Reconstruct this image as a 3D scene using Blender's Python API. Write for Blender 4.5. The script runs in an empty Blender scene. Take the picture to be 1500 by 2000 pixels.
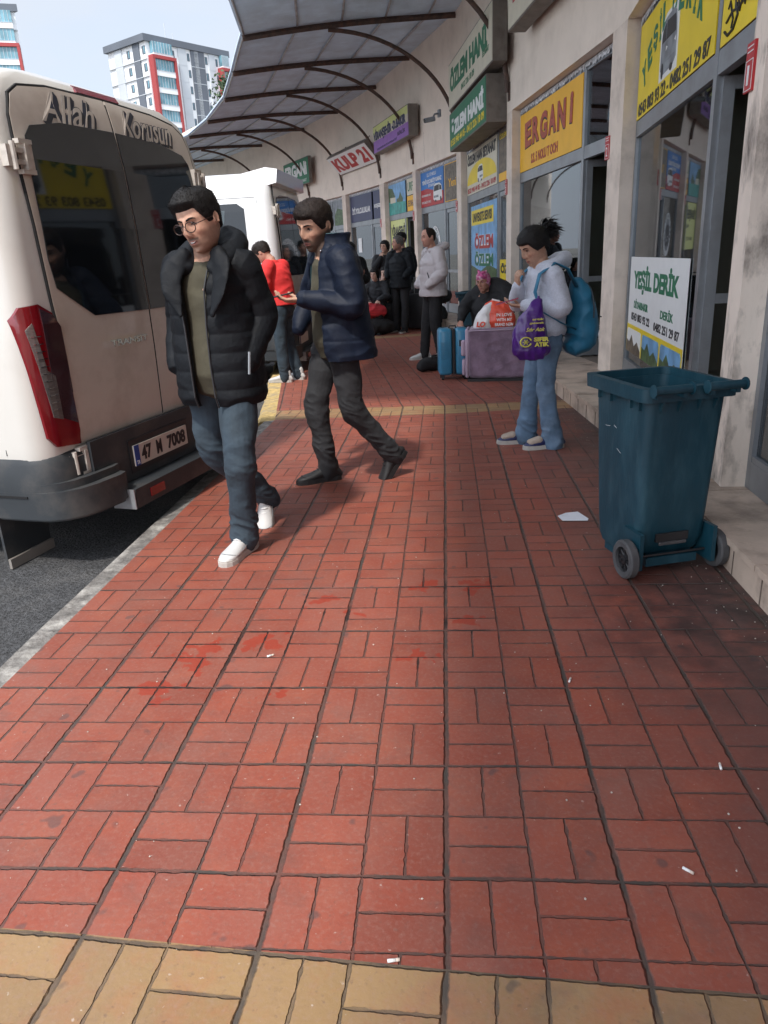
import bpy, bmesh, math, random
import numpy as np
from mathutils import Vector, Matrix, noise
random.seed(7)
S = bpy.context.scene
COL = S.collection
PI = math.pi
R = math.radians

# ------------------------------------------------------------------ camera
F_PX, PITCH, ROLL, YAW, CAM_H = 1433.665, 0.3336, -0.0512, -0.0942, 1.3773
def cam_axes():
    cy, sy = math.cos(YAW), math.sin(YAW)
    Fw = Vector((sy*math.cos(PITCH), cy*math.cos(PITCH), -math.sin(PITCH)))
    Rt = Vector((cy, -sy, 0)); U = Rt.cross(Fw)
    return Rt*math.cos(ROLL)+U*math.sin(ROLL), -Rt*math.sin(ROLL)+U*math.cos(ROLL), Fw
_r, _u, _f = cam_axes()
cd = bpy.data.cameras.new('camera'); cam = bpy.data.objects.new('camera', cd); COL.objects.link(cam)
cd.sensor_fit = 'VERTICAL'; cd.sensor_height = 24.0; cd.lens = F_PX/2000*24.0
cd.clip_start = 0.05; cd.clip_end = 2000
cam.matrix_world = Matrix(((_r.x, _u.x, -_f.x, 0), (_r.y, _u.y, -_f.y, 0), (_r.z, _u.z, -_f.z, CAM_H), (0, 0, 0, 1)))
S.camera = cam

# ------------------------------------------------------------------ sky, sun, exposure
SUN_EL, SUN_AZ = R(56), math.atan2(-0.32, -0.95)      # azimuth of the direction TOWARDS the sun, (x, y)
w = bpy.data.worlds.new('World'); S.world = w; w.use_nodes = True
nt = w.node_tree; nt.nodes.clear()
wo = nt.nodes.new('ShaderNodeOutputWorld'); bg = nt.nodes.new('ShaderNodeBackground')
sky = nt.nodes.new('ShaderNodeTexSky'); sky.sky_type = 'NISHITA'; sky.sun_disc = False
sky.sun_elevation = SUN_EL; sky.sun_rotation = math.atan2(-0.32, -0.95); sky.air_density = 1.0; sky.dust_density = 2.5
tc = nt.nodes.new('ShaderNodeTexCoord'); nz = nt.nodes.new('ShaderNodeTexNoise')
mp = nt.nodes.new('ShaderNodeMapping'); mp.inputs['Scale'].default_value = (1.6, 1.6, 5.0)
nz.inputs['Scale'].default_value = 1.7; nz.inputs['Detail'].default_value = 7; nz.inputs['Roughness'].default_value = 0.55
cr = nt.nodes.new('ShaderNodeValToRGB')
cr.color_ramp.elements[0].position = 0.36; cr.color_ramp.elements[0].color = (0.68, 0.68, 0.68, 1)
cr.color_ramp.elements[1].position = 0.62; cr.color_ramp.elements[1].color = (0.93, 0.93, 0.93, 1)
mx = nt.nodes.new('ShaderNodeMix'); mx.data_type = 'RGBA'
mx.inputs['B'].default_value = (4.7, 5.05, 5.9, 1)
nt.links.new(tc.outputs['Generated'], mp.inputs['Vector']); nt.links.new(mp.outputs[0], nz.inputs['Vector'])
nt.links.new(nz.outputs['Fac'], cr.inputs[0]); nt.links.new(cr.outputs[0], mx.inputs['Factor'])
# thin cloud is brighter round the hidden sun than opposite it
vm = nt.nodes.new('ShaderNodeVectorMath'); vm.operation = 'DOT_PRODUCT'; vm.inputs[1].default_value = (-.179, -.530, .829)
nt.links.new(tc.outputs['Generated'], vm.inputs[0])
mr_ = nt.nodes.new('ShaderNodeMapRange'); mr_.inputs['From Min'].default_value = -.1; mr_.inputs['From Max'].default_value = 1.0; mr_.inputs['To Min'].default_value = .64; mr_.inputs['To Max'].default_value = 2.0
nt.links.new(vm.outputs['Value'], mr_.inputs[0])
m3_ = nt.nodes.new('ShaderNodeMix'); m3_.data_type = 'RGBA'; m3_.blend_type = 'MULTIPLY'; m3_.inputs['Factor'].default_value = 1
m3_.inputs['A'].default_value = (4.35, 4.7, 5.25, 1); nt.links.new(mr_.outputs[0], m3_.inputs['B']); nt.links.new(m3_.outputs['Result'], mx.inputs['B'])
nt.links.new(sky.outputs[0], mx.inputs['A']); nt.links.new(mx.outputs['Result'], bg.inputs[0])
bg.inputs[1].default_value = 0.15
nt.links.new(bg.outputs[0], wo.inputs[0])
sd = bpy.data.lights.new('sun', 'SUN'); sun = bpy.data.objects.new('sun', sd); COL.objects.link(sun)
sd.energy = 2.15; sd.angle = R(4.0); sd.color = (1.0, 0.94, 0.87)
_sdir = Vector((-0.32*math.cos(SUN_EL)/math.hypot(.32, .95), -0.95*math.cos(SUN_EL)/math.hypot(.32, .95), math.sin(SUN_EL)))
sun.rotation_euler = _sdir.to_track_quat('Z', 'Y').to_euler()
S.view_settings.view_transform = 'Standard'; S.view_settings.look = 'None'
S.view_settings.gamma = 1.0; S.view_settings.exposure = 0.93
S.cycles.max_bounces = 8; S.cycles.use_denoising = True

# ------------------------------------------------------------------ helpers
def at(px, py, Y):
    d = _f*F_PX + _r*(px-750) - _u*(py-1000)
    return Vector((0, 0, CAM_H)) + d*(Y/d.y)

def V(*a): return Vector(a)

class MB:
    """collects shapes that make one mesh object"""
    def __init__(s): s.v = []; s.f = []; s.m = []; s.uv = None
    def add(s, vs, fs, mi=0, M=None):
        b = len(s.v)
        s.v += [tuple(M @ Vector(p)) if M else tuple(p) for p in vs]
        s.f += [tuple(i+b for i in f) for f in fs]; s.m += [mi]*len(fs)
        return s
    def box(s, x0, x1, y0, y1, z0, z1, mi=0, M=None, bev=0):
        if bev:
            bm = bmesh.new()
            vs = [bm.verts.new(p) for p in ((x0,y0,z0),(x1,y0,z0),(x1,y1,z0),(x0,y1,z0),(x0,y0,z1),(x1,y0,z1),(x1,y1,z1),(x0,y1,z1))]
            for f in ((3,2,1,0),(4,5,6,7),(0,1,5,4),(1,2,6,5),(2,3,7,6),(3,0,4,7)): bm.faces.new([vs[i] for i in f])
            bmesh.ops.bevel(bm, geom=bm.edges[:], offset=bev, segments=2, affect='EDGES', profile=0.5)
            bm.verts.index_update()
            vv = [v.co[:] for v in bm.verts]; ff = [tuple(v.index for v in f.verts) for f in bm.faces]; bm.free()
            return s.add(vv, ff, mi, M)
        return s.add([(x0,y0,z0),(x1,y0,z0),(x1,y1,z0),(x0,y1,z0),(x0,y0,z1),(x1,y0,z1),(x1,y1,z1),(x0,y1,z1)],
                     [(3,2,1,0),(4,5,6,7),(0,1,5,4),(1,2,6,5),(2,3,7,6),(3,0,4,7)], mi, M)
    def prism(s, poly, y0, y1, mi=0, M=None):
        """polygon in x,z extruded along y"""
        n = len(poly); vs = [(x, y0, z) for x, z in poly]+[(x, y1, z) for x, z in poly]
        fs = [tuple(range(n)), tuple(range(2*n-1, n-1, -1))]+[(i, i+n, (i+1) % n+n, (i+1) % n) for i in range(n)]
        return s.add(vs, fs, mi, M)
    def slab(s, poly, z0, z1, mi=0, M=None):
        """polygon in x,y extruded along z"""
        n = len(poly); vs = [(x, y, z0) for x, y in poly]+[(x, y, z1) for x, y in poly]
        fs = [tuple(range(n-1, -1, -1)), tuple(range(n, 2*n))]+[(i, (i+1) % n, (i+1) % n+n, i+n) for i in range(n)]
        return s.add(vs, fs, mi, M)
    def tube(s, pts, rad, n=10, side=None, mi=0, M=None, cap=True, rnd=False):
        """rad: list of r or (ra, rb); side = direction of ra"""
        pts = [Vector(p) for p in pts]; k = len(pts)
        rr = [(r, r) if not isinstance(r, (tuple, list)) else r for r in (rad if isinstance(rad, list) else [rad]*k)]
        if rnd:   # rounded ends
            a = (pts[0]-pts[1]).normalized(); b = (pts[-1]-pts[-2]).normalized()
            m0 = min(rr[0]); m1 = min(rr[-1])
            pts = [pts[0]+a*m0*.95, pts[0]+a*m0*.7]+pts+[pts[-1]+b*m1*.7, pts[-1]+b*m1*.95]
            sc = lambda r, q: (r[0]*q, r[1]*q)
            rr = [sc(rr[0], .3), sc(rr[0], .75)]+rr+[sc(rr[-1], .75), sc(rr[-1], .3)]
            k = len(pts)
        vs = []; prev = None
        for i in range(k):
            t = (pts[min(i+1, k-1)]-pts[max(i-1, 0)])
            t = t.normalized() if t.length > 1e-9 else Vector((0, 0, 1))
            ref = Vector(side) if side is not None else (prev if prev is not None else (Vector((1, 0, 0)) if abs(t.x) < .8 else Vector((0, 1, 0))))
            a = ref-t*ref.dot(t)
            if a.length < 1e-6: a = Vector((0, 1, 0))-t*t.y
            a.normalize(); b = t.cross(a); prev = a
            for j in range(n):
                an = 2*PI*j/n
                vs.append(tuple(pts[i]+a*math.cos(an)*rr[i][0]+b*math.sin(an)*rr[i][1]))
        fs = [(i*n+j, i*n+(j+1) % n, (i+1)*n+(j+1) % n, (i+1)*n+j) for i in range(k-1) for j in range(n)]
        if cap: fs += [tuple(range(n-1, -1, -1)), tuple((k-1)*n+j for j in range(n))]
        return s.add(vs, fs, mi, M)
    def ball(s, c, r, n=12, m=8, mi=0, M=None):
        r = (r, r, r) if not isinstance(r, (tuple, list)) else r
        vs = [(c[0], c[1], c[2]+r[2])]
        for i in range(1, m):
            a = PI*i/m
            for j in range(n):
                b = 2*PI*j/n
                vs.append((c[0]+r[0]*math.sin(a)*math.cos(b), c[1]+r[1]*math.sin(a)*math.sin(b), c[2]+r[2]*math.cos(a)))
        vs.append((c[0], c[1], c[2]-r[2])); e = len(vs)-1
        fs = [(0, 1+j, 1+(j+1) % n) for j in range(n)]
        for i in range(m-2):
            fs += [(1+i*n+j, 1+(i+1)*n+j, 1+(i+1)*n+(j+1) % n, 1+i*n+(j+1) % n) for j in range(n)]
        fs += [(1+(m-2)*n+j, e, 1+(m-2)*n+(j+1) % n) for j in range(n)]
        return s.add(vs, fs, mi, M)
    def rev(s, prof, n=24, mi=0, M=None, c=(0, 0)):
        """profile of (r, z) turned about z"""
        k = len(prof); vs = [(c[0]+r*math.cos(2*PI*j/n), c[1]+r*math.sin(2*PI*j/n), z) for r, z in prof for j in range(n)]
        fs = [(i*n+j, i*n+(j+1) % n, (i+1)*n+(j+1) % n, (i+1)*n+j) for i in range(k-1) for j in range(n)]
        fs += [tuple(range(n-1, -1, -1)), tuple((k-1)*n+j for j in range(n))]
        return s.add(vs, fs, mi, M)
    def ring(s, prof, n=24, mi=0, M=None):
        k = len(prof); vs = [(r*math.cos(2*PI*j/n), r*math.sin(2*PI*j/n), z) for r, z in prof for j in range(n)]
        return s.add(vs, [(i*n+j, i*n+(j+1) % n, ((i+1) % k)*n+(j+1) % n, ((i+1) % k)*n+j) for i in range(k) for j in range(n)], mi, M)
    def build(s, name, mats, parent=None, smooth=False, M=None, auto=None):
        me = bpy.data.meshes.new(name); me.from_pydata(s.v, [], s.f); me.validate(); me.update()
        mats = mats if isinstance(mats, (list, tuple)) else [mats]
        for m in mats: me.materials.append(m)
        if len(mats) > 1 and len(me.polygons) == len(s.m): me.polygons.foreach_set('material_index', s.m)
        bm = bmesh.new(); bm.from_mesh(me); bmesh.ops.recalc_face_normals(bm, faces=bm.faces[:]); bm.to_mesh(me); bm.free()
        o = bpy.data.objects.new(name, me); COL.objects.link(o)
        if parent is not None: o.parent = parent
        if M is not None: o.matrix_local = M
        if smooth or auto:
            me.polygons.foreach_set('use_smooth', [True]*len(me.polygons))
            if auto:
                try: me.set_sharp_from_angle(angle=R(auto))
                except Exception: pass
        return o

def tag(o, label=None, cat=None, group=None, kind=None):
    if label: o['label'] = label
    if cat: o['category'] = cat
    if group: o['group'] = group
    if kind: o['kind'] = kind
    return o
def empty(name, loc=(0, 0, 0), rz=0, label=None, cat=None, group=None, M=None):
    o = bpy.data.objects.new(name, None); COL.objects.link(o)
    if M is not None: o.matrix_world = M
    else: o.location = loc; o.rotation_euler = (0, 0, rz)
    return tag(o, label, cat, group)
def copy_tree(o, parent=None):
    c = o.copy(); COL.objects.link(c); c.parent = parent
    for ch in list(o.children): copy_tree(ch, c)
    return c

# ------------------------------------------------------------------ materials
def mat(name, col, rough=0.6, metal=0.0, var=0.12, nscale=8.0, bump=0.0, bscale=40.0, spec=0.5, dirt=None, dirt_amt=0.0, dscale=3.0, coat=0.0, sheen=0.0, emit=None, attr=None, stretch=None, coord='Object'):
    m = bpy.data.materials.new(name); m.use_nodes = True
    n = m.node_tree.nodes; l = m.node_tree.links
    p = n['Principled BSDF']
    p.inputs['Roughness'].default_value = rough; p.inputs['Metallic'].default_value = metal
    p.inputs['Specular IOR Level'].default_value = spec
    p.inputs['Coat Weight'].default_value = coat
    p.inputs['Sheen Weight'].default_value = sheen
    tc = n.new('ShaderNodeTexCoord'); vec = tc.outputs[coord]
    if stretch:
        mp = n.new('ShaderNodeMapping'); mp.inputs['Scale'].default_value = stretch
        l.new(vec, mp.inputs[0]); vec = mp.outputs[0]
    nz = n.new('ShaderNodeTexNoise'); nz.inputs['Scale'].default_value = nscale; nz.inputs['Detail'].default_value = 5
    l.new(vec, nz.inputs['Vector'])
    mx = n.new('ShaderNodeMix'); mx.data_type = 'RGBA'; mx.blend_type = 'MULTIPLY'; mx.inputs['Factor'].default_value = 1.0
    mr = n.new('ShaderNodeMapRange'); mr.inputs['From Min'].default_value = .3; mr.inputs['From Max'].default_value = .7
    mr.inputs['To Min'].default_value = 1-var; mr.inputs['To Max'].default_value = 1+var
    l.new(nz.outputs['Fac'], mr.inputs[0]); l.new(mr.outputs[0], mx.inputs['B'])
    if attr:
        at_ = n.new('ShaderNodeAttribute'); at_.attribute_name = attr; l.new(at_.outputs['Color'], mx.inputs['A'])
    else: mx.inputs['A'].default_value = (*col, 1)
    out = mx.outputs['Result']
    if dirt:
        n2 = n.new('ShaderNodeTexNoise'); n2.inputs['Scale'].default_value = dscale; n2.inputs['Detail'].default_value = 8; n2.inputs['Roughness'].default_value = .65
        l.new(vec, n2.inputs['Vector'])
        r2 = n.new('ShaderNodeMapRange'); r2.inputs['From Min'].default_value = .48; r2.inputs['From Max'].default_value = .72; r2.inputs['To Max'].default_value = dirt_amt
        l.new(n2.outputs['Fac'], r2.inputs[0])
        m2 = n.new('ShaderNodeMix'); m2.data_type = 'RGBA'; m2.inputs['B'].default_value = (*dirt, 1)
        l.new(r2.outputs[0], m2.inputs['Factor']); l.new(out, m2.inputs['A']); out = m2.outputs['Result']
    l.new(out, p.inputs['Base Color'])
    if bump:
        n3 = n.new('ShaderNodeTexNoise'); n3.inputs['Scale'].default_value = bscale; n3.inputs['Detail'].default_value = 4
        l.new(vec, n3.inputs['Vector'])
        b = n.new('ShaderNodeBump'); b.inputs['Strength'].default_value = 1.0; b.inputs['Distance'].default_value = bump
        l.new(n3.outputs['Fac'], b.inputs['Height']); l.new(b.outputs[0], p.inputs['Normal'])
    return m

def glass(name, tint=(.8, .85, .85), amt=0.55, rough=0.02):
    """a window pane: part see-through, part mirror, as thin sheet"""
    m = bpy.data.materials.new(name); m.use_nodes = True
    n = m.node_tree.nodes; l = m.node_tree.links; n.clear()
    o = n.new('ShaderNodeOutputMaterial'); t = n.new('ShaderNodeBsdfTransparent'); g = n.new('ShaderNodeBsdfGlossy')
    t.inputs[0].default_value = (*tint, 1); g.inputs['Roughness'].default_value = rough; g.inputs[0].default_value = (.9, .95, 1, 1)
    lw = n.new('ShaderNodeLayerWeight'); lw.inputs['Blend'].default_value = amt
    mx = n.new('ShaderNodeMixShader'); l.new(lw.outputs['Fresnel'], mx.inputs[0]); l.new(t.outputs[0], mx.inputs[1]); l.new(g.outputs[0], mx.inputs[2])
    l.new(mx.outputs[0], o.inputs[0]); return m

M_ = {}
M_['alu'] = mat('brushed_aluminium', (.30, .32, .34), .42, .6, .1, 5, dirt=(.16, .15, .14), dirt_amt=.35, dscale=6)
M_['wall'] = mat('cream_plaster', (.82, .72, .62), .85, 0, .04, 2.0, bump=.002, bscale=55, dirt=(.45, .38, .31), dirt_amt=.3, dscale=2.2)
M_['pillar'] = mat('dirty_pillar_plaster', (.72, .62, .53), .85, 0, .07, 5, bump=.003, bscale=30, dirt=(.30, .25, .21), dirt_amt=.45, dscale=3.5)
M_['pillar_mould'] = mat('mouldy_pillar_plaster', (.72, .62, .53), .85, 0, .07, 5, bump=.003, bscale=30, dirt=(.045, .035, .03), dirt_amt=1.0, dscale=5.5, stretch=(1, 1, .45))
M_['inner'] = mat('room_paint', (.36, .33, .26), .9, 0, .06, 2)
M_['innerfloor'] = mat('room_floor', (.2, .16, .13), .6, 0, .2, 3)
M_['glass'] = glass('shop_glass', (.66, .72, .70), .58)
M_['darkglass'] = mat('tinted_van_glass', (.008, .011, .014), .04, 0, .0, 2, spec=.6)
M_['steelrust'] = mat('rusty_brown_steel', (.085, .055, .045), .6, .2, .3, 14, dirt=(.16, .07, .04), dirt_amt=.8, dscale=7)
M_['galv'] = mat('galvanised_steel', (.42, .43, .45), .45, .6, .12, 8, dirt=(.16, .09, .06), dirt_amt=.6, dscale=5)
M_['white'] = mat('white_print', (.74, .75, .74), .5, 0, .03, 10)
M_['black'] = mat('black_print', (.015, .015, .018), .5, 0, .1, 10)
M_['green'] = mat('green_print', (.012, .16, .075), .5, 0, .08, 10)
M_['yellow'] = mat('yellow_print', (.80, .60, .015), .40, 0, .09, 3, bump=.002, bscale=6)
M_['orange'] = mat('orange_yellow_print', (.85, .45, .012), .45, 0, .05, 5)
M_['red'] = mat('red_print', (.42, .015, .02), .45, 0, .06, 10)
M_['brick'] = mat('brick_red_print', (.38, .06, .03), .5, 0, .35, 40)
M_['blue'] = mat('blue_print', (.02, .17, .50), .45, 0, .08, 6)
M_['navy'] = mat('navy_print', (.012, .018, .085), .4, 0, .1, 6)
M_['purple'] = mat('violet_print', (.28, .12, .45), .45, 0, .08, 6)
M_['lime'] = mat('pale_yellow_green_print', (.62, .66, .25), .45, 0, .06, 6)
M_['cream'] = mat('cream_print', (.62, .58, .46), .5, 0, .06, 6)
M_['photo_sky'] = mat('photo_print_sky', (.16, .36, .60), .45, 0, .35, 5)
M_['photo_water'] = mat('photo_print_water', (.03, .30, .26), .45, 0, .4, 7)
M_['photo_green'] = mat('photo_print_green', (.06, .11, .04), .45, 0, .6, 14)
M_['photo_brown'] = mat('photo_print_brown', (.13, .10, .07), .45, 0, .6, 12)
M_['photo_grey'] = mat('photo_print_grey', (.20, .22, .24), .45, 0, .5, 6)
M_['boxgrey'] = mat('sign_box_metal', (.19, .17, .15), .6, .3, .15, 6, dirt=(.08, .06, .05), dirt_amt=.6, dscale=5)
M_['plasticblack'] = mat('black_plastic', (.018, .018, .02), .45, 0, .1, 10)

# ------------------------------------------------------------------ lettering
def text(body, w_, h_, m, parent, x, y, z, depth=.003, name='lettering', bold=.0, shear=0, rot=0, yrot=0, label=None, conform=None):
    """text in the parent's x-z plane facing -y, its box w_ x h_ centred on (x, z)"""
    cu = bpy.data.curves.new('txt', 'FONT'); cu.body = body; cu.extrude = 0; cu.offset = bold*1.5+.008 if bold < .09 else bold; cu.shear = shear
    cu.resolution_u = 3; cu.align_x = 'LEFT'
    t = bpy.data.objects.new('txt', cu); COL.objects.link(t)
    dg = bpy.context.evaluated_depsgraph_get(); dg.update()
    me = bpy.data.meshes.new_from_object(t.evaluated_get(dg)); bpy.data.objects.remove(t); bpy.data.curves.remove(cu)
    n = len(me.vertices)
    if n == 0: return None
    cf = conform or (lambda q: 0)
    co = np.empty(n*3); me.vertices.foreach_get('co', co); co = co.reshape(-1, 3)
    a, b = co.min(0), co.max(0)
    X = (co[:, 0]-(a[0]+b[0])/2)*w_/max(b[0]-a[0], 1e-6); Z = (co[:, 1]-(a[1]+b[1])/2)*h_/max(b[1]-a[1], 1e-6)
    c_, s_ = math.cos(rot), math.sin(rot)
    vs = [(x+X[i]*c_-Z[i]*s_, y, z+X[i]*s_+Z[i]*c_) for i in range(n)]
    fs = [tuple(p.vertices) for p in me.polygons]
    bpy.data.meshes.remove(me)
    me = bpy.data.meshes.new(name); bm = bmesh.new()
    bv = [bm.verts.new(p) for p in vs]
    for f in fs:
        try: bm.faces.new([bv[i] for i in f])
        except Exception: pass
    r = bmesh.ops.extrude_face_region(bm, geom=bm.faces[:])
    for g in r['geom']:
        if isinstance(g, bmesh.types.BMVert): g.co.y -= depth
    if conform:
        for v_ in bm.verts: v_.co.y += cf(v_.co.z)
    bmesh.ops.recalc_face_normals(bm, faces=bm.faces[:])
    bm.to_mesh(me); bm.free()
    me.materials.append(m)
    o = bpy.data.objects.new(name, me); COL.objects.link(o); o.parent = parent
    if label: o['label'] = label
    return o
# ================================================================== ground
def math_node(n, l, op, a, b=None, c=None):
    m = n.new('ShaderNodeMath'); m.operation = op
    for i, x in enumerate((a, b, c)):
        if x is None: continue
        if isinstance(x, (int, float)): m.inputs[i].default_value = x
        else: l.new(x, m.inputs[i])
    return m.outputs[0]

def paving(name, base, grout, stains=True):
    m = bpy.data.materials.new(name); m.use_nodes = True
    n = m.node_tree.nodes; l = m.node_tree.links; p = n['Principled BSDF']
    mn = lambda *a: math_node(n, l, *a)
    uv = n.new('ShaderNodeUVMap'); uv.uv_map = 'UVMap'
    sp = n.new('ShaderNodeSeparateXYZ'); l.new(uv.outputs[0], sp.inputs[0])
    # slight waver of the joints
    wn = n.new('ShaderNodeTexNoise'); wn.inputs['Scale'].default_value = 2.3; wn.inputs['Detail'].default_value = 3
    l.new(uv.outputs[0], wn.inputs['Vector']); ws = n.new('ShaderNodeSeparateColor'); l.new(wn.outputs['Color'], ws.inputs[0])
    U = mn('ADD', mn('MULTIPLY', sp.outputs[0], 5.0), mn('MULTIPLY', mn('SUBTRACT', ws.outputs[0], .5), .07))
    Vv = mn('ADD', mn('MULTIPLY', sp.outputs[1], 5.0), mn('MULTIPLY', mn('SUBTRACT', ws.outputs[1], .5), .07))
    cu, cv = mn('FLOOR', U), mn('FLOOR', Vv)
    fu, fv = mn('FRACT', U), mn('FRACT', Vv)
    par = mn('FLOORED_MODULO', mn('ADD', cu, cv), 2.0)
    # distance to the block edges (in 0.2 m units)
    edge = lambda f: mn('MINIMUM', f, mn('SUBTRACT', 1.0, f))
    eu, ev = edge(fu), edge(fv)
    # slab joints every two blocks
    bu = mn('MULTIPLY', edge(mn('FRACT', mn('MULTIPLY', U, .5))), 2.0); bv = mn('MULTIPLY', edge(mn('FRACT', mn('MULTIPLY', Vv, .5))), 2.0)
    mid_u, mid_v = mn('ABSOLUTE', mn('SUBTRACT', fu, .5)), mn('ABSOLUTE', mn('SUBTRACT', fv, .5))
    mid = mn('ADD', mn('MULTIPLY', par, mid_u), mn('MULTIPLY', mn('SUBTRACT', 1.0, par), mid_v))
    def line(d, w):
        mr = n.new('ShaderNodeMapRange'); mr.inputs['From Min'].default_value = w*.45; mr.inputs['From Max'].default_value = w
        mr.inputs['To Min'].default_value = 1; mr.inputs['To Max'].default_value = 0; l.new(d, mr.inputs[0]); return mr.outputs[0]
    gn = n.new('ShaderNodeTexNoise'); gn.inputs['Scale'].default_value = 9; gn.inputs['Detail'].default_value = 5; l.new(uv.outputs[0], gn.inputs['Vector'])
    jn = n.new('ShaderNodeTexNoise'); jn.inputs['Scale'].default_value = 38; jn.inputs['Detail'].default_value = 6; l.new(uv.outputs[0], jn.inputs['Vector'])
    jt = mn('MULTIPLY', mn('SUBTRACT', jn.outputs['Fac'], .5), .055); bu, bv, eu, ev, mid = [mn('ADD', q_, jt) for q_ in (bu, bv, eu, ev, mid)]
    g1 = mn('MAXIMUM', line(bu, .044), line(bv, .032)); g2 = mn('MAXIMUM', line(eu, .022), line(ev, .018)); g3 = line(mid, .021)
    groove = mn('MAXIMUM', g1, mn('MAXIMUM', mn('MULTIPLY', g2, .85), mn('MULTIPLY', g3, .80)))
    mr = n.new('ShaderNodeMapRange'); mr.inputs['From Min'].default_value = .25; mr.inputs['From Max'].default_value = .6; mr.inputs['To Min'].default_value = .35; mr.inputs['To Max'].default_value = 1
    l.new(gn.outputs['Fac'], mr.inputs[0])
    gmask = mn('MULTIPLY', groove, mr.outputs[0])
    # per-brick tone
    half = mn('FLOOR', mn('MULTIPLY', mn('ADD', mn('MULTIPLY', par, fu), mn('MULTIPLY', mn('SUBTRACT', 1.0, par), fv)), 2.0))
    cb = n.new('ShaderNodeCombineXYZ'); l.new(cu, cb.inputs[0]); l.new(cv, cb.inputs[1]); l.new(half, cb.inputs[2])
    wn2 = n.new('ShaderNodeTexWhiteNoise'); l.new(cb.outputs[0], wn2.inputs['Vector'])
    tone = n.new('ShaderNodeMapRange'); tone.inputs['To Min'].default_value = .86; tone.inputs['To Max'].default_value = 1.12; l.new(wn2.outputs['Value'], tone.inputs[0])
    c1 = n.new('ShaderNodeMix'); c1.data_type = 'RGBA'; c1.blend_type = 'MULTIPLY'; c1.inputs['Factor'].default_value = 1
    c1.inputs['A'].default_value = (*base, 1); l.new(tone.outputs[0], c1.inputs['B'])
    # worn greyish film, speckle and dirt
    def nmask(scale, lo, hi, amt, det=8, rg=.6, dist=0):
        t = n.new('ShaderNodeTexNoise'); t.inputs['Scale'].default_value = scale; t.inputs['Detail'].default_value = det; t.inputs['Roughness'].default_value = rg
        t.inputs['Distortion'].default_value = dist
        l.new(uv.outputs[0], t.inputs['Vector'])
        r = n.new('ShaderNodeMapRange'); r.inputs['From Min'].default_value = lo; r.inputs['From Max'].default_value = hi; r.inputs['To Max'].default_value = amt
        l.new(t.outputs['Fac'], r.inputs[0]); return r.outputs[0]
    def over(a, colr, fac):
        x = n.new('ShaderNodeMix'); x.data_type = 'RGBA'; x.inputs['B'].default_value = (*colr, 1); l.new(a, x.inputs['A']); l.new(fac, x.inputs['Factor']); return x.outputs['Result']
    c = c1.outputs['Result']
    c = over(c, (.24, .145, .115), nmask(3.1, .38, .72, .38, 10, .72)); c = over(c, (.34, .085, .04), nmask(4.5, .48, .70, .45, 10, .7))
    c = over(c, (.30, .20, .165), nmask(75, .50, .78, .42, 9, .7)); c = over(c, (.12, .07, .055), nmask(60, .60, .74, .5, 4, .6))
    c = over(c, (.10, .07, .06), nmask(7, .56, .82, .55))
    c = over(c, (.06, .05, .05), nmask(11, .70, .74, .55, 2, .4))
    c = over(c, (.55, .48, .43), nmask(55, .70, .76, .5, 3, .5))
    if stains:
        # greasy dark trodden dirt on the shop side and round the bin
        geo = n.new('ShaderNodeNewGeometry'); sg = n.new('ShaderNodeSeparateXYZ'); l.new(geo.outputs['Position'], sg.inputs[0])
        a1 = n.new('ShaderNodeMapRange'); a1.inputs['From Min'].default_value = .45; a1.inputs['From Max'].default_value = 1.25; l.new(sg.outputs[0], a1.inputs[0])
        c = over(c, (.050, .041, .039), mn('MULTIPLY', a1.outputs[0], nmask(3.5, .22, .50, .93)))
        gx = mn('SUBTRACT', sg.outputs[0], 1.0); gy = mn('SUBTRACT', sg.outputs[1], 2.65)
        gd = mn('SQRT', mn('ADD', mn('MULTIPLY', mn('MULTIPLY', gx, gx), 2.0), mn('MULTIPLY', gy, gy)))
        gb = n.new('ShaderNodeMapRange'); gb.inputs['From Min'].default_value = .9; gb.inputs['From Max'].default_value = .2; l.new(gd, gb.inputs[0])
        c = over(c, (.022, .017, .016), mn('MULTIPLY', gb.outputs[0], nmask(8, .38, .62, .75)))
        # a few wet spills
        wet = None
        for k, (wx, wy, wr) in enumerate(((-.95, 2.35, .12), (-.72, 2.46, .10), (-1.02, 2.14, .10), (-.62, 2.1, .05), (-.12, 2.95, .07), (.12, 2.95, .085), (.07, 2.62, .07), (-.13, 2.35, .06), (-.55, 2.8, .08), (-.4, 2.7, .05))):
            dx = mn('SUBTRACT', sg.outputs[0], wx); dy = mn('MULTIPLY', mn('SUBTRACT', sg.outputs[1], wy), 1.0)
            d = mn('DIVIDE', mn('SQRT', mn('ADD', mn('MULTIPLY', dx, dx), mn('MULTIPLY', dy, dy))), wr)
            wet = d if wet is None else mn('MINIMUM', wet, d)
        wnz = n.new('ShaderNodeTexNoise'); wnz.inputs['Scale'].default_value = 14; wnz.inputs['Detail'].default_value = 6; l.new(uv.outputs[0], wnz.inputs['Vector'])
        wv = mn('ADD', wet, mn('MULTIPLY', mn('SUBTRACT', wnz.outputs['Fac'], .5), 5.0))
        wm = n.new('ShaderNodeMapRange'); wm.inputs['From Min'].default_value = .45; wm.inputs['From Max'].default_value = .6; wm.inputs['To Min'].default_value = .8; wm.inputs['To Max'].default_value = 0
        l.new(wv, wm.inputs[0])
        c = over(c, (.27, .030, .012), wm.outputs[0])
    c = over(c, grout, gmask)
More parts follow.
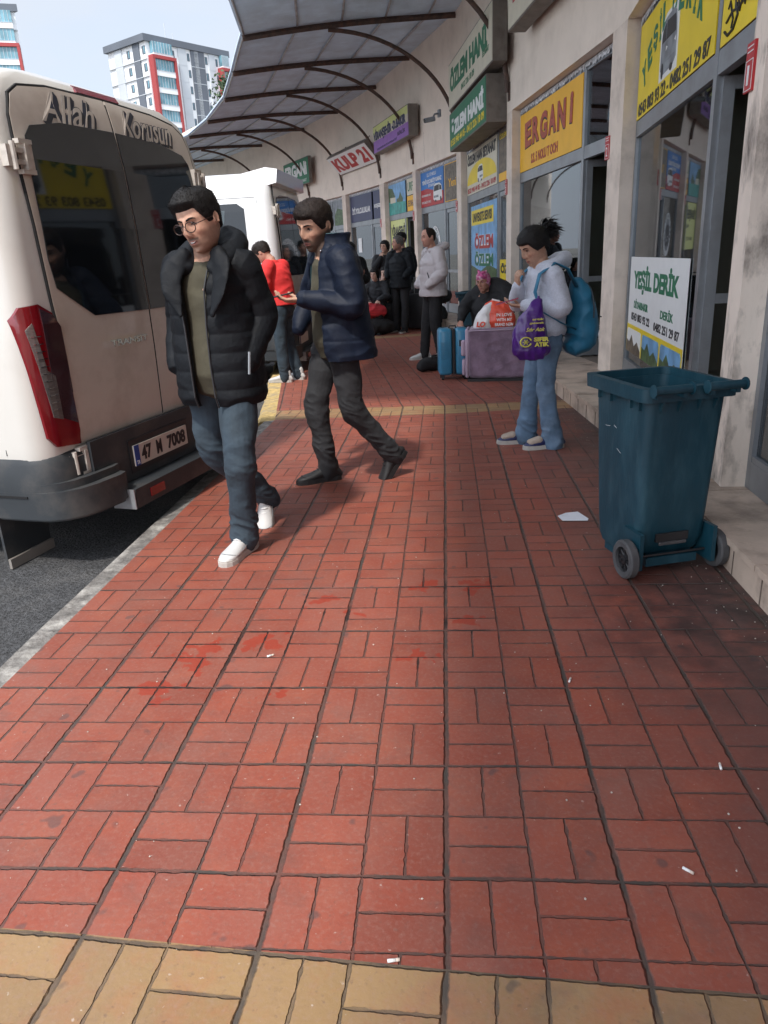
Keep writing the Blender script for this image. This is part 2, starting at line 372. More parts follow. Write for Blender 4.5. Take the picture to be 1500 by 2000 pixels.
    if stains:
        wm2 = n.new('ShaderNodeMapRange'); wm2.inputs['From Min'].default_value = 1.3; wm2.inputs['From Max'].default_value = 1.7; wm2.inputs['To Min'].default_value = 1; wm2.inputs['To Max'].default_value = 0; l.new(wet, wm2.inputs[0])
        c = over(c, (.018, .008, .006), mn('MULTIPLY', gmask, wm2.outputs[0]))
    l.new(c, p.inputs['Base Color'])
    rr = n.new('ShaderNodeMapRange'); rr.inputs['To Min'].default_value = .42; rr.inputs['To Max'].default_value = .75; l.new(gn.outputs['Fac'], rr.inputs[0]); l.new(rr.outputs[0], p.inputs['Roughness'])
    fine = n.new('ShaderNodeTexNoise'); fine.inputs['Scale'].default_value = 70; fine.inputs['Detail'].default_value = 4; l.new(uv.outputs[0], fine.inputs['Vector'])
    h = mn('ADD', mn('MULTIPLY', groove, -1.0), mn('MULTIPLY', fine.outputs['Fac'], .12))
    h = mn('ADD', h, mn('MULTIPLY', wn2.outputs['Value'], .10))
    b = n.new('ShaderNodeBump'); b.inputs['Distance'].default_value = .009; b.inputs['Strength'].default_value = 1; l.new(h, b.inputs['Height']); l.new(b.outputs[0], p.inputs['Normal'])
    return m

red_pave = paving('red_paving', (.235, .053, .031), (.055, .044, .037))
yel_pave = paving('ochre_paving', (.285, .18, .078), (.062, .05, .04), stains=False)
M_['asphalt'] = mat('old_asphalt', (.050, .051, .054), .9, 0, .6, 55, bump=.02, bscale=80, dirt=(.17, .16, .15), dirt_amt=.5, dscale=1.6, coord='Object')
M_['kerb'] = mat('worn_kerb_concrete', (.15, .14, .13), .9, 0, .4, 18, bump=.012, bscale=35, dirt=(.52, .50, .46), dirt_amt=.75, dscale=6)
M_['kerby'] = mat('yellow_painted_kerb', (.46, .33, .13), .9, 0, .3, 18, bump=.01, bscale=35, dirt=(.22, .20, .18), dirt_amt=.9, dscale=5)
M_['stepmarble'] = mat('travertine_step', (.50, .39, .31), .5, 0, .14, 6, bump=.002, bscale=40, dirt=(.12, .09, .07), dirt_amt=.75, dscale=4)
M_['joint'] = mat('step_joint', (.14, .11, .09), .9)
M_['earth'] = mat('distant_ground', (.16, .15, .13), .95, 0, .2, .1)

g = MB(); g.add([(-900, -300, -.17), (900, -300, -.17), (900, 1500, -.17), (-900, 1500, -.17)], [(0, 1, 2, 3)])
tag(g.build('ground', M_['earth']), kind='structure')
g = MB(); g.add([(-80, -40, -.12), (-1.64, -40, -.12), (-1.66, 6.6, -.12), (-2.45, 11.1, -.12), (-3.0, 14.5, -.12), (-3.95, 17.3, -.12), (-5, 20.1, -.12), (-6.2, 22.7, -.12), (-8.9, 26.8, -.12), (-12, 31, -.12), (-80, 31, -.12)], [tuple(range(11))])
tag(g.build('street', M_['asphalt']), kind='structure')

LEFT = [(-1.60, -5), (-1.60, 6.65), (-1.66, 7.06), (-2.42, 11.1), (-2.75, 13.3), (-2.86, 13.7), (-3.86, 17.3), (-4.86, 20.1), (-6.06, 22.7), (-8.76, 26.8)]
RIGHT = [(1.22, -5), (1.22, 6.65), (1.15, 7.06), (.52, 11.5), (.14, 13.9), (.05, 14.3), (-1.1, 18.2), (-2.1, 21.0), (-3.5, 23.9), (-6.4, 28.8)]
def pave_piece(name, poly, org, ang, m, z=0.0):
    me = bpy.data.meshes.new(name); me.from_pydata([(x, y, z) for x, y in poly], [], [tuple(range(len(poly)))])
    uvl = me.uv_layers.new(name='UVMap'); ca, sa = math.cos(ang), math.sin(ang)
    for li, lp in enumerate(me.loops):
        x, y = poly[lp.vertex_index]; dx, dy = x-org[0], y-org[1]
        uvl.data[li].uv = (dx*ca-dy*sa, dx*sa+dy*ca)
    me.materials.append(m); o = bpy.data.objects.new(name, me); COL.objects.link(o)
    return tag(o, kind='structure')
O0 = (-.0235, 1.744)
pave_piece('pavement', [(-1.6, 1.20), (-.82, 1.165), (-.02, 1.11), (.6, 1.08), (1.22, 1.045), (1.22, 6.735), (.6, 6.735), (-.02, 6.655), (-1.6, 6.63)], O0, 0, red_pave)
pave_piece('pavement', [(-1.6, .79), (1.22, .64), (1.22, 1.045), (.6, 1.08), (-.02, 1.11), (-.82, 1.165), (-1.6, 1.20)], (-.0235, 1.11), R(3.2), yel_pave)
pave_piece('pavement', [(-1.6, -5), (1.22, -5), (1.22, .64), (-1.6, .79)], (-.0235, .7), R(4), red_pave)
pave_piece('pavement', [(-1.6, 6.63), (-.02, 6.655), (.6, 6.735), (1.22, 6.735), (1.14, 7.12), (.4, 7.075), (-.02, 7.045), (-.87, 7.08), (-1.68, 7.06)], (-.0235, 6.66), R(0), yel_pave)
pave_piece('pavement', [(-1.68, 7.06), (-.87, 7.08), (-.02, 7.045), (.4, 7.075), (1.14, 7.12), (.52, 11.5), (.14, 13.75), (-2.75, 13.2), (-2.42, 11.1)], (-.0235, 7.06), R(-9.6), red_pave)
pave_piece('pavement', [(-2.75, 13.2), (.14, 13.75), (.05, 14.12), (-2.84, 13.58)], (-1.1, 13.4), R(-10), yel_pave)
pave_piece('pavement', [(-2.84, 13.58), (.05, 14.12), (-1.1, 18.2), (-2.1, 21.0), (-4.86, 20.1), (-3.86, 17.3)], (-1.1, 13.8), R(-17), red_pave)
pave_piece('pavement', [(-4.86, 20.1), (-2.1, 21.0), (-3.5, 23.9), (-6.4, 28.8), (-8.76, 26.8), (-6.06, 22.7)], (-3, 20.6), R(-27), red_pave)
def ribbon(name, path, w0, z0, z1, m, side=-1, wob=0):
    """kerb running along path, widening to one side"""
    mb = MB(); pts = []
    for i in range(len(path)-1):
        a, b = Vector(path[i]), Vector(path[i+1]); k = max(1, int((b-a).length/.25))
        pts += [a.lerp(b, j/k) for j in range(k)]
    pts.append(Vector(path[-1])); vs = []
    for i, p in enumerate(pts):
        t = (pts[min(i+1, len(pts)-1)]-pts[max(i-1, 0)]).normalized(); nn = Vector((-t.y, t.x))*(-side)
        q = p+nn*(w0+wob*noise.noise(Vector((p.x*3, p.y*3, 0)))); zz = z1+.5*wob*noise.noise(Vector((p.x*4, p.y*4, 5)))
        vs += [(p.x, p.y, z0), (p.x, p.y, z1), (p.x+nn.x*w0*.8, p.y+nn.y*w0*.8, min(z1, zz)), (q.x, q.y, z1-.035), (q.x+nn.x*.01, q.y+nn.y*.01, z0)]
    fs = []
    for i in range(len(pts)-1):
        for j in range(4): fs.append((i*5+j, i*5+j+1, i*5+j+6, i*5+j+5))
        fs.append((i*5+4, i*5, i*5+5, i*5+9))
    fs += [(0, 1, 2, 3, 4), tuple((len(pts)-1)*5+j for j in (4, 3, 2, 1, 0))]
    mb.add(vs, fs); return tag(mb.build(name, m, smooth=False), kind='structure')
ribbon('kerb', [(-1.6, 2.0), (-1.6, 6.63)], .12, -.2, -.004, M_['kerb'], -1, .05)
ribbon('kerb', [(-1.6, -5), (-1.6, 2.0)], .12, -.2, -.004, M_['kerby'], -1, .05)
ribbon('kerb', [(-1.6, 6.63), (-1.68, 7.06), (-2.42, 11.1), (-2.75, 13.2)], .17, -.2, -.004, M_['kerby'], -1, .05)
ribbon('kerb', [(-2.75, 13.2), (-2.84, 13.58), (-3.86, 17.3), (-4.86, 20.1), (-6.06, 22.7), (-8.76, 26.8)], .15, -.2, -.004, M_['kerb'], -1, .04)

# ================================================================== terminal building
BAYS = [((1.36, .4), (1.42, 3.81)), ((1.43, 4.0), (1.62, 7.53)), ((1.585, 7.95), (.98, 11.57)), ((.93, 11.87), (.35, 15.52)),
        ((.27, 15.85), (-.62, 18.4)), ((-.70, 18.65), (-1.55, 21.0)), ((-1.70, 21.4), (-2.95, 24.0)), ((-3.1, 24.3), (-4.4, 26.6)), ((-4.6, 26.9), (-6.3, 29.2))]
ZT = 3.22
def bay_frame(i, end=None):
    """matrix whose x runs from the far corner towards the near one, y goes into the shop, z up"""
    a, b = Vector(BAYS[i][0]), Vector(BAYS[i][1]); t = (b-a).normalized(); n_in = Vector((t.y, -t.x))
    return Matrix(((-t.x, n_in.x, 0, b.x), (-t.y, n_in.y, 0, b.y), (0, 0, 1, 0), (0, 0, 0, 1))), (b-a).length
bld = empty('terminal_building', (1.5, 6, 0), 0, 'long cream bus terminal building curving away with a row of small ticket shops', 'building')
BI = Matrix.Translation((-1.5, -6, 0))
# platform step in front of the shops
stepline = [(1.22, -5), (1.215, 5.7), (1.09, 7.4), (.52, 11.5), (-.0, 15.0), (-1.1, 18.2), (-2.1, 21.0), (-3.5, 23.9), (-6.4, 28.8)]
backline = [(1.75, -5), (1.75, 5.7), (1.8, 7.4), (1.15, 11.8), (.55, 15.6), (-.4, 18.7), (-1.4, 21.4), (-2.8, 24.3), (-5.7, 29.2)]
mb = MB(); nS = len(stepline)
vs = [(x, y, -.05) for x, y in stepline]+[(x, y, .125) for x, y in stepline]+[(x, y, .125) for x, y in backline]
fs = [(i, i+1, i+1+nS, i+nS) for i in range(nS-1)]+[(i+nS, i+1+nS, i+1+2*nS, i+2*nS) for i in range(nS-1)]
mb.add(vs, fs)
stp = tag(mb.build('step', M_['stepmarble']), kind='structure')
# tread slabs with thin joints, slightly proud nosing
mb = MB(); random.seed(3)
for i in range(nS-1):
    a, b, c, d = Vector(stepline[i]), Vector(stepline[i+1]), Vector(backline[i]), Vector(backline[i+1])
    k = max(1, round((b-a).length/.95))
    for j in range(k):
        p0, p1 = a.lerp(b, j/k+.004/k), a.lerp(b, (j+1)/k-.006/k); q0, q1 = c.lerp(d, j/k+.004/k), c.lerp(d, (j+1)/k-.006/k)
        nn = (a-c).normalized()*.015; dz = random.uniform(-.002, .002)
        p0 = p0+nn; p1 = p1+nn
        mb.slab([tuple(p0), tuple(p1), tuple(q1), tuple(q0)][::-1], .126, .155+dz)
tag(mb.build('step_treads', M_['stepmarble']), kind='structure')
mb = MB()
for i in range(nS-1):
    a, b = Vector(stepline[i]), Vector(stepline[i+1]); k = max(1, round((b-a).length/.30)); t = (b-a).normalized(); nn = Vector((-t.y, t.x))
    for j in range(k):
        p = a.lerp(b, j/k)+nn*.0015
        mb.slab([(p.x, p.y), (p.x+nn.x*.002, p.y+nn.y*.002), (p.x+nn.x*.002+t.x*.005, p.y+nn.y*.002+t.y*.005), (p.x+t.x*.005, p.y+t.y*.005)], 0, .124)
tag(mb.build('step_joints', M_['joint']), kind='structure')

# walls: lintel above the openings and the pillars between them
lint = MB(); TH = .30
outer = []
for i, (a, b) in enumerate(BAYS): outer += [a, b]
outer = [(1.25, -6)]+outer+[(-8.8, 32.6), (-9.0, 32.85), (-12.0, 36.9)]
for i in range(len(outer)-1):
    a, b = Vector(outer[i]), Vector(outer[i+1]); t = (b-a).normalized(); n_ = Vector((t.y, -t.x))*TH
    q = [tuple(a), tuple(b), tuple(b+n_), tuple(a+n_)]
    lint.slab(q, ZT, 7.2)
    if i % 2 == 0:      # pillar between bays
        pm = MB(); q = [tuple(a), tuple(b), tuple(b+n_*(.95)), tuple(a+n_*(.95))]
        pm.slab(q, .02, ZT-.001)
        pm.build('pillar', M_['pillar_mould'] if i == 2 else M_['pillar'], bld, M=BI)
lint.build('wall', M_['wall'], bld, M=BI)

def glazing(i, door='closed', far=False):
    """aluminium shopfront of one bay: fixed window, door and transom lights"""
    Mx, L = bay_frame(i); ML = BI @ Mx
    y0, y1 = .12, .17
    s1, s0 = L-1.00, L-1.07      # mullion
    fr = MB()
    fr.box(0.001, .05, y0, y1, .156, ZT-.002); fr.box(L-.05, L-.001, y0, y1, .156, ZT-.002); fr.box(s0, s1, y0-.008, y1+.008, .156, ZT-.004)
    fr.box(.051, s0-.001, y0, y1, ZT-.09, ZT-.003); fr.box(s1+.001, L-.051, y0, y1, ZT-.09, ZT-.003)
    fr.box(.051, s0-.001, y0-.004, y1+.004, 2.28, 2.405); fr.box(s1+.001, L-.051, y0-.004, y1+.004, 2.28, 2.405)
    fr.box(.051, s0-.001, y0, y1, .156, .30)
    fr.box(.052, s0-.002, y0+.002, y1-.002, .30, .33)
    fo = fr.build('window_frame', M_['alu'], bld, M=ML)
    gl = MB(); gl.box(.05, s0, .143, .147, .33, 2.28); gl.build('pane', M_['glass'], fo)
    gl = MB(); gl.box(.05, s0, .143, .147, 2.405, ZT-.09); gl.build('pane', M_['glass'], fo)
    gl = MB(); gl.box(s1, L-.05, .143, .147, 2.405, ZT-.09); gl.build('pane', M_['glass'], fo)
    dm = MB(); wd = L-.051-s1
    for (a, b, c, d) in ((0, .065, .17, 2.27), (wd-.065, wd, .17, 2.27), (.066, wd-.066, 2.2, 2.27), (.066, wd-.066, .17, .36), (.066, wd-.066, 1.0, 1.06)):
        dm.box(a, b, -.02, .02, c, d)
    ang = {'closed': 0, 'open': R(86), 'ajar': R(70)}[door]
    Md = ML @ Matrix.Translation((s1+.002, .15, 0)) @ Matrix.Rotation(ang, 4, 'Z')
    do = dm.build('door', M_['alu'], bld, M=Md)
    gd = MB(); gd.box(.065, wd-.065, -.003, .003, .36, 1.0); gd.build('pane', M_['glass'], do)
    gd = MB(); gd.box(.065, wd-.065, -.003, .003, 1.06, 2.2); gd.build('pane', M_['glass'], do)
    hd = MB(); hd.tube([(wd-.03, -.03, .95), (wd-.03, -.07, .98), (wd-.03, -.07, 1.22), (wd-.03, -.03, 1.25)], .012, 8); hd.build('handle', M_['galv'], do, smooth=True)
    # crumpled white film along the head of the frame
    tp = MB(); rnd = random.Random(i); k = int((L-.04)/.045); vs = []
    for j in range(k+1):
        x = .02+j*.045; h = rnd.uniform(.045, .075) if j % 2 else rnd.uniform(.02, .055)
        vs += [(x, y0-.006, ZT-.012), (x+rnd.uniform(-.012, .012), y0-.012-.004*(j % 2), ZT-.02-h)]
    tp.add(vs, [(2*j, 2*j+2, 2*j+3, 2*j+1) for j in range(k)])
    tp.build('film_strip', M_.setdefault('film', mat('torn_film', (.50, .51, .53), .5, 0, .75, 34)), bld, M=ML)
    # the room behind
    rm = MB(); D = 3.2
    rm.add([(-.15, .31, .15), (L+.15, .31, .15), (L+.15, D, .15), (-.15, D, .15), (-.15, .31, 3.3), (L+.15, .31, 3.3), (L+.15, D, 3.3), (-.15, D, 3.3)],
           [(0, 3, 7, 4), (3, 2, 6, 7), (2, 1, 5, 6), (4, 7, 6, 5)])
    rm.add([(-.15, .12, .153), (L+.15, .12, .153), (L+.15, D, .153), (-.15, D, .153)], [(0, 1, 2, 3)], 1)
    rm.build('shop_room', [M_['inner'], M_['innerfloor']], bld, M=ML)
    return Mx, L
doors = ['closed', 'open', 'open', 'closed', 'closed', 'open', 'closed', 'closed', 'closed']
BF = [glazing(i, doors[i]) for i in range(len(BAYS))]

# ================================================================== canopy
can = empty('station_canopy', (-.8, 12, 5), 0, 'curved corrugated metal canopy on rusty arched steel brackets along the terminal', 'canopy')
CI = Matrix.Translation((.8, -12, -5))
WALLPTS = [(1.42, 3.9), (1.6, 7.74), (.955, 11.72), (.31, 15.68), (-.66, 18.52), (-1.63, 21.2), (-3.02, 24.15), (-4.5, 26.75), (-6.6, 29.6), (-8.97, 32.8), (-11.3, 36.0)]
def seg_n(i):
    a = Vector(WALLPTS[max(i-1, 0)]); b = Vector(WALLPTS[min(i+1, len(WALLPTS)-1)]); t = (b-a).normalized(); return Vector((-t.y, t.x)), t
# profile from the wall (d=0) out to the eave: height as a function of d
def prof(d): return 5.52 - .055*d - .028*max(0, d-1.2)**2*.6
OUT = 3.92
mb = MB(); rows = []
dense = []
for i in range(len(WALLPTS)-1):
    a, b = Vector(WALLPTS[i]), Vector(WALLPTS[i+1]); na, nb = seg_n(i)[0], seg_n(i+1)[0]; k = int((b-a).length/.060)
    for j in range(k): dense.append((a.lerp(b, j/k), na.lerp(nb, j/k).normalized()))
vs = []; ds = [-.02, .5, 1, 1.5, 2, 2.5, 3, 3.4, OUT]
for idx, (p, nn) in enumerate(dense):
    c = .024*(1 if idx % 2 else -1)
    for d in ds:
        q = p+nn*d; vs.append((q.x, q.y, prof(d)+.06+c))
nd = len(ds); fs = [(i*nd+j, i*nd+j+1, (i+1)*nd+j+1, (i+1)*nd+j) for i in range(len(dense)-1) for j in range(nd-1)]
mb.add(vs, fs)
M_['sheet'] = mat('corrugated_sheet', (.60, .72, .84), .45, .1, .12, 3, dirt=(.44, .50, .56), dirt_amt=.6, dscale=1.3)
mb.build('roof_sheet', M_['sheet'], can, M=CI)
for i in range(2, len(WALLPTS)):
    p = Vector(WALLPTS[i]); nn, t = seg_n(i)
    bm_ = MB(); pts = []
    for j in range(13):
        d = .02+(OUT-.05)*j/12; q = p+nn*d; pts.append((q.x, q.y, prof(d)-.035))
    bm_.tube(pts, [(.03, .05)]*len(pts), 4, side=(t.x, t.y, 0)); bm_.build('beam', M_['steelrust'], can, M=CI)
    br = MB(); pts = []
    for j in range(17):     # arched strut: from the wall up and out to the beam
        a = j/16*PI/2*.97; d = .03+2.45*(1-math.cos(a)); z = 3.47+(prof(2.45)-.09-3.47)*math.sin(a)
        q = p+nn*d; pts.append((q.x, q.y, z))
    br.tube(pts, [(.028, .036)]*len(pts), 8, side=(t.x, t.y, 0))
    pl = p+nn*.012; M2 = Matrix(((t.x, nn.x, 0, pl.x), (t.y, nn.y, 0, pl.y), (0, 0, 1, 3.47), (0, 0, 0, 1)))
    br.box(-.05, .05, -.010, .006, -.11, .12, M=M2)
    br.build('arched_brace', M_['steelrust'], can, M=CI)
for d in (.5, 1.3, 2.1, 2.9, OUT-.06):
    pu = MB(); pts = [];
    for i in range(0, len(dense), 9):
        p, nn = dense[i]; q = p+nn*d; pts.append((q.x, q.y, prof(d)+.022))
    pu.tube(pts, .021, 6); pu.build('purlin', M_['galv'], can, M=CI, smooth=True)
# unseen roof section, added and narrowed to set the shadow edge on the paving
nr = empty('added_shade_canopy', (0, 0, 5), 0, 'narrow unseen corrugated canopy section added to shade the near paving', 'canopy')
mb = MB(); vs = []; ys = [-5.5+i*.04 for i in range(int(9.8/.04))]
def near_out(y): return -1.25
for k_, y in enumerate(ys):
    c = .009*(1 if k_ % 2 else -1)
    for j in range(5):
        x = 1.42+(near_out(y)-1.42)*j/4; vs.append((x, y, .5-.04*j+c))
mb.add(vs, [(i*5+j, i*5+j+1, (i+1)*5+j+1, (i+1)*5+j) for i in range(len(ys)-1) for j in range(4)])
mb.build('roof_sheet', M_['sheet'], nr)
for y in (-4, -.2, 3.6):
    b_ = MB(); b_.tube([(1.4, y, .42), (-1.2, y, .28)], [(.03, .05)]*2, 4); b_.build('beam', M_['steelrust'], nr)
    b_ = MB(); b_.tube([(1.38-2.0*(1-math.cos(j/10*PI/2)), y, -1.5+1.8*math.sin(j/10*PI/2)) for j in range(11)], .03, 8); b_.build('arched_brace', M_['steelrust'], nr)

# ================================================================== signs
SIGNS = []
def panel_sign(i, s_near, s_far, z0, z1, m, label, cat='sign', name='shop_sign', y=.108, th=.008, border=None):
    """flat printed panel in bay i; returns its root, width, height (local x 0..w left to right, z 0..h, face at y=0)"""
    Mx, L = BF[i]; x0 = L-s_far; x1 = L-s_near
    root = empty(name, M=Mx @ Matrix.Translation((x0, y, z0)), label=label, cat=cat)
    w_, h_ = x1-x0, z1-z0
    mb = MB(); mb.box(0, w_, 0, th, 0, h_); mb.build('panel', m, root)
    if border:
        bb = MB(); e = .015
        bb.box(0, w_, -.003, -.0005, 0, e); bb.box(0, w_, -.003, -.0005, h_-e, h_); bb.box(0, e, -.003, -.0005, e, h_-e); bb.box(w_-e, w_, -.003, -.0005, e, h_-e)
        bb.build('border', border, root)
    return root, w_, h_
def poly_part(root, poly, m, name='printed_shape', y=-.003, th=.002):
    mb = MB(); mb.prism(poly, y, y+th); return mb.build(name, m, root)
def ell(cx, cz, rx, rz, a0=0, a1=360, n=28): return [(cx+rx*math.cos(R(a0+(a1-a0)*k/n)), cz+rz*math.sin(R(a0+(a1-a0)*k/n))) for k in range(n if a1-a0 == 360 else n+1)]
def minibus_print(root, x, z, w_, h_, body, flip=False, y=-.004):
    """small printed picture of a minibus seen three-quarter front, inside its box"""
    f = (lambda a: x+w_*(1-a)) if flip else (lambda a: x+w_*a)
    P = lambda pts: [(f(a), z+h_*b) for a, b in pts]
    b1 = poly_part(root, P([(.03, .16), (.05, .70), (.12, .86), (.30, .97), (.72, .99), (.88, .90), (.96, .55), (.97, .18), (.80, .08), (.2, .06)]), body, 'bus_picture', y)
    for nm, pts, mm in (('bus_glass', [(.08, .60), (.12, .80), (.30, .88), (.31, .60)], M_['black']), ('bus_glass', [(.35, .60), (.36, .90), (.84, .86), (.90, .58)], M_['black']),
                        ('bus_grille', [(.42, .24), (.42, .36), (.90, .36), (.90, .24)], M_['photo_grey']), ('bus_lamp', [(.36, .42), (.36, .50), (.46, .46)], M_['white']), ('bus_lamp', [(.93, .42), (.93, .50), (.84, .46)], M_['white']),
                        ('bus_wheel', ell(.17, .13, .07, .13), M_['black']), ('bus_wheel', ell(.72, .07, .08, .06), M_['black'])):
        poly_part(root, P(pts), mm, nm, y-.002)
    return b1

# bay 1: yellow boards with green name
r, w_, h_ = panel_sign(1, 1.09, 3.47, 2.41, 3.13, M_['yellow'], 'wide yellow board with green arched YEŞİL DERİK name over a silver minibus')
word = 'YEŞİL DERİK'; pos = [(-1.0, 0), (-.8, .1), (-.6, .17), (-.43, .22), (-.27, .25), None, (.05, .26), (.27, .24), (.5, .19), (.68, .14), (.85, .05)]
for ch, pp in zip(word, pos):
    if pp is None: continue
    text(ch, .05 if ch == 'İ' else .15, .19+(.04 if ch == 'İ' else 0), M_['green'], r, w_/2+.02+pp[0]*.95, -.0005, .31+pp[1]*1.05, .003, bold=.02, rot=-R(26)*pp[0])
poly_part(r, [(w_*.36, .13), (w_*.36, .50), (w_*.43, .56), (w_*.60, .56), (w_*.60, .13)], M_['white'], 'bus_backdrop', -.002)
minibus_print(r, w_*.37, .14, w_*.22, .40, M_['photo_grey'])
text('0543 803 93 22 - 0482 251 29 87', w_*.93, .10, M_['black'], r, w_/2, -.0005, .065, .003, bold=.012)
r, w_, h_ = panel_sign(1, .06, .97, 2.41, 3.13, M_['yellow'], 'narrow yellow board with a minibus picture over black calligraphy above the open shop door')
poly_part(r, [(.18, .26), (.18, .66), (.70, .66), (.70, .22)], M_['white'], 'bus_backdrop', -.002)
minibus_print(r, .20, .26, .46, .36, M_['photo_grey'])
cal = MB()
for (pts, rr_) in (([(.08, .06), (.14, .03), (.24, .04), (.30, .09), (.27, .15)], .008), ([(.10, .10), (.2, .13), (.3, .12), (.42, .14)], .007), ([(.16, .17), (.22, .09), (.20, .05)], .006), ([(.28, .19), (.33, .10), (.37, .17), (.41, .11), (.44, .18)], .006),
                   ([(.44, .12), (.55, .10), (.70, .115), (.88, .135)], .006), ([(.50, .19), (.49, .12)], .006), ([(.12, .16), (.15, .19), (.17, .16)], .005), ([(.36, .20), (.40, .215), (.43, .20)], .004), ([(.24, .20), (.25, .13)], .005), ([(.55, .17), (.57, .18)], .006)):
    cal.tube([(x, -.003, z) for x, z in pts], rr_, 6)
cal.build('calligraphy', M_['black'], r)
# white poster inside the first window
r, w_, h_ = panel_sign(1, 1.33, 3.45, .42, 1.27, M_['white'], 'white YEŞİL DERİK poster with a yellow mountain strip, behind the bin', 'poster', 'window_poster', y=.132, th=.004)
text('YEŞİL DERİK', w_*.80, .24, M_['green'], r, w_*.49, -.0005, h_-.19, .002, bold=.025)
text('DİYARBAKIR', w_*.29, .085, M_['green'], r, w_*.27, -.0005, h_-.40, .002, bold=.012); text('DERİK', w_*.2, .085, M_['green'], r, w_*.74, -.0005, h_-.41, .002, bold=.012)
text('0543 803 93 22', w_*.38, .07, M_['black'], r, w_*.27, -.0005, h_-.52, .002, bold=.012); text('0482 251 29 87', w_*.40, .07, M_['black'], r, w_*.74, -.0005, h_-.53, .002, bold=.012)
poly_part(r, [(0, 0), (w_, 0), (w_, .25), (0, .25)], M_['yellow'], 'yellow_strip', -.002)
for k in range(3):
    xa, xb = .03+k*(w_/3), w_/3*(k+1)-.03
    poly_part(r, [(xa, .0), (xb, .0), (xb, .19), (xb-.03, .215), (xa+.03, .215), (xa, .19)], M_['photo_sky'] if k else M_['white'], 'picture', -.004)
    poly_part(r, [(xa, .0), (xb, .0), (xb, .05), (xa+(xb-xa)*.75, .12), (xa+(xb-xa)*.55, .07), (xa+(xb-xa)*.35, .16), (xa+(xb-xa)*.2, .09), (xa, .11)], M_['photo_green'] if k else M_['photo_brown'], 'mountains', -.006)

# bay 2: orange ergani board
r, w_, h_ = panel_sign(2, 1.08, 3.63, 2.41, 3.13, M_['orange'], 'orange board with brick red 3D ERGANi lettering above the middle shop window')
for k, ch in enumerate('ERGANi'):
    text(ch, .31 if ch != 'i' else .10, .31, M_['black'], r, .42+k*.355-.014, -.0005, .44+.012*(k % 2)-.012, .002, bold=.035, rot=-R(4)*(k-2.5)*.3)
    text(ch, .31 if ch != 'i' else .10, .31, M_['brick'], r, .42+k*.355, -.003, .44+.012*(k % 2), .003, bold=.025, rot=-R(4)*(k-2.5)*.3)
text('S.S. 5 NOLU T OOH', 1.15, .12, M_['brick'], r, w_*.45, -.0005, .12, .003, bold=.02)
# bay 3: oezlem boards
r, w_, h_ = panel_sign(3, 1.1, 3.63, 2.41, 3.13, M_['cream'], 'cream and yellow ÖZLEM HAN SEYAHAT board with an oval sun and little minibus')
poly_part(r, ell(w_*.5, .17, w_*.49, .33, 0, 180), M_['yellow'], 'yellow_oval', -.002)
text('ÖZLEM HAN SEYAHAT', w_*.94, .2, M_['black'], r, w_*.5, -.0005, .60, .003, bold=.03)
minibus_print(r, w_*.39, .15, w_*.2, .28, M_['white'])
text('0533 945 44 05 - 0412 226 18 09', w_*.94, .09, M_['red'], r, w_/2, -.001, .07, .003, bold=.012)
r, w_, h_ = panel_sign(3, .08, .95, 2.41, 3.13, M_['photo_brown'], 'narrow brown photo board topped with small yellow lettering beside the oval sun board')
text('ÖZLEM HAN', w_*.9, .09, M_['yellow'], r, w_/2, -.0005, .64, .003); poly_part(r, [(0, 0), (w_, 0), (w_, .12), (0, .12)], M_['orange'], 'orange_strip', -.002)
r, w_, h_ = panel_sign(3, 1.2, 3.4, .55, 2.2, M_['photo_sky'], 'blue window poster reading ÖZLEM in red and in green, behind the seated woman', 'poster', 'window_poster', y=.132, th=.004)
poly_part(r, [(0, 0), (w_, 0), (w_, .55), (w_*.7, .62), (w_*.4, .5), (0, .6)], M_['photo_green'], 'picture', -.002)
poly_part(r, [(.06, h_-.34), (w_-.25, h_-.34), (w_-.25, h_-.08), (.06, h_-.08)], M_['yellow'], 'yellow_strip', -.003)
text('UNIVERSITE SERVISI', w_*.74, .16, M_['black'], r, w_*.46, -.0035, h_-.21, .002, bold=.02)
text('ÖZLEM', w_*.72, .28, M_['white'], r, w_*.52, -.0005, h_-.62, .002, bold=.05); text('ÖZLEM', w_*.72, .28, M_['red'], r, w_*.52, -.003, h_-.62, .002, bold=.02)
text('ÖZLEM', w_*.72, .26, M_['white'], r, w_*.52, -.0005, h_-.93, .002, bold=.05); text('ÖZLEM', w_*.72, .26, M_['green'], r, w_*.52, -.003, h_-.93, .002, bold=.02)
text('0533 945', w_*.6, .18, M_['white'], r, w_*.5, -.003, .28, .002, bold=.04); text('0533 945', w_*.6, .18, M_['red'], r, w_*.5, -.0055, .28, .002, bold=.01)
r, w_, h_ = panel_sign(3, .12, .9, .5, 1.25, M_['yellow'], 'small yellow door poster reading ÖZL HAN SEYA in black and red', 'poster', 'door_poster', y=.115, th=.004)
for k, (tt, mm) in enumerate((('ÖZL', M_['black']), ('HAN', M_['red']), ('SEYA', M_['black']))):
    text(tt, w_*.85, .16, mm, r, w_*.5, -.0005, h_-.13-.25*k, .002, bold=.03)
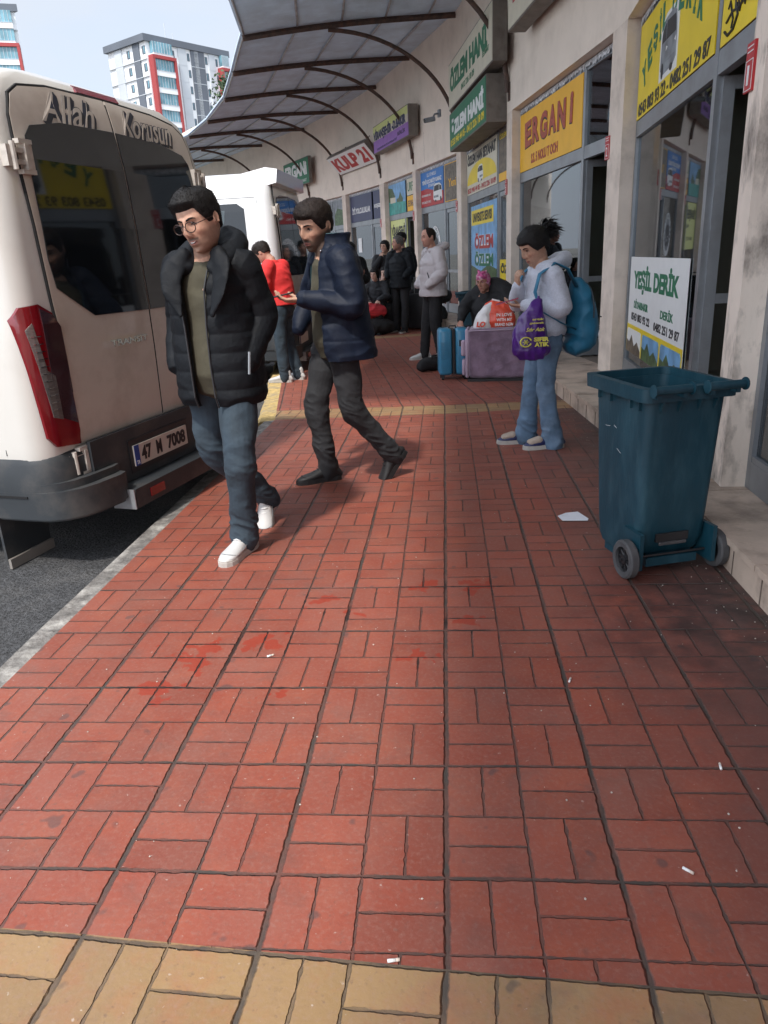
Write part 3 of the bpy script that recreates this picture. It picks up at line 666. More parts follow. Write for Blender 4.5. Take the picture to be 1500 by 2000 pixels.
# bay 4
r, w_, h_ = panel_sign(4, 1.1, 2.66, 2.41, 3.13, M_['blue'], 'blue and red YENİ KOCAKÖY KARAZ board with a white minibus')
poly_part(r, [(0, 0), (w_, 0), (w_, .25), (w_*.6, .30), (w_*.3, .37), (0, .36)], M_['red'], 'red_field', -.002)
text('S.S. 57 NOLU', w_*.4, .07, M_['white'], r, w_*.5, -.0005, .64, .003); text('YENİ KOCAKÖY KARAZ', w_*.86, .11, M_['white'], r, w_*.5, -.0005, .52, .003, bold=.015)
text('SEYAHAT', w_*.3, .06, M_['white'], r, w_*.5, -.0005, .42, .003)
text('DİYARBAKIR 0412', w_*.42, .06, M_['white'], r, w_*.26, -.003, .24, .003); text('KOCAKÖY 0412', w_*.42, .06, M_['white'], r, w_*.26, -.003, .10, .003)
minibus_print(r, w_*.56, .05, w_*.4, .38, M_['white'], flip=True)
r, w_, h_ = panel_sign(4, .1, 1.0, 2.41, 3.13, M_['photo_brown'], 'narrow brown wood-effect board in an orange border next to the blue and red board', border=M_['orange'])
text('Yeni', w_*.5, .16, M_['orange'], r, w_/2, -.0005, .35, .003)
r, w_, h_ = panel_sign(4, 1.55, 2.05, 1.1, 1.98, M_['white'], 'white oval window sticker with a dark minibus inside a lettered ring', 'sticker', 'window_sticker', y=.138, th=.002)
bpy.data.objects.remove(r.children[0])
poly_part(r, ell(w_/2, h_/2, .36, .44), M_['white'], 'panel', 0, .003); poly_part(r, ell(w_/2, h_/2, .27, .33), M_['photo_grey'], 'inner_disc', -.002)
minibus_print(r, w_/2-.22, h_/2-.25, .44, .46, M_['black'])
for k in range(16):
    a = R(200-k*14.5); text('YENİ KOCAKÖY KAR'[k], .05, .07, M_['black'], r, w_/2+.315*math.cos(a), -.0005, h_/2+.385*math.sin(a), .002, rot=a-PI/2) if 'YENİ KOCAKÖY KAR'[k] != ' ' else None
# bay 5
r, w_, h_ = panel_sign(5, .95, 2.43, 2.41, 3.13, M_['photo_sky'], 'printed photo board of a turquoise pool with trees and a domed pavilion')
poly_part(r, [(0, 0), (w_, 0), (w_, .25), (0, .32)], M_['photo_water'], 'water', -.002); poly_part(r, [(0, .32), (w_*.4, .30), (w_*.4, .42), (w_*.25, .62), (0, .66)], M_['photo_green'], 'trees', -.003)
poly_part(r, [(w_*.1, .28), (w_*.42, .28), (w_*.42, .40), (w_*.1, .42)], M_['cream'], 'pavilion', -.005); poly_part(r, [(w_*.48, .28), (w_*.85, .26), (w_*.85, .34), (w_*.7, .5), (w_*.6, .36), (w_*.48, .36)], M_['photo_green'], 'trees', -.004)
r, w_, h_ = panel_sign(5, .1, .82, 2.77, 3.13, M_['cream'], 'small cream board reading URFA, upper of the two beside the pool photo'); text('URFA', w_*.8, .2, M_['green'], r, w_/2, -.0005, h_/2, .003)
r, w_, h_ = panel_sign(5, .1, .82, 2.41, 2.75, M_['orange'], 'small orange board with blue lettering, lower of the two beside the pool photo'); text('SEYAHAT', w_*.8, .14, M_['navy'], r, w_/2, -.0005, h_/2, .003)
r, w_, h_ = panel_sign(5, .95, 2.43, 1.2, 2.27, M_['lime'], 'pale yellow VİRANŞEHİR poster filling the window under the pool photo', 'poster', 'window_poster', y=.132, th=.004)
text('VİRANŞEHİR', w_*.92, .34, M_['black'], r, w_/2, -.0005, h_-.26, .002, bold=.03); text('BİRLİK', w_*.3, .1, M_['black'], r, w_*.78, -.0005, h_-.52, .002); text('0414 511 22', w_*.5, .09, M_['black'], r, w_*.5, -.0005, .25, .002)
# bay 6
r, w_, h_ = panel_sign(6, .93, 2.75, 2.41, 3.13, M_['navy'], 'navy blue board reading İYİ YOLCULUKLAR in white'); text('İYİ YOLCULUKLAR', w_*.85, .20, M_['white'], r, w_/2, -.0005, .32, .003, bold=.02)
r, w_, h_ = panel_sign(6, .08, .80, 2.41, 3.13, M_['navy'], 'narrow navy board reading HOŞGELD, right beside the wider navy one'); text('HOŞGELD', w_*.85, .13, M_['white'], r, w_/2, -.0005, .32, .003, bold=.02)
r, w_, h_ = panel_sign(6, 2.0, 2.3, 1.55, 1.95, M_['white'], 'white sheet of paper taped inside the window under the navy board', 'notice', 'paper_notice', y=.132, th=.002)
r, w_, h_ = panel_sign(7, 1.1, 2.55, 2.41, 3.13, M_['photo_grey'], 'grey street photo board past the wide navy board'); poly_part(r, [(0, 0), (w_, 0), (w_, .2), (w_*.3, .35), (0, .3)], M_['photo_brown'], 'picture', -.002)
r, w_, h_ = panel_sign(7, .08, .95, 2.41, 3.13, M_['photo_grey'], 'narrow dark photo board squeezed between a grey photo board and the pillar'); poly_part(r, [(0, 0), (w_, 0), (w_, .4), (w_*.3, .5), (0, .3)], M_['photo_green'], 'picture', -.002)
# bay 0 (only its lower right corner shows): dark red photo poster in the nearest window
r, w_, h_ = panel_sign(0, .12, 2.2, .35, 2.2, M_['brick'], 'dark red poster in the nearest shop window at the picture edge', 'poster', 'window_poster', y=.132, th=.004)

def lightbox(i, s_near, s_far, z0, z1, r0, r1, th, face, label, side=M_['boxgrey'], name='lightbox_sign'):
    """deep sign box hung on the wall; r0, r1 = how far its face stands out at the foot and the head"""
    Mx, L = BF[i]; h_ = z1-z0; tilt = math.atan2(r1-r0, h_); w_ = s_far-s_near
    root = empty(name, M=Mx @ Matrix.Translation((L-s_far, -r0, z0)) @ Matrix.Rotation(tilt, 4, 'X'), label=label, cat='sign')
    H = h_/math.cos(tilt)
    mb = MB(); mb.box(0, w_, .004, th, 0, H); mb.build('sign_box', side, root)
    mb = MB(); mb.box(.02, w_-.02, -.003, .003, .02, H-.02); mb.build('sign_face', face, root)
    for x in (w_*.2, w_*.8):
        b_ = MB(); b_.tube([(x, th, H*.8), (x, max(r0, r1)+.02, H*.8+.02)], .012, 6); b_.build('bracket', M_['steelrust'], root)
    return root, w_, H
r, w_, H = lightbox(3, -.42, 3.15, 3.80, 4.52, .30, .30, .20, M_['cream'], 'cream lightbox reading ÖZLEM HANİ in dark green, upper of the pair above the pillar')
text('ÖZLEM HANİ', w_*.86, .40, M_['green'], r, w_*.48, -.004, H*.62, .003, bold=.03); text('0412 226 18 09', w_*.3, .09, M_['green'], r, w_*.5, -.004, H*.2, .003); text('SEYAHAT', w_*.12, .07, M_['green'], r, w_*.88, -.004, H*.3, .003)
r, w_, H = lightbox(3, 0.0, 3.12, 3.13, 3.74, .30, .30, .34, M_['green'], 'green lightbox reading ÖZLEM HANİ in white with yellow phone numbers, lower of the pair')
text('ÖZLEM HANİ', w_*.9, .30, M_['white'], r, w_*.5, -.004, H*.60, .003, bold=.035); text('0 533 945 44 05 - 0412 226 18 09', w_*.92, .11, M_['yellow'], r, w_*.5, -.004, H*.2, .003, bold=.01)
r, w_, H = lightbox(5, -.78, 2.2, 3.86, 4.48, .30, .30, .22, M_['purple'], 'yellow to violet lightbox reading VİRANŞEHİR D.BAKIR')
poly_part(r, [(.02, H*.45), (w_-.02, H*.45), (w_-.02, H-.02), (.02, H-.02)], M_['cream'], 'yellow_field', -.005); poly_part(r, [(.02, H*.7), (w_-.02, H*.7), (w_-.02, H-.02), (.02, H-.02)], M_['lime'], 'yellow_field', -.007)
text('VİRANŞEHİR -D.BAKIR', w_*.92, .30, M_['navy'], r, w_*.48, -.008, H*.62, .003, bold=.03); text('BİRLİK', w_*.2, .1, M_['black'], r, w_*.82, -.004, H*.27, .003); text('TAŞIYICILAR KOOPERATİFİ', w_*.6, .07, M_['navy'], r, w_*.4, -.004, H*.12, .003)
r, w_, H = lightbox(6, -.22, 3.1, 3.77, 4.22, .05, .46, .16, M_['white'], 'white sign leaning out from the wall with red KULP 21 lettering')
text('KULP 21', w_*.88, .42, M_['red'], r, w_*.5, -.004, H*.5, .003, bold=.03)
r, w_, H = lightbox(7, 2.0, 4.6, 3.8, 4.6, .28, .28, .1, M_['green'], 'green sign reading ERGANi in white letters, beyond the parked white van')
text('ERGANi', w_*.86, .42, M_['white'], r, w_*.5, -.004, H*.6, .003, bold=.03); text('TUM ILCE OTOBUS SEYAHAT', w_*.8, .09, M_['white'], r, w_*.5, -.004, H*.15, .003)
r, w_, H = lightbox(2, .3, 2.74, 3.92, 4.8, .30, .30, .22, M_['cream'], 'pinkish lightbox with faded red writing cut by the top of the picture')
text('ERGANİ', w_*.8, .4, M_['red'], r, w_*.5, -.004, H*.5, .003, bold=.02)

for (i, z, lab) in ((1, 2.02, 'red number plaque reading 1 on the pillar beside the near open doorway'), (2, 2.16, 'red number plaque on the pillar after the orange board'), (3, 2.16, 'red number plaque on the pillar left of the orange board'), (4, 2.16, 'red number plaque on the pillar next to the oval sun board'), (5, 2.16, 'red number plaque on the pillar right of the VİRANŞEHİR poster'), (6, 2.16, 'red number plaque on the pillar right of the navy boards')):
    Mx, L = BF[i]
    root = empty('number_plaque', M=Mx @ Matrix.Translation((L-.045, -.012, z)), label=lab, cat='plaque', group='red number plaques on the pillars')
    root.scale = (.78, 1, .82); mb = MB(); mb.box(0, .14, 0, .012, 0, .17); mb.box(0.0, .14, 0, .012, .17, .25); mb.build('plate', M_['red'], root)
    b_ = MB(); e = .006
    for (a, b, c, d) in ((.006, .134, .008, .012), (.006, .134, .158, .162), (.006, .010, .012, .158), (.130, .134, .012, .158), (.02, .12, .20, .206), (.02, .12, .225, .231)): b_.box(a, b, -.002, 0, c, d)
    b_.build('border', M_['white'], root); text('1' if i == 1 else str(i), .03 if i == 1 else .05, .1, M_['white'], root, .062, -.0005, .085, .002)
# ================================================================== vans
M_['vanwhite'] = mat('van_white_paint', (.62, .60, .56), .28, 0, .03, 2, coat=.5, dirt=(.36, .31, .26), dirt_amt=.18, dscale=2.5)
M_['vanbright'] = mat('clean_white_paint', (.78, .79, .80), .28, 0, .02, 2, coat=.5)
M_['vancream'] = mat('van_door_paint', (.56, .50, .44), .30, 0, .04, 2, coat=.5, dirt=(.27, .20, .15), dirt_amt=.55, dscale=2.2)
M_['bumper'] = mat('grey_bumper_plastic', (.028, .033, .038), .55, 0, .12, 4, bump=.0008, bscale=300, dirt=(.16, .14, .12), dirt_amt=.4, dscale=3)
M_['lampred'] = mat('red_lamp_lens', (.17, .004, .008), .12, 0, .12, 12, coat=.8)
M_['lampdark'] = mat('smoked_lamp_lens', (.05, .02, .025), .12, 0, .1, 12, coat=.8)
M_['lampclear'] = mat('clear_lamp_reflector', (.20, .18, .17), .25, .5, .25, 30, coat=.8, stretch=(1, 1, 5))
M_['chrome'] = mat('chrome', (.6, .6, .6), .15, 1, .02, 4)
M_['gap'] = mat('panel_gap', (.006, .006, .007), .8)
M_['hinge'] = mat('white_hinge_metal', (.52, .48, .43), .45, 0, .08, 20, dirt=(.15, .12, .10), dirt_amt=.5, dscale=14)
M_['rubber'] = mat('tyre_rubber', (.022, .022, .023), .8, 0, .2, 12, dirt=(.10, .09, .08), dirt_amt=.5, dscale=8)
M_['decal'] = mat('decal_navy', (.03, .035, .055), .4)
M_['decal2'] = mat('decal_beige', (.48, .43, .38), .4)

def rrect(wdt, y0, y1, r0, r1, nseg=7):
    """plan outline, x across, y along (rear at y0, nose at y1)"""
    pts = []
    for (cx, cy, r, a0) in ((-wdt+r0, y0+r0, r0, 180), (wdt-r0, y0+r0, r0, 270), (wdt-r1, y1-r1, r1, 0), (-wdt+r1, y1-r1, r1, 90)):
        for k in range(nseg+1):
            a = R(a0+90*k/nseg); pts.append((cx+r*math.cos(a), cy+r*math.sin(a)))
    return pts
VAN_RINGS = [  # z, half width, rear y, front y, rear radius, front radius
 (.19, .96, .07, 5.30, .12, .30), (.30, 1.02, .03, 5.45, .13, .35), (.55, 1.03, .01, 5.50, .13, .35), (.95, 1.03, .0, 5.48, .13, .40),
 (1.15, 1.025, .0, 5.38, .13, .40), (1.25, 1.02, .005, 4.95, .13, .35), (1.60, 1.0, .015, 4.55, .13, .35), (1.90, .965, .035, 4.20, .13, .35),
 (2.05, .935, .055, 4.05, .13, .35), (2.16, .905, .070, 3.95, .13, .35), (2.24, .86, .090, 3.88, .15, .35), (2.30, .78, .125, 3.80, .20, .35), (2.335, .65, .19, 3.7, .25, .35), (2.36, .38, .36, 3.4, .25, .3)]
def rear_y(z):
    for i in range(len(VAN_RINGS)-1):
        a, b = VAN_RINGS[i], VAN_RINGS[i+1]
        if a[0] <= z <= b[0]: return a[2]+(b[2]-a[2])*(z-a[0])/(b[0]-a[0])
    return VAN_RINGS[0][2] if z < .1 else VAN_RINGS[-1][2]
def van_halfw(z):
    for i in range(len(VAN_RINGS)-1):
        a, b = VAN_RINGS[i], VAN_RINGS[i+1]
        if a[0] <= z <= b[0]: return a[1]+(b[1]-a[1])*(z-a[0])/(b[0]-a[0])
    return VAN_RINGS[-1][1]
def rear_patch(poly, off, th, nsub=1):
    """a thin solid following the rear face: poly in (x, z), off = how proud it stands"""
    bm = bmesh.new(); vs = [bm.verts.new((x, 0, z)) for x, z in poly]; f = bm.faces.new(vs)
    zs = [z for x, z in poly]; z = math.floor(min(zs)*20)/20
    xs = [x for x, z_ in poly]
    while z < max(zs):
        bmesh.ops.bisect_plane(bm, geom=bm.verts[:]+bm.edges[:]+bm.faces[:], plane_co=(0, 0, z), plane_no=(0, 0, 1)); z += .05
    for x in (-1.025, -1.018, -1.008, -.995, -.98, -.96, -.935, -.905, .905, .935, .96, .98, .995, 1.008, 1.018, 1.025):
        if min(xs) < x < max(xs): bmesh.ops.bisect_plane(bm, geom=bm.verts[:]+bm.edges[:]+bm.faces[:], plane_co=(x, 0, 0), plane_no=(1, 0, 0))
    r = bmesh.ops.extrude_face_region(bm, geom=bm.faces[:]); top = {g for g in r['geom'] if isinstance(g, bmesh.types.BMVert)}
    for v in bm.verts:
        hw = van_halfw(v.co.z); rr = .13; e = abs(v.co.x)-(hw-rr)
        cy = 0 if e <= 0 else rr-math.sqrt(max(0, rr*rr-min(e, rr*.995)**2))
        v.co.y = rear_y(v.co.z)+cy-off-(th if v in top else 0)
    bmesh.ops.recalc_face_normals(bm, faces=bm.faces[:]); bm.verts.index_update()
    vv = [v.co[:] for v in bm.verts]; ff = [tuple(v.index for v in f.verts) for f in bm.faces]; bm.free(); return vv, ff
def rp(name, poly, off, th, m, par, smooth=False, label=None):
    mb = MB(); vv, ff = rear_patch(poly, off, th); mb.add(vv, ff); o = mb.build(name, m, par, auto=35 if smooth else None)
    if label: o['label'] = label
    return o
def side_patch(poly, sg, off, th):
    """thin solid following the van's flank: poly in (y, z)"""
    bm = bmesh.new(); vs = [bm.verts.new((0, y, z)) for y, z in poly]; bm.faces.new(vs); z = math.floor(min(z for y, z in poly)*20)/20
    while z < max(q[1] for q in poly):
        bmesh.ops.bisect_plane(bm, geom=bm.verts[:]+bm.edges[:]+bm.faces[:], plane_co=(0, 0, z), plane_no=(0, 0, 1)); z += .05
    r = bmesh.ops.extrude_face_region(bm, geom=bm.faces[:]); top = {g for g in r['geom'] if isinstance(g, bmesh.types.BMVert)}
    for v in bm.verts: v.co.x = sg*(van_halfw(v.co.z)+off+(th if v in top else 0))
    bmesh.ops.recalc_face_normals(bm, faces=bm.faces[:]); bm.verts.index_update()
    vv = [v.co[:] for v in bm.verts]; ff = [tuple(v.index for v in f.verts) for f in bm.faces]; bm.free(); return vv, ff
def mir(poly): return [(-x, z) for x, z in poly][::-1]
def outline_strip(poly, w_):
    """thin seam pieces along an open polyline (x,z)"""
    out = []
    for (a, b) in zip(poly[:-1], poly[1:]):
        d = Vector((b[0]-a[0], b[1]-a[1])); nn = Vector((-d.y, d.x)).normalized()*w_/2; e = d.normalized()*w_*.3
        out.append([(a[0]-nn.x-e.x, a[1]-nn.y-e.y), (b[0]-nn.x+e.x, b[1]-nn.y+e.y), (b[0]+nn.x+e.x, b[1]+nn.y+e.y), (a[0]+nn.x-e.x, a[1]+nn.y-e.y)])
    return out

def wheel(par, x, y, z, r=.36, wd=.24, sgn=1):
    tb = MB(); M = Matrix.Translation((x, y, z)) @ Matrix.Rotation(PI/2, 4, 'Y')
    tb.rev([(r*.62, -wd/2), (r*.93, -wd/2), (r, -wd*.35), (r, wd*.35), (r*.93, wd/2), (r*.62, wd/2)], 28, M=M)
    w = tb.build('wheel', M_['rubber'], par, auto=40)
    rb = MB(); rb.rev([(.05, wd*.38), (r*.35, wd*.40), (r*.5, wd*.30), (r*.6, wd*.42), (r*.63, wd*.42), (r*.63, -wd*.4), (.05, -wd*.4)], 28, M=M if sgn > 0 else M @ Matrix.Rotation(PI, 4, 'X'))
    rb.build('rim', M_['galv'], w, auto=40)

def make_van(origin, fwd, label, zoff=0.0, doormat='vancream', text_decals=True, side_window=False, spoiler=False, zs=1.0, paint='vanwhite'):
    f = Vector((fwd[0], fwd[1], 0)).normalized(); rx = Vector((f.y, -f.x, 0))     # x to the van's right
    Mx = Matrix(((rx.x, f.x, 0, origin[0]), (rx.y, f.y, 0, origin[1]), (0, 0, zs, zoff), (0, 0, 0, 1)))
    root = empty('minibus', M=Mx, label=label, cat='van')
    mb = MB(); rings = [rrect(a[1], a[2], a[3], a[4], a[5]) for a in VAN_RINGS]; n = len(rings[0])
    vs = [(x, y, VAN_RINGS[i][0]) for i, rg in enumerate(rings) for x, y in rg]
    fs = [(i*n+j, i*n+(j+1) % n, (i+1)*n+(j+1) % n, (i+1)*n+j) for i in range(len(rings)-1) for j in range(n)]
    fs += [tuple(range(n-1, -1, -1)), tuple((len(rings)-1)*n+j for j in range(n))]
    mb.add(vs, fs); mb.build('body', M_[paint], root, auto=50)
    # ---- rear doors (left one then its mirror image)
    doorL = [(-.765, .53), (-.008, .53), (-.008, 2.26), (-.45, 2.25), (-.66, 2.22), (-.735, 2.175), (-.775, 2.09), (-.80, 1.9), (-.79, 1.25)]
    winL = [(-.50, 1.16), (-.009, 1.155), (-.009, 2.10), (-.45, 2.09), (-.67, 2.05), (-.72, 2.0), (-.745, 1.85), (-.765, 1.45), (-.745, 1.31)]
    for sg in (0, 1):
        P = (lambda q: mir(q)) if sg else (lambda q: q)
        d = rp('rear_door', P(doorL), .004, .012, M_[doormat], root, True)
        rp('door_window', P(winL), .0175, .005, M_['darkglass'], d)
        for q in outline_strip([(-.77, .53), (-.795, 1.25), (-.805, 1.9), (-.78, 2.08), (-.74, 2.18), (-.66, 2.227), (-.45, 2.257), (0, 2.268)], .009):
            rp('door_seam', P(q), .002, .0125, M_['gap'], d)
        rp('centre_seal', P([(-.0075, .53), (-.0005, .53), (-.0005, 2.24), (-.0075, 2.24)]), .003, .010, M_['gap'], d)
        # pressed bulge under the window and lower dent line
        for hz in (1.90, .44, 1.30):
            if hz == 1.30 : continue
            hb = MB(); x0 = -.885
            hb.box(x0+.07, x0+.155, -.045, -.012, hz-.075, hz-.055); hb.box(x0+.07, x0+.155, -.045, -.012, hz+.055, hz+.075); hb.box(x0+.10, x0+.125, -.05, -.012, hz-.055, hz+.055)
            hb.box(x0+.13, x0+.155, -.04, -.012, hz-.055, hz+.055); hb.box(x0+.03, x0+.10, -.038, -.010, hz-.035, hz-.015); hb.box(x0+.03, x0+.10, -.038, -.010, hz+.015, hz+.035)
            hb.tube([(x0+.035, -.035, hz-.06), (x0+.035, -.035, hz+.06)], .013, 8); hb.box(x0, x0+.03, -.03, .02, hz-.045, hz+.045)
            Mh = Matrix.Scale(-1, 4, (1, 0, 0)) if sg else Matrix.Identity(4)
            yy = rear_y(hz)
            hb.v = [tuple(Mh @ Vector((x, y+yy, z))) for x, y, z in hb.v]
            hb.build('door_hinge', M_['hinge'], d, auto=30)
    # ---- tail lamps: lens wraps the corner
    lamp = [(-.975, .60), (-.94, .55), (-.78, .53), (-.765, .60), (-.79, 1.14), (-.82, 1.20), (-.90, 1.245), (-.985, 1.235), (-1.015, 1.18)]
    for sg in (0, 1):
        P = (lambda q: mir(q)) if sg else (lambda q: q)
        L0 = rp('tail_lamp', P(lamp), .006, .014, M_['lampred'], root, True)
        rp('lamp_segment', P([(-.905, .88), (-.775, .80), (-.78, 1.13), (-.82, 1.19), (-.90, 1.225)]), .0202, .003, M_['lampdark'], L0)
        rp('lamp_segment', P([(-.985, 1.13), (-.955, 1.16), (-.925, .93), (-.88, .90), (-.875, .68), (-.935, .70)]), .0202, .003, M_['lampclear'], L0)
        rp('lamp_segment', P([(-.885, .88), (-.78, .82), (-.772, .64), (-.885, .69)]), .0202, .002, M_['lampdark'], L0)
        for k in range(11):
            z = .735+.036*k
            rp('reflector_rib', P([(-.932-.004*k, z), (-.885-.004*k, z), (-.885-.004*k, z+.004), (-.932-.004*k, z+.004)]), .0235, .002, M_['chrome'], L0)
    # ---- bumper, plate carrier and step
    bp = MB()
    out = rrect(1.045, -.02, 1.05, .17, .02)
    low = []
    prof_ = [(.165, .955, .06), (.18, 1.0, .01), (.22, 1.04, -.02), (.30, 1.045, -.025), (.47, 1.04, -.02), (.50, 1.03, -.005), (.515, 1.0, .03)]
    rings = [rrect(hw, y0, 1.05, .17, .02) for z, hw, y0 in prof_]; n = len(rings[0])
    vs = [(x, y, prof_[i][0]) for i, rg in enumerate(rings) for x, y in rg]
    fs = [(i*n+j, i*n+(j+1) % n, (i+1)*n+(j+1) % n, (i+1)*n+j) for i in range(len(rings)-1) for j in range(n)]+[tuple(range(n-1, -1, -1)), tuple((len(rings)-1)*n+j for j in range(n))]
    bp.add(vs, fs); b = bp.build('bumper', M_['bumper'], root, auto=40)
    st = MB(); st.prism([(-.60, .115), (.66, .115), (.66, .225), (-.60, .225)], -.165, -.03); st.build('bumper_step', M_['bumper'], b)
    cr = MB()
    for sg in (-1, 1):
        q_ = [(1.047, .40), (1.047, .16), (1.040, .05), (1.00, -.03), (.93, -.085), (.84, -.115), (.66, -.135), (.60, -.12), (.585, -.06), (.585, .1)]; q_ = [(sg*x, y) for x, y in q_]; q_ = q_ if sg > 0 else q_[::-1]; cc_ = MB(); cc_.slab([(x*.97, y*.97+.02) for x, y in q_], .165, .185); cc_.slab(q_, .185, .33); cc_.slab([(x*.985, y*.7+.01) for x, y in q_], .33, .37); cc_.build('bumper_corner', M_['bumper'], b, auto=50)
    lp = MB(); lp.prism([(-.755, .23), (.755, .23), (.755, .53), (-.755, .53)], -.045, -.02); lp.build('lower_trim', M_['bumper'], b)
    pr = MB(); pr.box(-.45, .17, -.052, -.0455, .27, .46, bev=.0); pr.build('plate_recess', M_['plasticblack'], b)
    pt = empty('x'); bpy.data.objects.remove(pt)
    pm = MB(); pm.box(-.42, .14, -.062, -.0525, .305, .425); pl = pm.build('number_plate', mat('plate_white', (.55, .49, .43), .4, 0, .05, 12), b)
    e = MB(); e.box(-.42, -.375, -.0645, -.0622, .305, .425); e.build('blue_band', M_['navy'] if not text_decals else mat('eu_blue', (.01, .05, .25), .4), pl)
    if text_decals:
        text('47', .10, .085, M_['black'], pl, -.305, -.0625, .365, .002, bold=.02); text('M', .055, .085, M_['black'], pl, -.175, -.0625, .365, .002, bold=.02); text('7008', .20, .085, M_['black'], pl, .015, -.0625, .365, .002, bold=.02)
        text('TR', .03, .022, M_['white'], pl, -.397, -.065, .325, .001)
    for sg in (-1, 1):
        q = [(-.47, .145), (-.33, .145), (-.33, .195), (-.47, .195)]
        rfm = MB(); rfm.prism(q if sg < 0 else mir(q), -.171, -.1655); rfm.build('reflector', M_['lampred'], b)
    for x in (-.62,):
        gm = MB(); gm.box(x, x+.006, -.167, -.02, .115, .228); gm.build('trim_joint', M_['galv'], b)
    # side moulding grooves
    for sg in (-1, 1):
        sm = MB(); sm.box(*sorted((sg*1.046, sg*1.052)), .15, .9, .30, .312); sm.build('side_moulding', M_['gap'], b)
    # ---- high brake lamp, badge, name transfers
    hl = MB(); hl.add([(-.20, rear_y(2.275)-.018, 2.272), (.16, rear_y(2.275)-.018, 2.272), (.18, rear_y(2.31)-.016, 2.308), (-.18, rear_y(2.315)-.016, 2.312), (-.20, rear_y(2.275)+.03, 2.268), (.16, rear_y(2.275)+.03, 2.268), (.18, rear_y(2.31)+.03, 2.300), (-.18, rear_y(2.315)+.03, 2.304)], [(0, 1, 2, 3), (7, 6, 5, 4), (0, 4, 5, 1), (1, 5, 6, 2), (2, 6, 7, 3), (3, 7, 4, 0)]); hl.build('brake_lamp', M_['lampred'], root, auto=30)
    if text_decals:
        yb = rear_y(1.0)-.0165
        text('TRANSIT', .34, .034, M_['chrome'], root, -.235, yb, 1.0, .004, name='badge', bold=.01)
        yb = rear_y(2.16)-.0172; cfz = lambda q: rear_y(q)-rear_y(2.16)
        for dx, mm, dd in ((.015, 'decal', 0), (.010, 'decal', .0004), (.005, 'decal', .0008), (0, 'decal', .0012), (0, 'decal2', .0018)):
            text('Allah', .42, .15, M_[mm], root, -.355+dx, yb-dd, 2.158-dx, .001, bold=.022 if mm == 'decal' else .001, shear=.45, name='transfer', conform=cfz)
            text('Korusun', .50, .14, M_[mm], root, .345+dx, yb-dd, 2.165-dx, .001, bold=.022 if mm == 'decal' else .001, shear=.45, name='transfer', conform=cfz)
    # ---- side windows both sides, windscreen, lamps at the nose, mirrors
    for sg in (-1, 1):
        for k, (a, b_, z0, z1) in enumerate(((.35, 1.95, 1.16, 1.99), (2.0, 3.2, 1.22, 1.93), (3.27, 4.05, 1.20, 1.82))):
            wm = MB(); pl_ = [(a, z0+.08), (a+.08, z0), (b_-.03, z0), (b_, z0+.03), (b_, z1-.05), (b_-.05, z1), (a+.12, z1), (a+.03, z1-.06)]
            vv, ff = side_patch(pl_, sg, .0005, .006); wm.add(vv, ff)
            wo_ = wm.build('side_window', M_['darkglass'], root)
            if side_window and sg < 0 and k == 0:
                pl_ = [(.62, 1.92)]+[(.62+.75*(1-math.cos(t/8*PI/2))+.0, 1.92-.62*math.sin(t/8*PI/2)) for t in range(1, 9)]+[(1.9, 1.3), (1.9, 1.92)]
                w2 = MB(); vv, ff = side_patch(pl_, sg, .007, .002); w2.add(vv, ff)
                w2.build('window_film', mat('window_film', (.06, .08, .09), .3, 0, .3, 3), wo_)
        for q in ([(.24, .52), (.22, 2.0), (.24, 2.17)], [(.24, 2.05), (3.9, 2.05)], [(.24, 1.12), (5.0, 1.12)]):
            for (a, b_) in zip(q[:-1], q[1:]):
                sm = MB(); x0 = sg*(van_halfw(a[1])+.0005); x1 = sg*(van_halfw(b_[1])+.0005)
                sm.tube([(x0, a[0], a[1]), (x1, b_[0], b_[1])], .003, 5); sm.build('panel_seam', M_['gap'], root)
        mm = MB(); mm.box(*sorted((sg*1.05, sg*1.28)), 4.35, 4.5, 1.35, 1.75, bev=.04); mm.tube([(sg*1.0, 4.4, 1.4), (sg*1.1, 4.42, 1.45)], .03, 8); mm.build('mirror', M_['plasticblack'], root, auto=40)
        hm = MB(); hm.ball((sg*.78, 5.42, .82), (.2, .09, .13), 16, 8); hm.build('headlight', M_['lampclear'], root, smooth=True)
        for y in (.95+.25, 4.55):
            wheel(root, sg*.90, y, .235+zoff*0, .35, .22, sg)
        ar = MB()
        for y in (1.2, 4.55):
            ar.prism([(y+.42*math.cos(R(a)), .235+.42*math.sin(R(a))) for a in range(0, 181, 15)], 0, .012, M=Matrix(((0, sg, 0, sg*1.031), (1, 0, 0, 0), (0, 0, 1, 0), (0, 0, 0, 1))))
        ar.build('wheel_arch', M_['plasticblack'], root)
        fl = MB(); fl.prism(([(-1.03, -.10), (-.70, -.10), (-.70, .2), (-1.03, .2)]) if sg < 0 else [(.70, -.10), (1.03, -.10), (1.03, .2), (.70, .2)], .39, .405); fl.build('mud_flap', M_['bumper'], root)
        f2 = MB(); f2.prism(([(-1.03, -.115), (-.70, -.115), (-.70, -.06), (-1.03, -.06)]) if sg < 0 else [(.70, -.115), (1.03, -.115), (1.03, -.06), (.70, -.06)], .372, .389); f2.build('mud_flap_strip', mat('flap_strip', (.22, .2, .18), .5), root)
    ws = MB(); ws.add([(-.86, 5.02, 1.24), (.86, 5.02, 1.24), (.78, 4.10, 2.08), (-.78, 4.10, 2.08), (-.86, 5.0, 1.22), (.86, 5.0, 1.22), (.78, 4.06, 2.06), (-.78, 4.06, 2.06)], [(0, 1, 2, 3), (7, 6, 5, 4), (0, 4, 5, 1), (1, 5, 6, 2), (2, 6, 7, 3), (3, 7, 4, 0)]); ws.build('windscreen', M_['darkglass'], root)
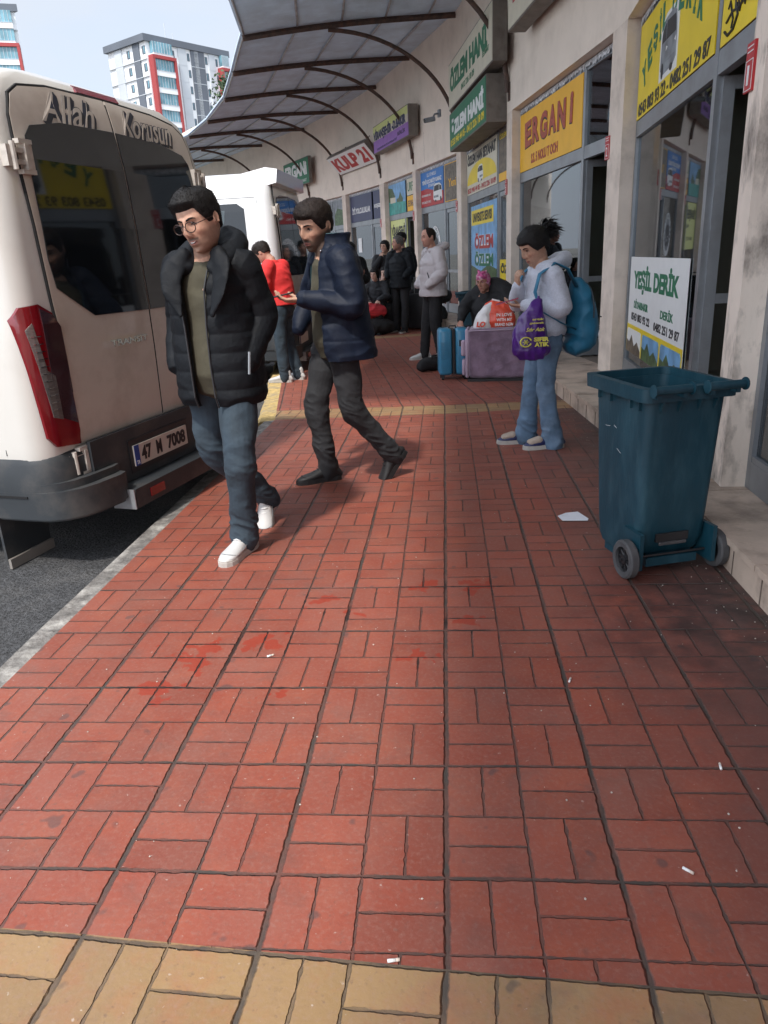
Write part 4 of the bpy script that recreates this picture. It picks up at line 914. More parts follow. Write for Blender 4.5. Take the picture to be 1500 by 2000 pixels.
    ug = MB(); ug.box(-.8, .8, .3, 5.2, .12, .22); ug.tube([(-.45, .1, .14), (-.45, 1.2, .15)], .03, 8); ug.build('chassis', M_['plasticblack'], root)
    if spoiler:
        sp = MB(); pts = [(-.80, .26), (.80, .26), (.86, -.02), (-.86, -.02)]
        sp.add([(-.74, .62, 2.29), (.74, .62, 2.29), (.78, .12, 2.375), (.78, -.03, 2.35), (-.78, -.03, 2.35), (-.78, .12, 2.375), (-.82, .2, 2.16), (.82, .2, 2.16), (-.84, -.02, 2.2), (.84, -.02, 2.2)],
               [(0, 1, 2, 5), (5, 2, 3, 4), (4, 3, 9, 8), (0, 5, 6), (5, 4, 8, 6), (1, 7, 2), (2, 7, 9, 3), (8, 9, 7, 6), (0, 6, 7, 1)])
        sp.build('roof_spoiler', M_[paint], root, auto=35)
    return root
# the near one: left rear corner at (-1.99, 3.39); its rear faces the pavement
_du = Vector((math.cos(R(77.5)), math.sin(R(77.5)), 0)); _c = Vector((-1.99, 3.39, 0))+_du*1.03
make_van((_c.x, _c.y), (-math.sin(R(77.5)), math.cos(R(77.5))), 'white minibus with beige rear doors and registration 47 M 7008, backed to the kerb')
_c2 = Vector((-2.02, 9.42, 0))+Vector((0, 1.03, 0))
make_van((_c2.x, _c2.y), (-1, .02), 'white minibus with a roof spoiler parked behind the man in glasses', doormat='vanwhite', text_decals=False, side_window=True, spoiler=True, zs=1.045, paint='vanbright')

# ================================================================== apartment towers
def tower(name_label, corner, ldir, rdir, ll, rl, top, floors, fh, style):
    root = empty('apartment_tower', (corner[0], corner[1], 0), 0, name_label, 'building')
    lv = Vector(ldir).normalized(); rv = Vector(rdir).normalized()
    mw = M_.setdefault('towerwhite', mat('tower_render', (.78, .79, .80), .8, 0, .04, .2)); mg = M_.setdefault('towergrey', mat('tower_dark_grey', (.11, .125, .15), .7, 0, .1, .2))
    mr = M_.setdefault('towerred', mat('tower_red', (.33, .05, .05), .7, 0, .06, .2)); mgl = M_.setdefault('towerglass', mat('balcony_glazing', (.15, .30, .36), .15, 0, .35, .5)); mlg = M_.setdefault('towerlight', mat('tower_light_grey', (.48, .51, .54), .7, 0, .08, .2))
    mb = MB(); q = [(0, 0), (rv.x*rl, rv.y*rl), (rv.x*rl+lv.x*ll, rv.y*rl+lv.y*ll), (lv.x*ll, lv.y*ll)]
    mb.slab(q, -1, top); mb.build('wall', mw, root)
    rf = MB(); c = Vector(((rv.x*rl+lv.x*ll)/2, (rv.y*rl+lv.y*ll)/2)); q2 = [tuple(c+(Vector(p)-c)*1.07) for p in q]; rf.slab(q2, top, top+1.2); ro = rf.build('roof', mg, root)
    for k in range(4):
        ch = MB(); p = c+(Vector(q[k])-c)*.5; ch.box(p.x-.6, p.x+.6, p.y-.6, p.y+.6, top+1.2, top+2.0); ch.build('vent', mg, ro)
    an = MB(); an.tube([(c.x, c.y, top+1.2), (c.x, c.y, top+6)], .08, 5); an.tube([(c.x+1.5, c.y, top+1.2), (c.x+1.5, c.y, top+4)], .08, 5); an.build('antenna', mlg, ro)
    def face(v, sgn):
        nrm = Vector((-v.y, v.x)) if sgn > 0 else Vector((v.y, -v.x))
        return Matrix(((v.x, -nrm.x, 0, 0), (v.y, -nrm.y, 0, 0), (0, 0, 1, 0), (0, 0, 0, 1)))
    FR = face(rv, -1); FL = face(lv, 1)
    def strip(F, a, b, z0, z1, m, th, nm, par=None):
        s_ = MB(); s_.box(a, b, -th, .02, z0, z1, M=F); return s_.build(nm, m, par or root)
    z0 = top-floors*fh
    for (F, spec, LL) in ((FR, style[0], rl), (FL, style[1], ll)):
        for it in spec:
            kind, a, b = it[0], it[1]*LL, it[2]*LL
            if kind == 'strip': strip(F, a, b, it[4] if len(it) > 4 else 0, top-.05, {'g': mg, 'l': mlg, 'r': mr}[it[3]], .25, 'facade_panel')
            elif kind == 'balcony':
                strip(F, a-.5, a, z0+fh*it[3], top-fh*it[4], mr, 1.5, 'red_frame'); strip(F, b, b+.5, z0+fh*it[3], top-fh*it[4], mr, 1.5, 'red_frame')
                strip(F, a-.49, b+.49, top-fh*it[4], top-fh*it[4]+.6, mr, 1.52, 'red_frame'); strip(F, a-.49, b+.49, z0+fh*it[3]-.6, z0+fh*it[3], mr, 1.52, 'red_frame')
                for k in range(floors):
                    zz = z0+k*fh
                    if k < it[3]: continue
                    fr_ = strip(F, a+.01, b-.01, zz+.01, zz+.95, mw, 1.3, 'balcony')
                    strip(F, a+.05, b-.05, zz+.96, zz+fh-.02, mgl, 1.1, 'glazing', fr_)
                    pm_ = MB(); nn_ = 7
                    for j in range(nn_): pm_.box(a+(b-a)*j/nn_, a+(b-a)*j/nn_+.07, -1.16, -1.1, zz+.96, zz+fh-.02, M=F)
                    pm_.box(a, b, -1.36, -1.3, zz+.93, zz+1.0, M=F)
                    pm_.build('glazing_bars', mlg, fr_)
            elif kind == 'win':
                for k in range(floors):
                    zz = z0+k*fh; w1 = strip(F, a, b, zz+.9, zz+2.3, mg, .06, 'window'); strip(F, a+.15, (a+b)/2-.05, zz+1.0, zz+2.2, mgl, .1, 'pane', w1)
            elif kind == 'lines':
                for k in range(floors): strip(F, a, b, z0+k*fh-.06, z0+k*fh+.06, mlg, .28, 'floor_line')
    return root
K = 1.35
styleR = [('balcony', .04, .27, 0, 1), ('strip', .37, .47, 'l', 3), ('strip', .53, .70, 'g', 3), ('strip', .57, .62, 'l', 3), ('strip', .76, .84, 'l', 3), ('balcony', .90, .995, 1, 1), ('win', .305, .33), ('win', .487, .515), ('win', .715, .745), ('win', .855, .88), ('lines', .37, .47), ('lines', .53, .70), ('lines', .76, .84)]
styleL = [('strip', .16, .32, 'g', 3), ('win', .02, .10), ('win', .42, .50), ('strip', .62, .82, 'l', 3), ('lines', 0, 1)]
tower('tall white apartment tower with red-framed blue glazed balconies rising beyond the minibus roof', (-42.6*K, 120*K), (-7.7, 5.0), (8.4, 12.0), 9.4*K, 14.8*K, 43.6, 12, 3.0, (styleR, styleL))
styleR2 = [('balcony', .55, .95, 0, 2), ('strip', .2, .42, 'l', 3), ('lines', 0, 1)]
tower('white apartment tower at the left picture edge, only its red-framed corner showing', (-66.5*K, 112*K), (-7.7, 5.0), (10.0, 4.0), 10*K, 8.2*K, 48.2, 12, 3.0, (styleR2, styleL))
low = empty('low_building', (-48, 165, 0), 0, 'low white building block at the foot of the tall tower', 'building')
mb = MB(); mb.box(-4, 12, 0, 10, -1, 15); lw = mb.build('wall', M_['towerwhite'], low)
for k in range(4):
    for z in (5, 9, 12):
        wv = MB(); wv.box(-2+3.4*k, -.6+3.4*k, -.08, .02, z, z+1.6); wv.build('window', M_['towergrey'], lw)
# ================================================================== trees
M_['leaf'] = mat('pine_leaves', (.045, .075, .032), .7, 0, .5, 3)
M_['bark'] = mat('tree_bark', (.09, .065, .045), .9, 0, .3, 8)
def tree(x, y, h, r, label, seed):
    rnd = random.Random(seed); root = empty('tree', (x, y, -.1), 0, label, 'tree')
    t = MB(); t.tube([(0, 0, 0), (.1, 0, h*.5), (0, .1, h)], [.22, .13, .03], 8)
    cl = []
    for k in range(34):
        a = rnd.uniform(0, 2*PI); z = h*rnd.uniform(.35, .98); rr = r*(1.15-z/h)*rnd.uniform(.4, 1.1)+.15
        e = (rr*math.cos(a), rr*math.sin(a), z+rnd.uniform(-.2, .3)); t.tube([(0, 0, z-.3), e], [.045, .015], 5); cl.append(e)
    t.build('trunk', M_['bark'], root)
    c = MB()
    for e in cl:
        for j in range(70):
            p = Vector(e)+Vector((rnd.gauss(0, .3), rnd.gauss(0, .3), rnd.gauss(0, .2))); s_ = rnd.uniform(.06, .13)
            a = Vector((rnd.gauss(0, 1), rnd.gauss(0, 1), rnd.gauss(0, 1))).normalized()*s_; b = a.cross(Vector((rnd.gauss(0, 1), rnd.gauss(0, 1), rnd.gauss(0, 1)))).normalized()*s_*.6
            c.add([p-a, p+b, p+a, p-b], [(0, 1, 2, 3)])
    c.build('crown', M_['leaf'], root); return root
tree(-11.3, 44, 11.2, 2.0, 'dark conifer showing between the apartment tower and the canopy eave', 5)
tree(-13.2, 44.5, 8.6, 1.4, 'smaller green tree beside the dark conifer, in front of the tower foot', 9)
# ================================================================== people
def dgmesh(o):
    dg = bpy.context.evaluated_depsgraph_get(); dg.update()
    return bpy.data.meshes.new_from_object(o.evaluated_get(dg))
def fuse(mb, name, m, parent, voxel, smooth=4, M=None, disp=None):
    """one continuous skin round all the overlapping closed pieces in mb"""
    o = mb.build('tmp', m if not isinstance(m, (list, tuple)) else m[0])
    rm = o.modifiers.new('r', 'REMESH'); rm.mode = 'VOXEL'; rm.voxel_size = voxel; rm.adaptivity = 0
    if smooth:
        sm = o.modifiers.new('s', 'SMOOTH'); sm.factor = .5; sm.iterations = smooth
    me = dgmesh(o); bpy.data.objects.remove(o)
    me.name = name; n = len(me.vertices)
    if disp and n:
        co = np.empty(n*3, dtype=np.float32); no = np.empty(n*3, dtype=np.float32)
        me.vertices.foreach_get('co', co); me.vertex_normals.foreach_get('vector', no)
        co = co.reshape(-1, 3); no = no.reshape(-1, 3)
        d = disp(co, no); co += no*d[:, None]; me.vertices.foreach_set('co', co.ravel())
    me.materials.clear(); me.materials.append(m)
    me.polygons.foreach_set('use_smooth', [True]*len(me.polygons)); me.update()
    r = bpy.data.objects.new(name, me); COL.objects.link(r)
    if parent is not None: r.parent = parent
    if M is not None: r.matrix_local = M
    return r
def nz_arr(co, f, off=(0, 0, 0)):
    fx, fy, fz = f; ox, oy, oz = off; nn = noise.noise
    return np.array([nn((x*fx+ox, y*fy+oy, z*fz+oz)) for x, y, z in co.tolist()], dtype=np.float32)
def folds(amp=.006, f=(9, 9, 16), seed=0, bands=()):
    """cloth creases; bands = (z, half height, extra amp): denser rings of creases there"""
    def fn(co, no):
        a = nz_arr(co, f, (seed, 0, 0)); b = nz_arr(co, (f[0]*.45, f[1]*.45, f[2]*.35), (0, seed, 3))
        e = nz_arr(co, (f[0]*2.2, f[1]*2.2, f[2]*1.6), (3, seed, 9)); d = amp*(.9*(1-2*np.abs(a))+.8*b+.25*e-.45)
        for z, hh, am in bands:
            wgt = np.exp(-((co[:, 2]-z)/hh)**2); q = co.copy(); q[:, 2] += .35*q[:, 0]+.25*q[:, 1]; c = nz_arr(q, (11, 11, 24), (seed, 5, 1)); d += .7*am*wgt*(1-2.4*np.abs(c))
        return d
    return fn

# ---- head -----------------------------------------------------------
def gss(x, s): return math.exp(-(x/s)**2)
def kv(keys, z):
    """piecewise value at z, keys sorted from the crown down"""
    if z >= keys[0][0]: return keys[0][1]
    for (za, va), (zb, vb) in zip(keys[:-1], keys[1:]):
        if z >= zb: t = (za-z)/(za-zb); return va+(vb-va)*t
    return keys[-1][1]
HW = [(.118, 0), (.116, .022), (.110, .040), (.10, .054), (.085, .066), (.06, .074), (.03, .077), (0, .0755), (-.03, .072), (-.055, .067), (-.075, .060), (-.092, .049), (-.105, .036), (-.114, .024), (-.120, 0)]
HF = [(.118, 0), (.116, .025), (.110, .044), (.10, .060), (.085, .074), (.06, .086), (.03, .091), (0, .088), (-.03, .088), (-.06, .089), (-.085, .087), (-.100, .084), (-.110, .074), (-.116, .055), (-.120, 0)]
HB = [(.118, 0), (.116, .028), (.110, .050), (.10, .068), (.085, .084), (.06, .098), (.03, .102), (0, .097), (-.03, .084), (-.055, .066), (-.075, .048), (-.092, .034), (-.105, .02), (-.120, 0)]
def head_base(th, z, wide=0.0):
    w_, f_, b_ = kv(HW, z)*(1+wide*.1), kv(HF, z), kv(HB, z)
    sx, cy = math.sin(th), math.cos(th); e = 2/2.25
    x = w_*math.copysign(abs(sx)**e, sx); y = -f_*abs(cy)**e if cy > 0 else b_*abs(cy)**e
    return x, y
def head_zs(nv): return [.118*math.cos(PI*i/nv) if math.cos(PI*i/nv) > 0 else .120*math.cos(PI*i/nv) for i in range(nv+1)]
def head_mesh(nu=72, nv=56, male=True, plump=0.0, features=True):
    """face looks along -y, origin between the ears, crown at z=.118, chin about z=-.12"""
    vs = []
    for z in head_zs(nv):
        for j in range(nu):
            t0 = 2*PI*j/nu; th = t0-.45*math.sin(t0)
            x, y = head_base(th, z, plump); ax = abs(x)
            if features and math.cos(th) > .05:
                if z < -.012: na = max(0, 1-abs((z+.012)/.030)**2.4)
                else: na = max(0, 1-((z+.012)/.050)**1.4) if z < .038 else 0
                y -= .028*gss(x, .0085+.0045*min(1, max(0, (-z+.012)/.04)))*na            # nose
                y -= .010*gss(ax-.0125, .0065)*gss(z+.030, .009)                        # nostril wings
                y += .0125*gss(ax-.030, .016)*gss(z-.011, .013)                         # eye sockets
                y -= .0065*gss(ax-.032, .0125)*gss(z-.007, .009)                        # lids
                y -= .0055*gss(ax-.026, .022)*gss(z-.033, .008)                         # brow
                y -= .0060*gss(ax-.046, .018)*gss(z+.020, .016)                          # cheekbone
                y += .0055*gss(ax-.050, .013)*gss(z+.062, .022)*(1-plump)
                y -= .0060*gss(x, .024)*gss(z+.062, .014)                               # mouth mound
                y -= .0045*gss(x, .020)*(gss(z+.0545, .0045)+1.1*gss(z+.0690, .0052)); y += .0055*gss(x, .023)*gss(z+.0615, .0030)
                y += .0050*gss(x, .022)*gss(z+.083, .006)
                y -= .0060*gss(x, .018)*gss(z+.102, .012)                               # chin
            vs.append((x, y, z))
    fs = [(i*nu+j, (i+1)*nu+j, (i+1)*nu+(j+1) % nu, i*nu+(j+1) % nu) for i in range(nv) for j in range(nu)]
    return vs, fs
def ear(mb, sg, M):
    mb.tube([(sg*.072, .010, -.022), (sg*.077, .013, .0), (sg*.078, .016, .014)], [(.010, .006), (.014, .006), (.011, .006)], 10, side=(0, 1, 0), M=M, rnd=True)
    mb.tube([(sg*.0815, .014+.0155*math.cos(R(a)), .000+.024*math.sin(R(a))) for a in range(-75, 221, 24)], .0038, 6, M=M)

def hand(mb, wrist, dirn, palm, side, curl=.5, s=1.0, thumb=.6, spread=.10, fingers=None):
    """wrist point, direction of the fingers, palm normal (the way the palm faces), side=+1: thumb on the +cross side"""
    d = Vector(dirn).normalized(); p = Vector(palm); p = (p-d*p.dot(d)).normalized(); a = d.cross(p)*side     # towards the thumb
    w = Vector(wrist)
    mb.tube([w-d*.015*s, w+d*.02*s, w+d*.06*s, w+d*.092*s], [(.024*s, .018*s), (.030*s, .016*s), (.040*s, .0145*s), (.038*s, .011*s)], 12, side=a, rnd=True)
    L = [.072, .080, .074, .058]
    for k in range(4):
        off = (.029-.0195*k)*s; c = curl if fingers is None else fingers[k]
        b = w+d*(.088-.004*abs(k-1))*s+a*off; dd = (d+a*spread*(1.2-k)*.6).normalized()
        pts = [b-dd*.012*s, b]; ang = 0; seg = [L[k]*.44, L[k]*.31, L[k]*.25]; q = b.copy()
        for m_, sgm in enumerate(seg):
            ang += c*(1.0 if m_ == 0 else 1.15)
            v = dd*math.cos(ang)+p*math.sin(ang); q = q+v*sgm*s; pts.append(q.copy())
        mb.tube(pts, [.0088*s, .0088*s, .0082*s, .0076*s, .0066*s], 8, rnd=True)
    tb = w+d*.018*s+a*.024*s; v1 = (a*.75+d*.65+p*.35*thumb).normalized(); v2 = (d*.85+a*.25+p*.75*thumb).normalized()
    mb.tube([tb-v1*.01*s, tb+v1*.035*s, tb+v1*.035*s+v2*.030*s, tb+v1*.035*s+v2*.055*s], [.0135*s, .0115*s, .0100*s, .0082*s], 8, rnd=True)

def rings_tube(mb, pts, rad, n=22, side=None, step=.014, mod=None, rnd=True):
    """resample a chain smoothly, with radii modulated along its length: quilting, cuffs"""
    pts = [Vector(p) for p in pts]; rr = [(r, r) if not isinstance(r, (tuple, list)) else r for r in rad]
    # catmull-rom resample
    out, ro, acc = [], [], 0.0
    for i in range(len(pts)-1):
        p0, p1, p2, p3 = pts[max(i-1, 0)], pts[i], pts[i+1], pts[min(i+2, len(pts)-1)]
        L = (p2-p1).length; k = max(1, int(L/step))
        for j in range(k):
            t = j/k; t2, t3 = t*t, t*t*t
            q = .5*((2*p1)+(p2-p0)*t+(2*p0-5*p1+4*p2-p3)*t2+(3*p1-p0-3*p2+p3)*t3)
            s_ = t*t*(3-2*t); ra = rr[i][0]*(1-s_)+rr[i+1][0]*s_; rb = rr[i][1]*(1-s_)+rr[i+1][1]*s_
            m_ = mod(acc+L*t) if mod else 0
            out.append(q); ro.append((ra+m_, rb+m_))
        acc += L
    out.append(pts[-1]); ro.append(rr[-1])
    mb.tube(out, ro, n, side=side, rnd=rnd)
def quilt(pitch=.075, depth=.012, ph=0): return lambda s: depth*(abs(math.sin(PI*(s+ph)/pitch))**.20-1)

def shell(mb, rings, th=.016, n=40):
    """open-fronted coat body: rings = (centre, half width, half depth, left gap angle, right gap angle) from hem to neck; angles from the front (-y)"""
    vs = []; k = len(rings)
    for c, rx, ry, gl, gr in rings:
        for inner in (0, 1):
            for j in range(n):
                a = gl+(2*PI-gl-gr)*j/(n-1); q = th*inner
                vs.append((c[0]+(rx-q)*math.sin(a)*(1+.06*abs(math.sin(2*a))), c[1]-(ry-q)*math.cos(a)*(1+.06*abs(math.sin(2*a))), c[2]))
    fs = []
    for i in range(k-1):
        A, B = i*2*n, (i+1)*2*n
        for j in range(n-1):
            fs.append((A+j, A+j+1, B+j+1, B+j)); fs.append((A+n+j, B+n+j, B+n+j+1, A+n+j+1))
        fs.append((A, B, B+n, A+n)); fs.append((A+n-1, A+2*n-1, B+2*n-1, B+n-1))
    for A in (0, (k-1)*2*n):
        for j in range(n-1): fs.append((A+j, A+n+j, A+n+j+1, A+j+1))
    mb.add(vs, fs)
def lerp(a, b, t): return a+(b-a)*t
def ring_stack(keys, step=.012, pitch=None, depth=.012, z0=0):
    """keys: (z, cx, cy, rx, ry, gapL, gapR); returns dense rings with quilting"""
    out = []
    for i in range(len(keys)-1):
        a, b = keys[i], keys[i+1]; k = max(1, int(abs(b[0]-a[0])/step))
        for j in range(k+(1 if i == len(keys)-2 else 0)):
            t = j/k; s_ = t*t*(3-2*t); v = [lerp(a[0], b[0], t)]+[lerp(a[m_], b[m_], s_) for m_ in range(1, 7)]
            q = quilt(pitch, depth)(v[0]+z0) if pitch else 0
            out.append(((v[1], v[2], v[0]), v[3]+q, v[4]+q, v[5], v[6]))
    return out

BALL = Vector((0, -.12, 0))
def foot_matrix(ballpos, yaw, pitch):
    return Matrix.Translation(ballpos) @ Matrix.Rotation(yaw, 4, 'Z') @ Matrix.Rotation(pitch, 4, 'X') @ Matrix.Translation(-BALL)
def plant(bx, by, yaw, pitch, lift=0):
    """ankle joint of a foot whose ball stands at (bx, by) with its heel raised by pitch"""
    return tuple(foot_matrix(Vector((bx, by, lift)), yaw, pitch) @ Vector((0, .02, .09)))
def shoe(mb_up, mb_sole, ank, yaw, pitch, L=.285, hi=.075, w=1.0, ball=None):
    """sole on the ground under the ankle; with ball given the foot turns about its ball"""
    if ball is not None: Ms = foot_matrix(Vector(ball), yaw, pitch)
    else: Ms = Matrix.Translation(ank) @ Matrix.Rotation(yaw, 4, 'Z')
    prof_ = [(.075, .026, .050), (.055, .034, .082), (.02, .036, .092), (-.03, .036, .090), (-.07, .040, .070), (-.11, .046, .055), (-.15, .047, .045), (-.18, .040, .036), (-.200, .026, .026)]
    k = L/.285; pts = [Ms @ Vector((0, y*k, .014+h*.5)) for y, ww, h in prof_]; rad = [(ww*w, h*.5) for y, ww, h in prof_]
    mb_up.tube(pts, rad, 18, side=Ms.to_3x3() @ Vector((1, 0, 0)), rnd=True)
    mb_up.tube([Ms @ Vector((0, .035, .05)), Ms @ Vector((0, .03, .05+hi))], [(.037*w, .046), (.037*w, .042)], 16, side=Ms.to_3x3() @ Vector((1, 0, 0)), rnd=True)
    out = [(.0, .090), (.026, .084), (.038, .05), (.036, 0), (.038, -.06), (.046, -.11), (.049, -.15), (.042, -.19), (.024, -.214), (0, -.221)]
    out = [(x*w, y*k) for x, y in out]+[(-x*w, y*k) for x, y in out[-2:0:-1]]
    mb_sole.slab(out, .0, .022, M=Ms); mb_sole.slab([(x*.97, y*.985) for x, y in out], .022, .030, M=Ms)
    return Ms

M_['skin'] = None
def skin_mat(nm):
    m = mat(nm, (.5, .3, .2), .5, 0, .10, 60, bump=.0006, bscale=400, attr='tone', spec=.35)
    m.node_tree.nodes['Principled BSDF'].inputs['Subsurface Weight'].default_value = .08
    m.node_tree.nodes['Principled BSDF'].inputs['Subsurface Radius'].default_value = (.01, .004, .002)
    return m
M_['skin'] = skin_mat('skin')
M_['hair_black'] = mat('black_hair', (.010, .009, .009), .62, 0, .4, 60, spec=.25, bump=.004, bscale=170)
M_['hair_grey'] = mat('greying_hair', (.11, .105, .10), .6, 0, .5, 50, spec=.3, bump=.004, bscale=170)
M_['hair_brown'] = mat('dark_brown_hair', (.018, .012, .010), .62, 0, .4, 60, spec=.25, bump=.004, bscale=170)
M_['mouth'] = mat('mouth_dark', (.09, .025, .022), .5); M_['eye'] = mat('eye_white', (.36, .31, .29), .2, 0, 0, 10); M_['iris'] = mat('dark_iris', (.02, .012, .008), .15, 0, 0, 10)
M_['puffblack'] = mat('black_puffer_nylon', (.0055, .007, .0095), .66, 0, .15, 10, bump=.0035, bscale=30, spec=.22)
M_['puffnavy'] = mat('navy_quilted_nylon', (.0065, .0115, .026), .6, 0, .15, 10, bump=.0035, bscale=28, spec=.25)
M_['teal'] = mat('teal_lining', (.018, .06, .075), .7, 0, .15, 10, bump=.001, bscale=160)
M_['puffgrey'] = mat('pale_grey_puffer', (.50, .46, .47), .6, 0, .06, 10, bump=.004, bscale=26)
M_['blackcloth'] = mat('black_cloth', (.013, .013, .015), .85, 0, .25, 14, bump=.005, bscale=20)
M_['darkcloth'] = mat('charcoal_cloth', (.028, .03, .035), .85, 0, .2, 14, bump=.005, bscale=20)
M_['olive'] = mat('olive_tshirt', (.062, .056, .036), .9, 0, .12, 14, bump=.004, bscale=18)
M_['jeansblue'] = mat('slate_blue_jeans', (.022, .037, .052), .85, 0, .35, 9, bump=.0045, bscale=26, dirt=(.05, .075, .095), dirt_amt=.5, dscale=5)
M_['jeanslight'] = mat('light_blue_jeans', (.10, .165, .25), .85, 0, .3, 9, bump=.0045, bscale=26, dirt=(.22, .29, .38), dirt_amt=.55, dscale=6)
M_['jeansblack'] = mat('faded_black_jeans', (.020, .021, .024), .85, 0, .3, 9, bump=.0045, bscale=26)
M_['hoodie'] = mat('heather_grey_fleece', (.44, .46, .53), .95, 0, .10, 90, bump=.0008, bscale=250, sheen=.3)
M_['redtop'] = mat('bright_red_sweater', (.70, .035, .035), .85, 0, .1, 10, bump=.0006, bscale=250)
M_['shoewhite'] = mat('white_sneaker', (.50, .50, .49), .5, 0, .05, 20); M_['shoeblack'] = mat('black_sneaker', (.010, .010, .011), .6, 0, .2, 20)
M_['solewhite'] = mat('off_white_sole', (.44, .42, .39), .6, 0, .06, 20); M_['shoetan'] = mat('beige_suede', (.40, .32, .26), .8, 0, .08, 30)
M_['glassframe'] = mat('dark_spectacle_frame', (.035, .015, .010), .3, 0, .1, 30)
M_['lens'] = glass('spectacle_lens', (.93, .93, .93), .12)

def head_matrix(pos, yaw=0, pitch=0, roll=0, s=1.0):
    return Matrix.Translation(pos) @ Matrix.Rotation(yaw, 4, 'Z') @ Matrix.Rotation(roll, 4, 'Y') @ Matrix.Rotation(pitch, 4, 'X') @ Matrix.Scale(s, 4)

def paint_skin(me, MH, base=(.42, .235, .155), stubble=0.0, lips=(.36, .13, .11), brows=True, brow_col=(.02, .014, .012), moust=0.0):
    n = len(me.vertices); co = np.empty(n*3, dtype=np.float32); me.vertices.foreach_get('co', co); co = co.reshape(-1, 3)
    Mi = np.array(MH.inverted()); h = co @ Mi[:3, :3].T+Mi[:3, 3]
    x, y, z = np.abs(h[:, 0]), h[:, 1], h[:, 2]; near = (x < .11) & (np.abs(y) < .14) & (np.abs(z) < .16); fr = near & (y < -.03)
    c = np.tile(np.array(base, dtype=np.float32), (n, 1))
    G = lambda v, s: np.exp(-(v/s)**2)
    def over(mask, colr):
        c[:] = c*(1-mask[:, None])+np.array(colr, dtype=np.float32)*mask[:, None]
    over(.30*fr*(G(x-.045, .02)*G(z+.025, .02)+G(x, .012)*G(z+.03, .014)), (.50, .19, .13))
    if stubble: over(near*(y < .03)*stubble*np.clip((-z-.030+.55*np.clip(x-.03, 0, 1)*.9)/.02, 0, 1)*(1-.75*fr*G(x-.034, .014)*G(z+.036, .014))*(z > -.135), (.035, .026, .022))
    if moust or stubble: over(fr*max(moust, stubble*.8)*G(z+.0475, .0052)*(x < .030), (.028, .02, .017))
    over(fr*.85*np.clip(1-((z+.0615)/.0105)**2-(x/.024)**2, 0, 1)**.35, lips)
    over(fr*.8*G(z+.0615, .0016)*(x < .022), (.10, .03, .03))
    if False: over(fr*.95*np.clip(1.25-((z-.0335+1.8*np.clip(x-.03, 0, 1)**1.3)/.0052)**2-((x-.030)/.0185)**4, 0, 1), brow_col)
    over(fr*.35*G(x-.033, .018)*G(z-.012, .011), (.16, .075, .055)); over(0*fr*.85*G(z-.0165-.0*x, .0022)*np.clip(1-((x-.033)/.017)**4, 0, 1), (.02, .012, .010))
    over(fr*.9*G(x-.0085, .0045)*G(z+.041, .003), (.10, .035, .025))
    at_ = me.color_attributes.new('tone', 'FLOAT_COLOR', 'POINT')
    at_.data.foreach_set('color', np.concatenate([c, np.ones((n, 1), dtype=np.float32)], 1).ravel())

from mathutils.bvhtree import BVHTree
def eyes(par, MH, look=None, open_=.55, brow=True, brow_m=None, mouth=True, smile=0.0):
    """eyes, brows and the line of the mouth laid on the face surface of the body mesh"""
    me = par.data; bv = BVHTree.FromPolygons([v.co for v in me.vertices], [p.vertices for p in me.polygons])
    dn = (MH.to_3x3() @ Vector((0, 1, 0))).normalized(); k = MH.to_scale().x
    def surf(x, z, off=0.0):
        o = MH @ Vector((x, -.22, z)); h = bv.ray_cast(o, dn, .3)
        return (h[0]-dn*off*k) if h[0] is not None else MH @ Vector((x, -.085, z))
    R3 = MH.to_3x3().normalized().to_4x4(); hm = brow_m or M_['hair_black']
    for sg in (-1, 1):
        c = surf(sg*.0325, .0075, -.0018); Me = Matrix.Translation(c) @ R3 @ Matrix.Scale(k, 4)
        e = MB(); e.ball((0, 0, 0), (.0125, .0032, .0046*open_+.001), 16, 8, M=Me); eo = e.build('eye', M_['eye'], par, smooth=True)
        i_ = MB(); i_.ball((0, -.0012, -.0004), (.0050, .0030, .0046*open_+.0008), 12, 6, M=Me); i_.build('iris', M_['iris'], eo, smooth=True)
        l_ = MB(); l_.tube([surf(sg*(.0325+x), .0078+(.0046*open_+.0012)*(1-(x/.0145)**2)-.0010*(x > 0)*sg*0, .0006) for x in (-.0145, -.010, -.005, 0, .005, .010, .0145)], [.0006*k, .0012*k, .0015*k, .0016*k, .0016*k, .0014*k, .0008*k], 6); l_.build('eyelash', hm, eo)
        if brow:
            b = MB(); b.tube([surf(sg*x, z, .0005) for x, z in ((.012, .0285), (.020, .0315), (.030, .0340), (.040, .0335), (.049, .0290))], [(.0030*k, .0016*k), (.0040*k, .0018*k), (.0038*k, .0018*k), (.0030*k, .0016*k), (.0012*k, .001*k)], 8, side=MH.to_3x3() @ Vector((0, 0, 1)), rnd=True); b.build('eyebrow', hm, par, smooth=True)
    if mouth:
        m_ = MB(); m_.tube([surf(x, -.0615+smile*(abs(x)/.02)**2*.006, -.0002) for x in (-.021, -.014, -.007, 0, .007, .014, .021)], [(.0005, .0006), (.0012+.001*smile, .001), (.0016+.003*smile, .001), (.0016+.003*smile, .001), (.0016+.003*smile, .001), (.0012+.001*smile, .001), (.0005, .0006)], 8, side=MH.to_3x3() @ Vector((0, 0, 1))); m_.build('mouth_line', M_['mouth'], par, smooth=True)
        if smile:
            t_ = MB(); t_.tube([surf(x, -.0600+smile*(abs(x)/.02)**2*.006, .0012) for x in (-.014, -.007, 0, .007, .014)], [(.0008, .0006), (.0019, .0008), (.0021, .0008), (.0019, .0008), (.0008, .0006)], 8, side=MH.to_3x3() @ Vector((0, 0, 1))); t_.build('teeth', M_['white'], par, smooth=True)
    return surf

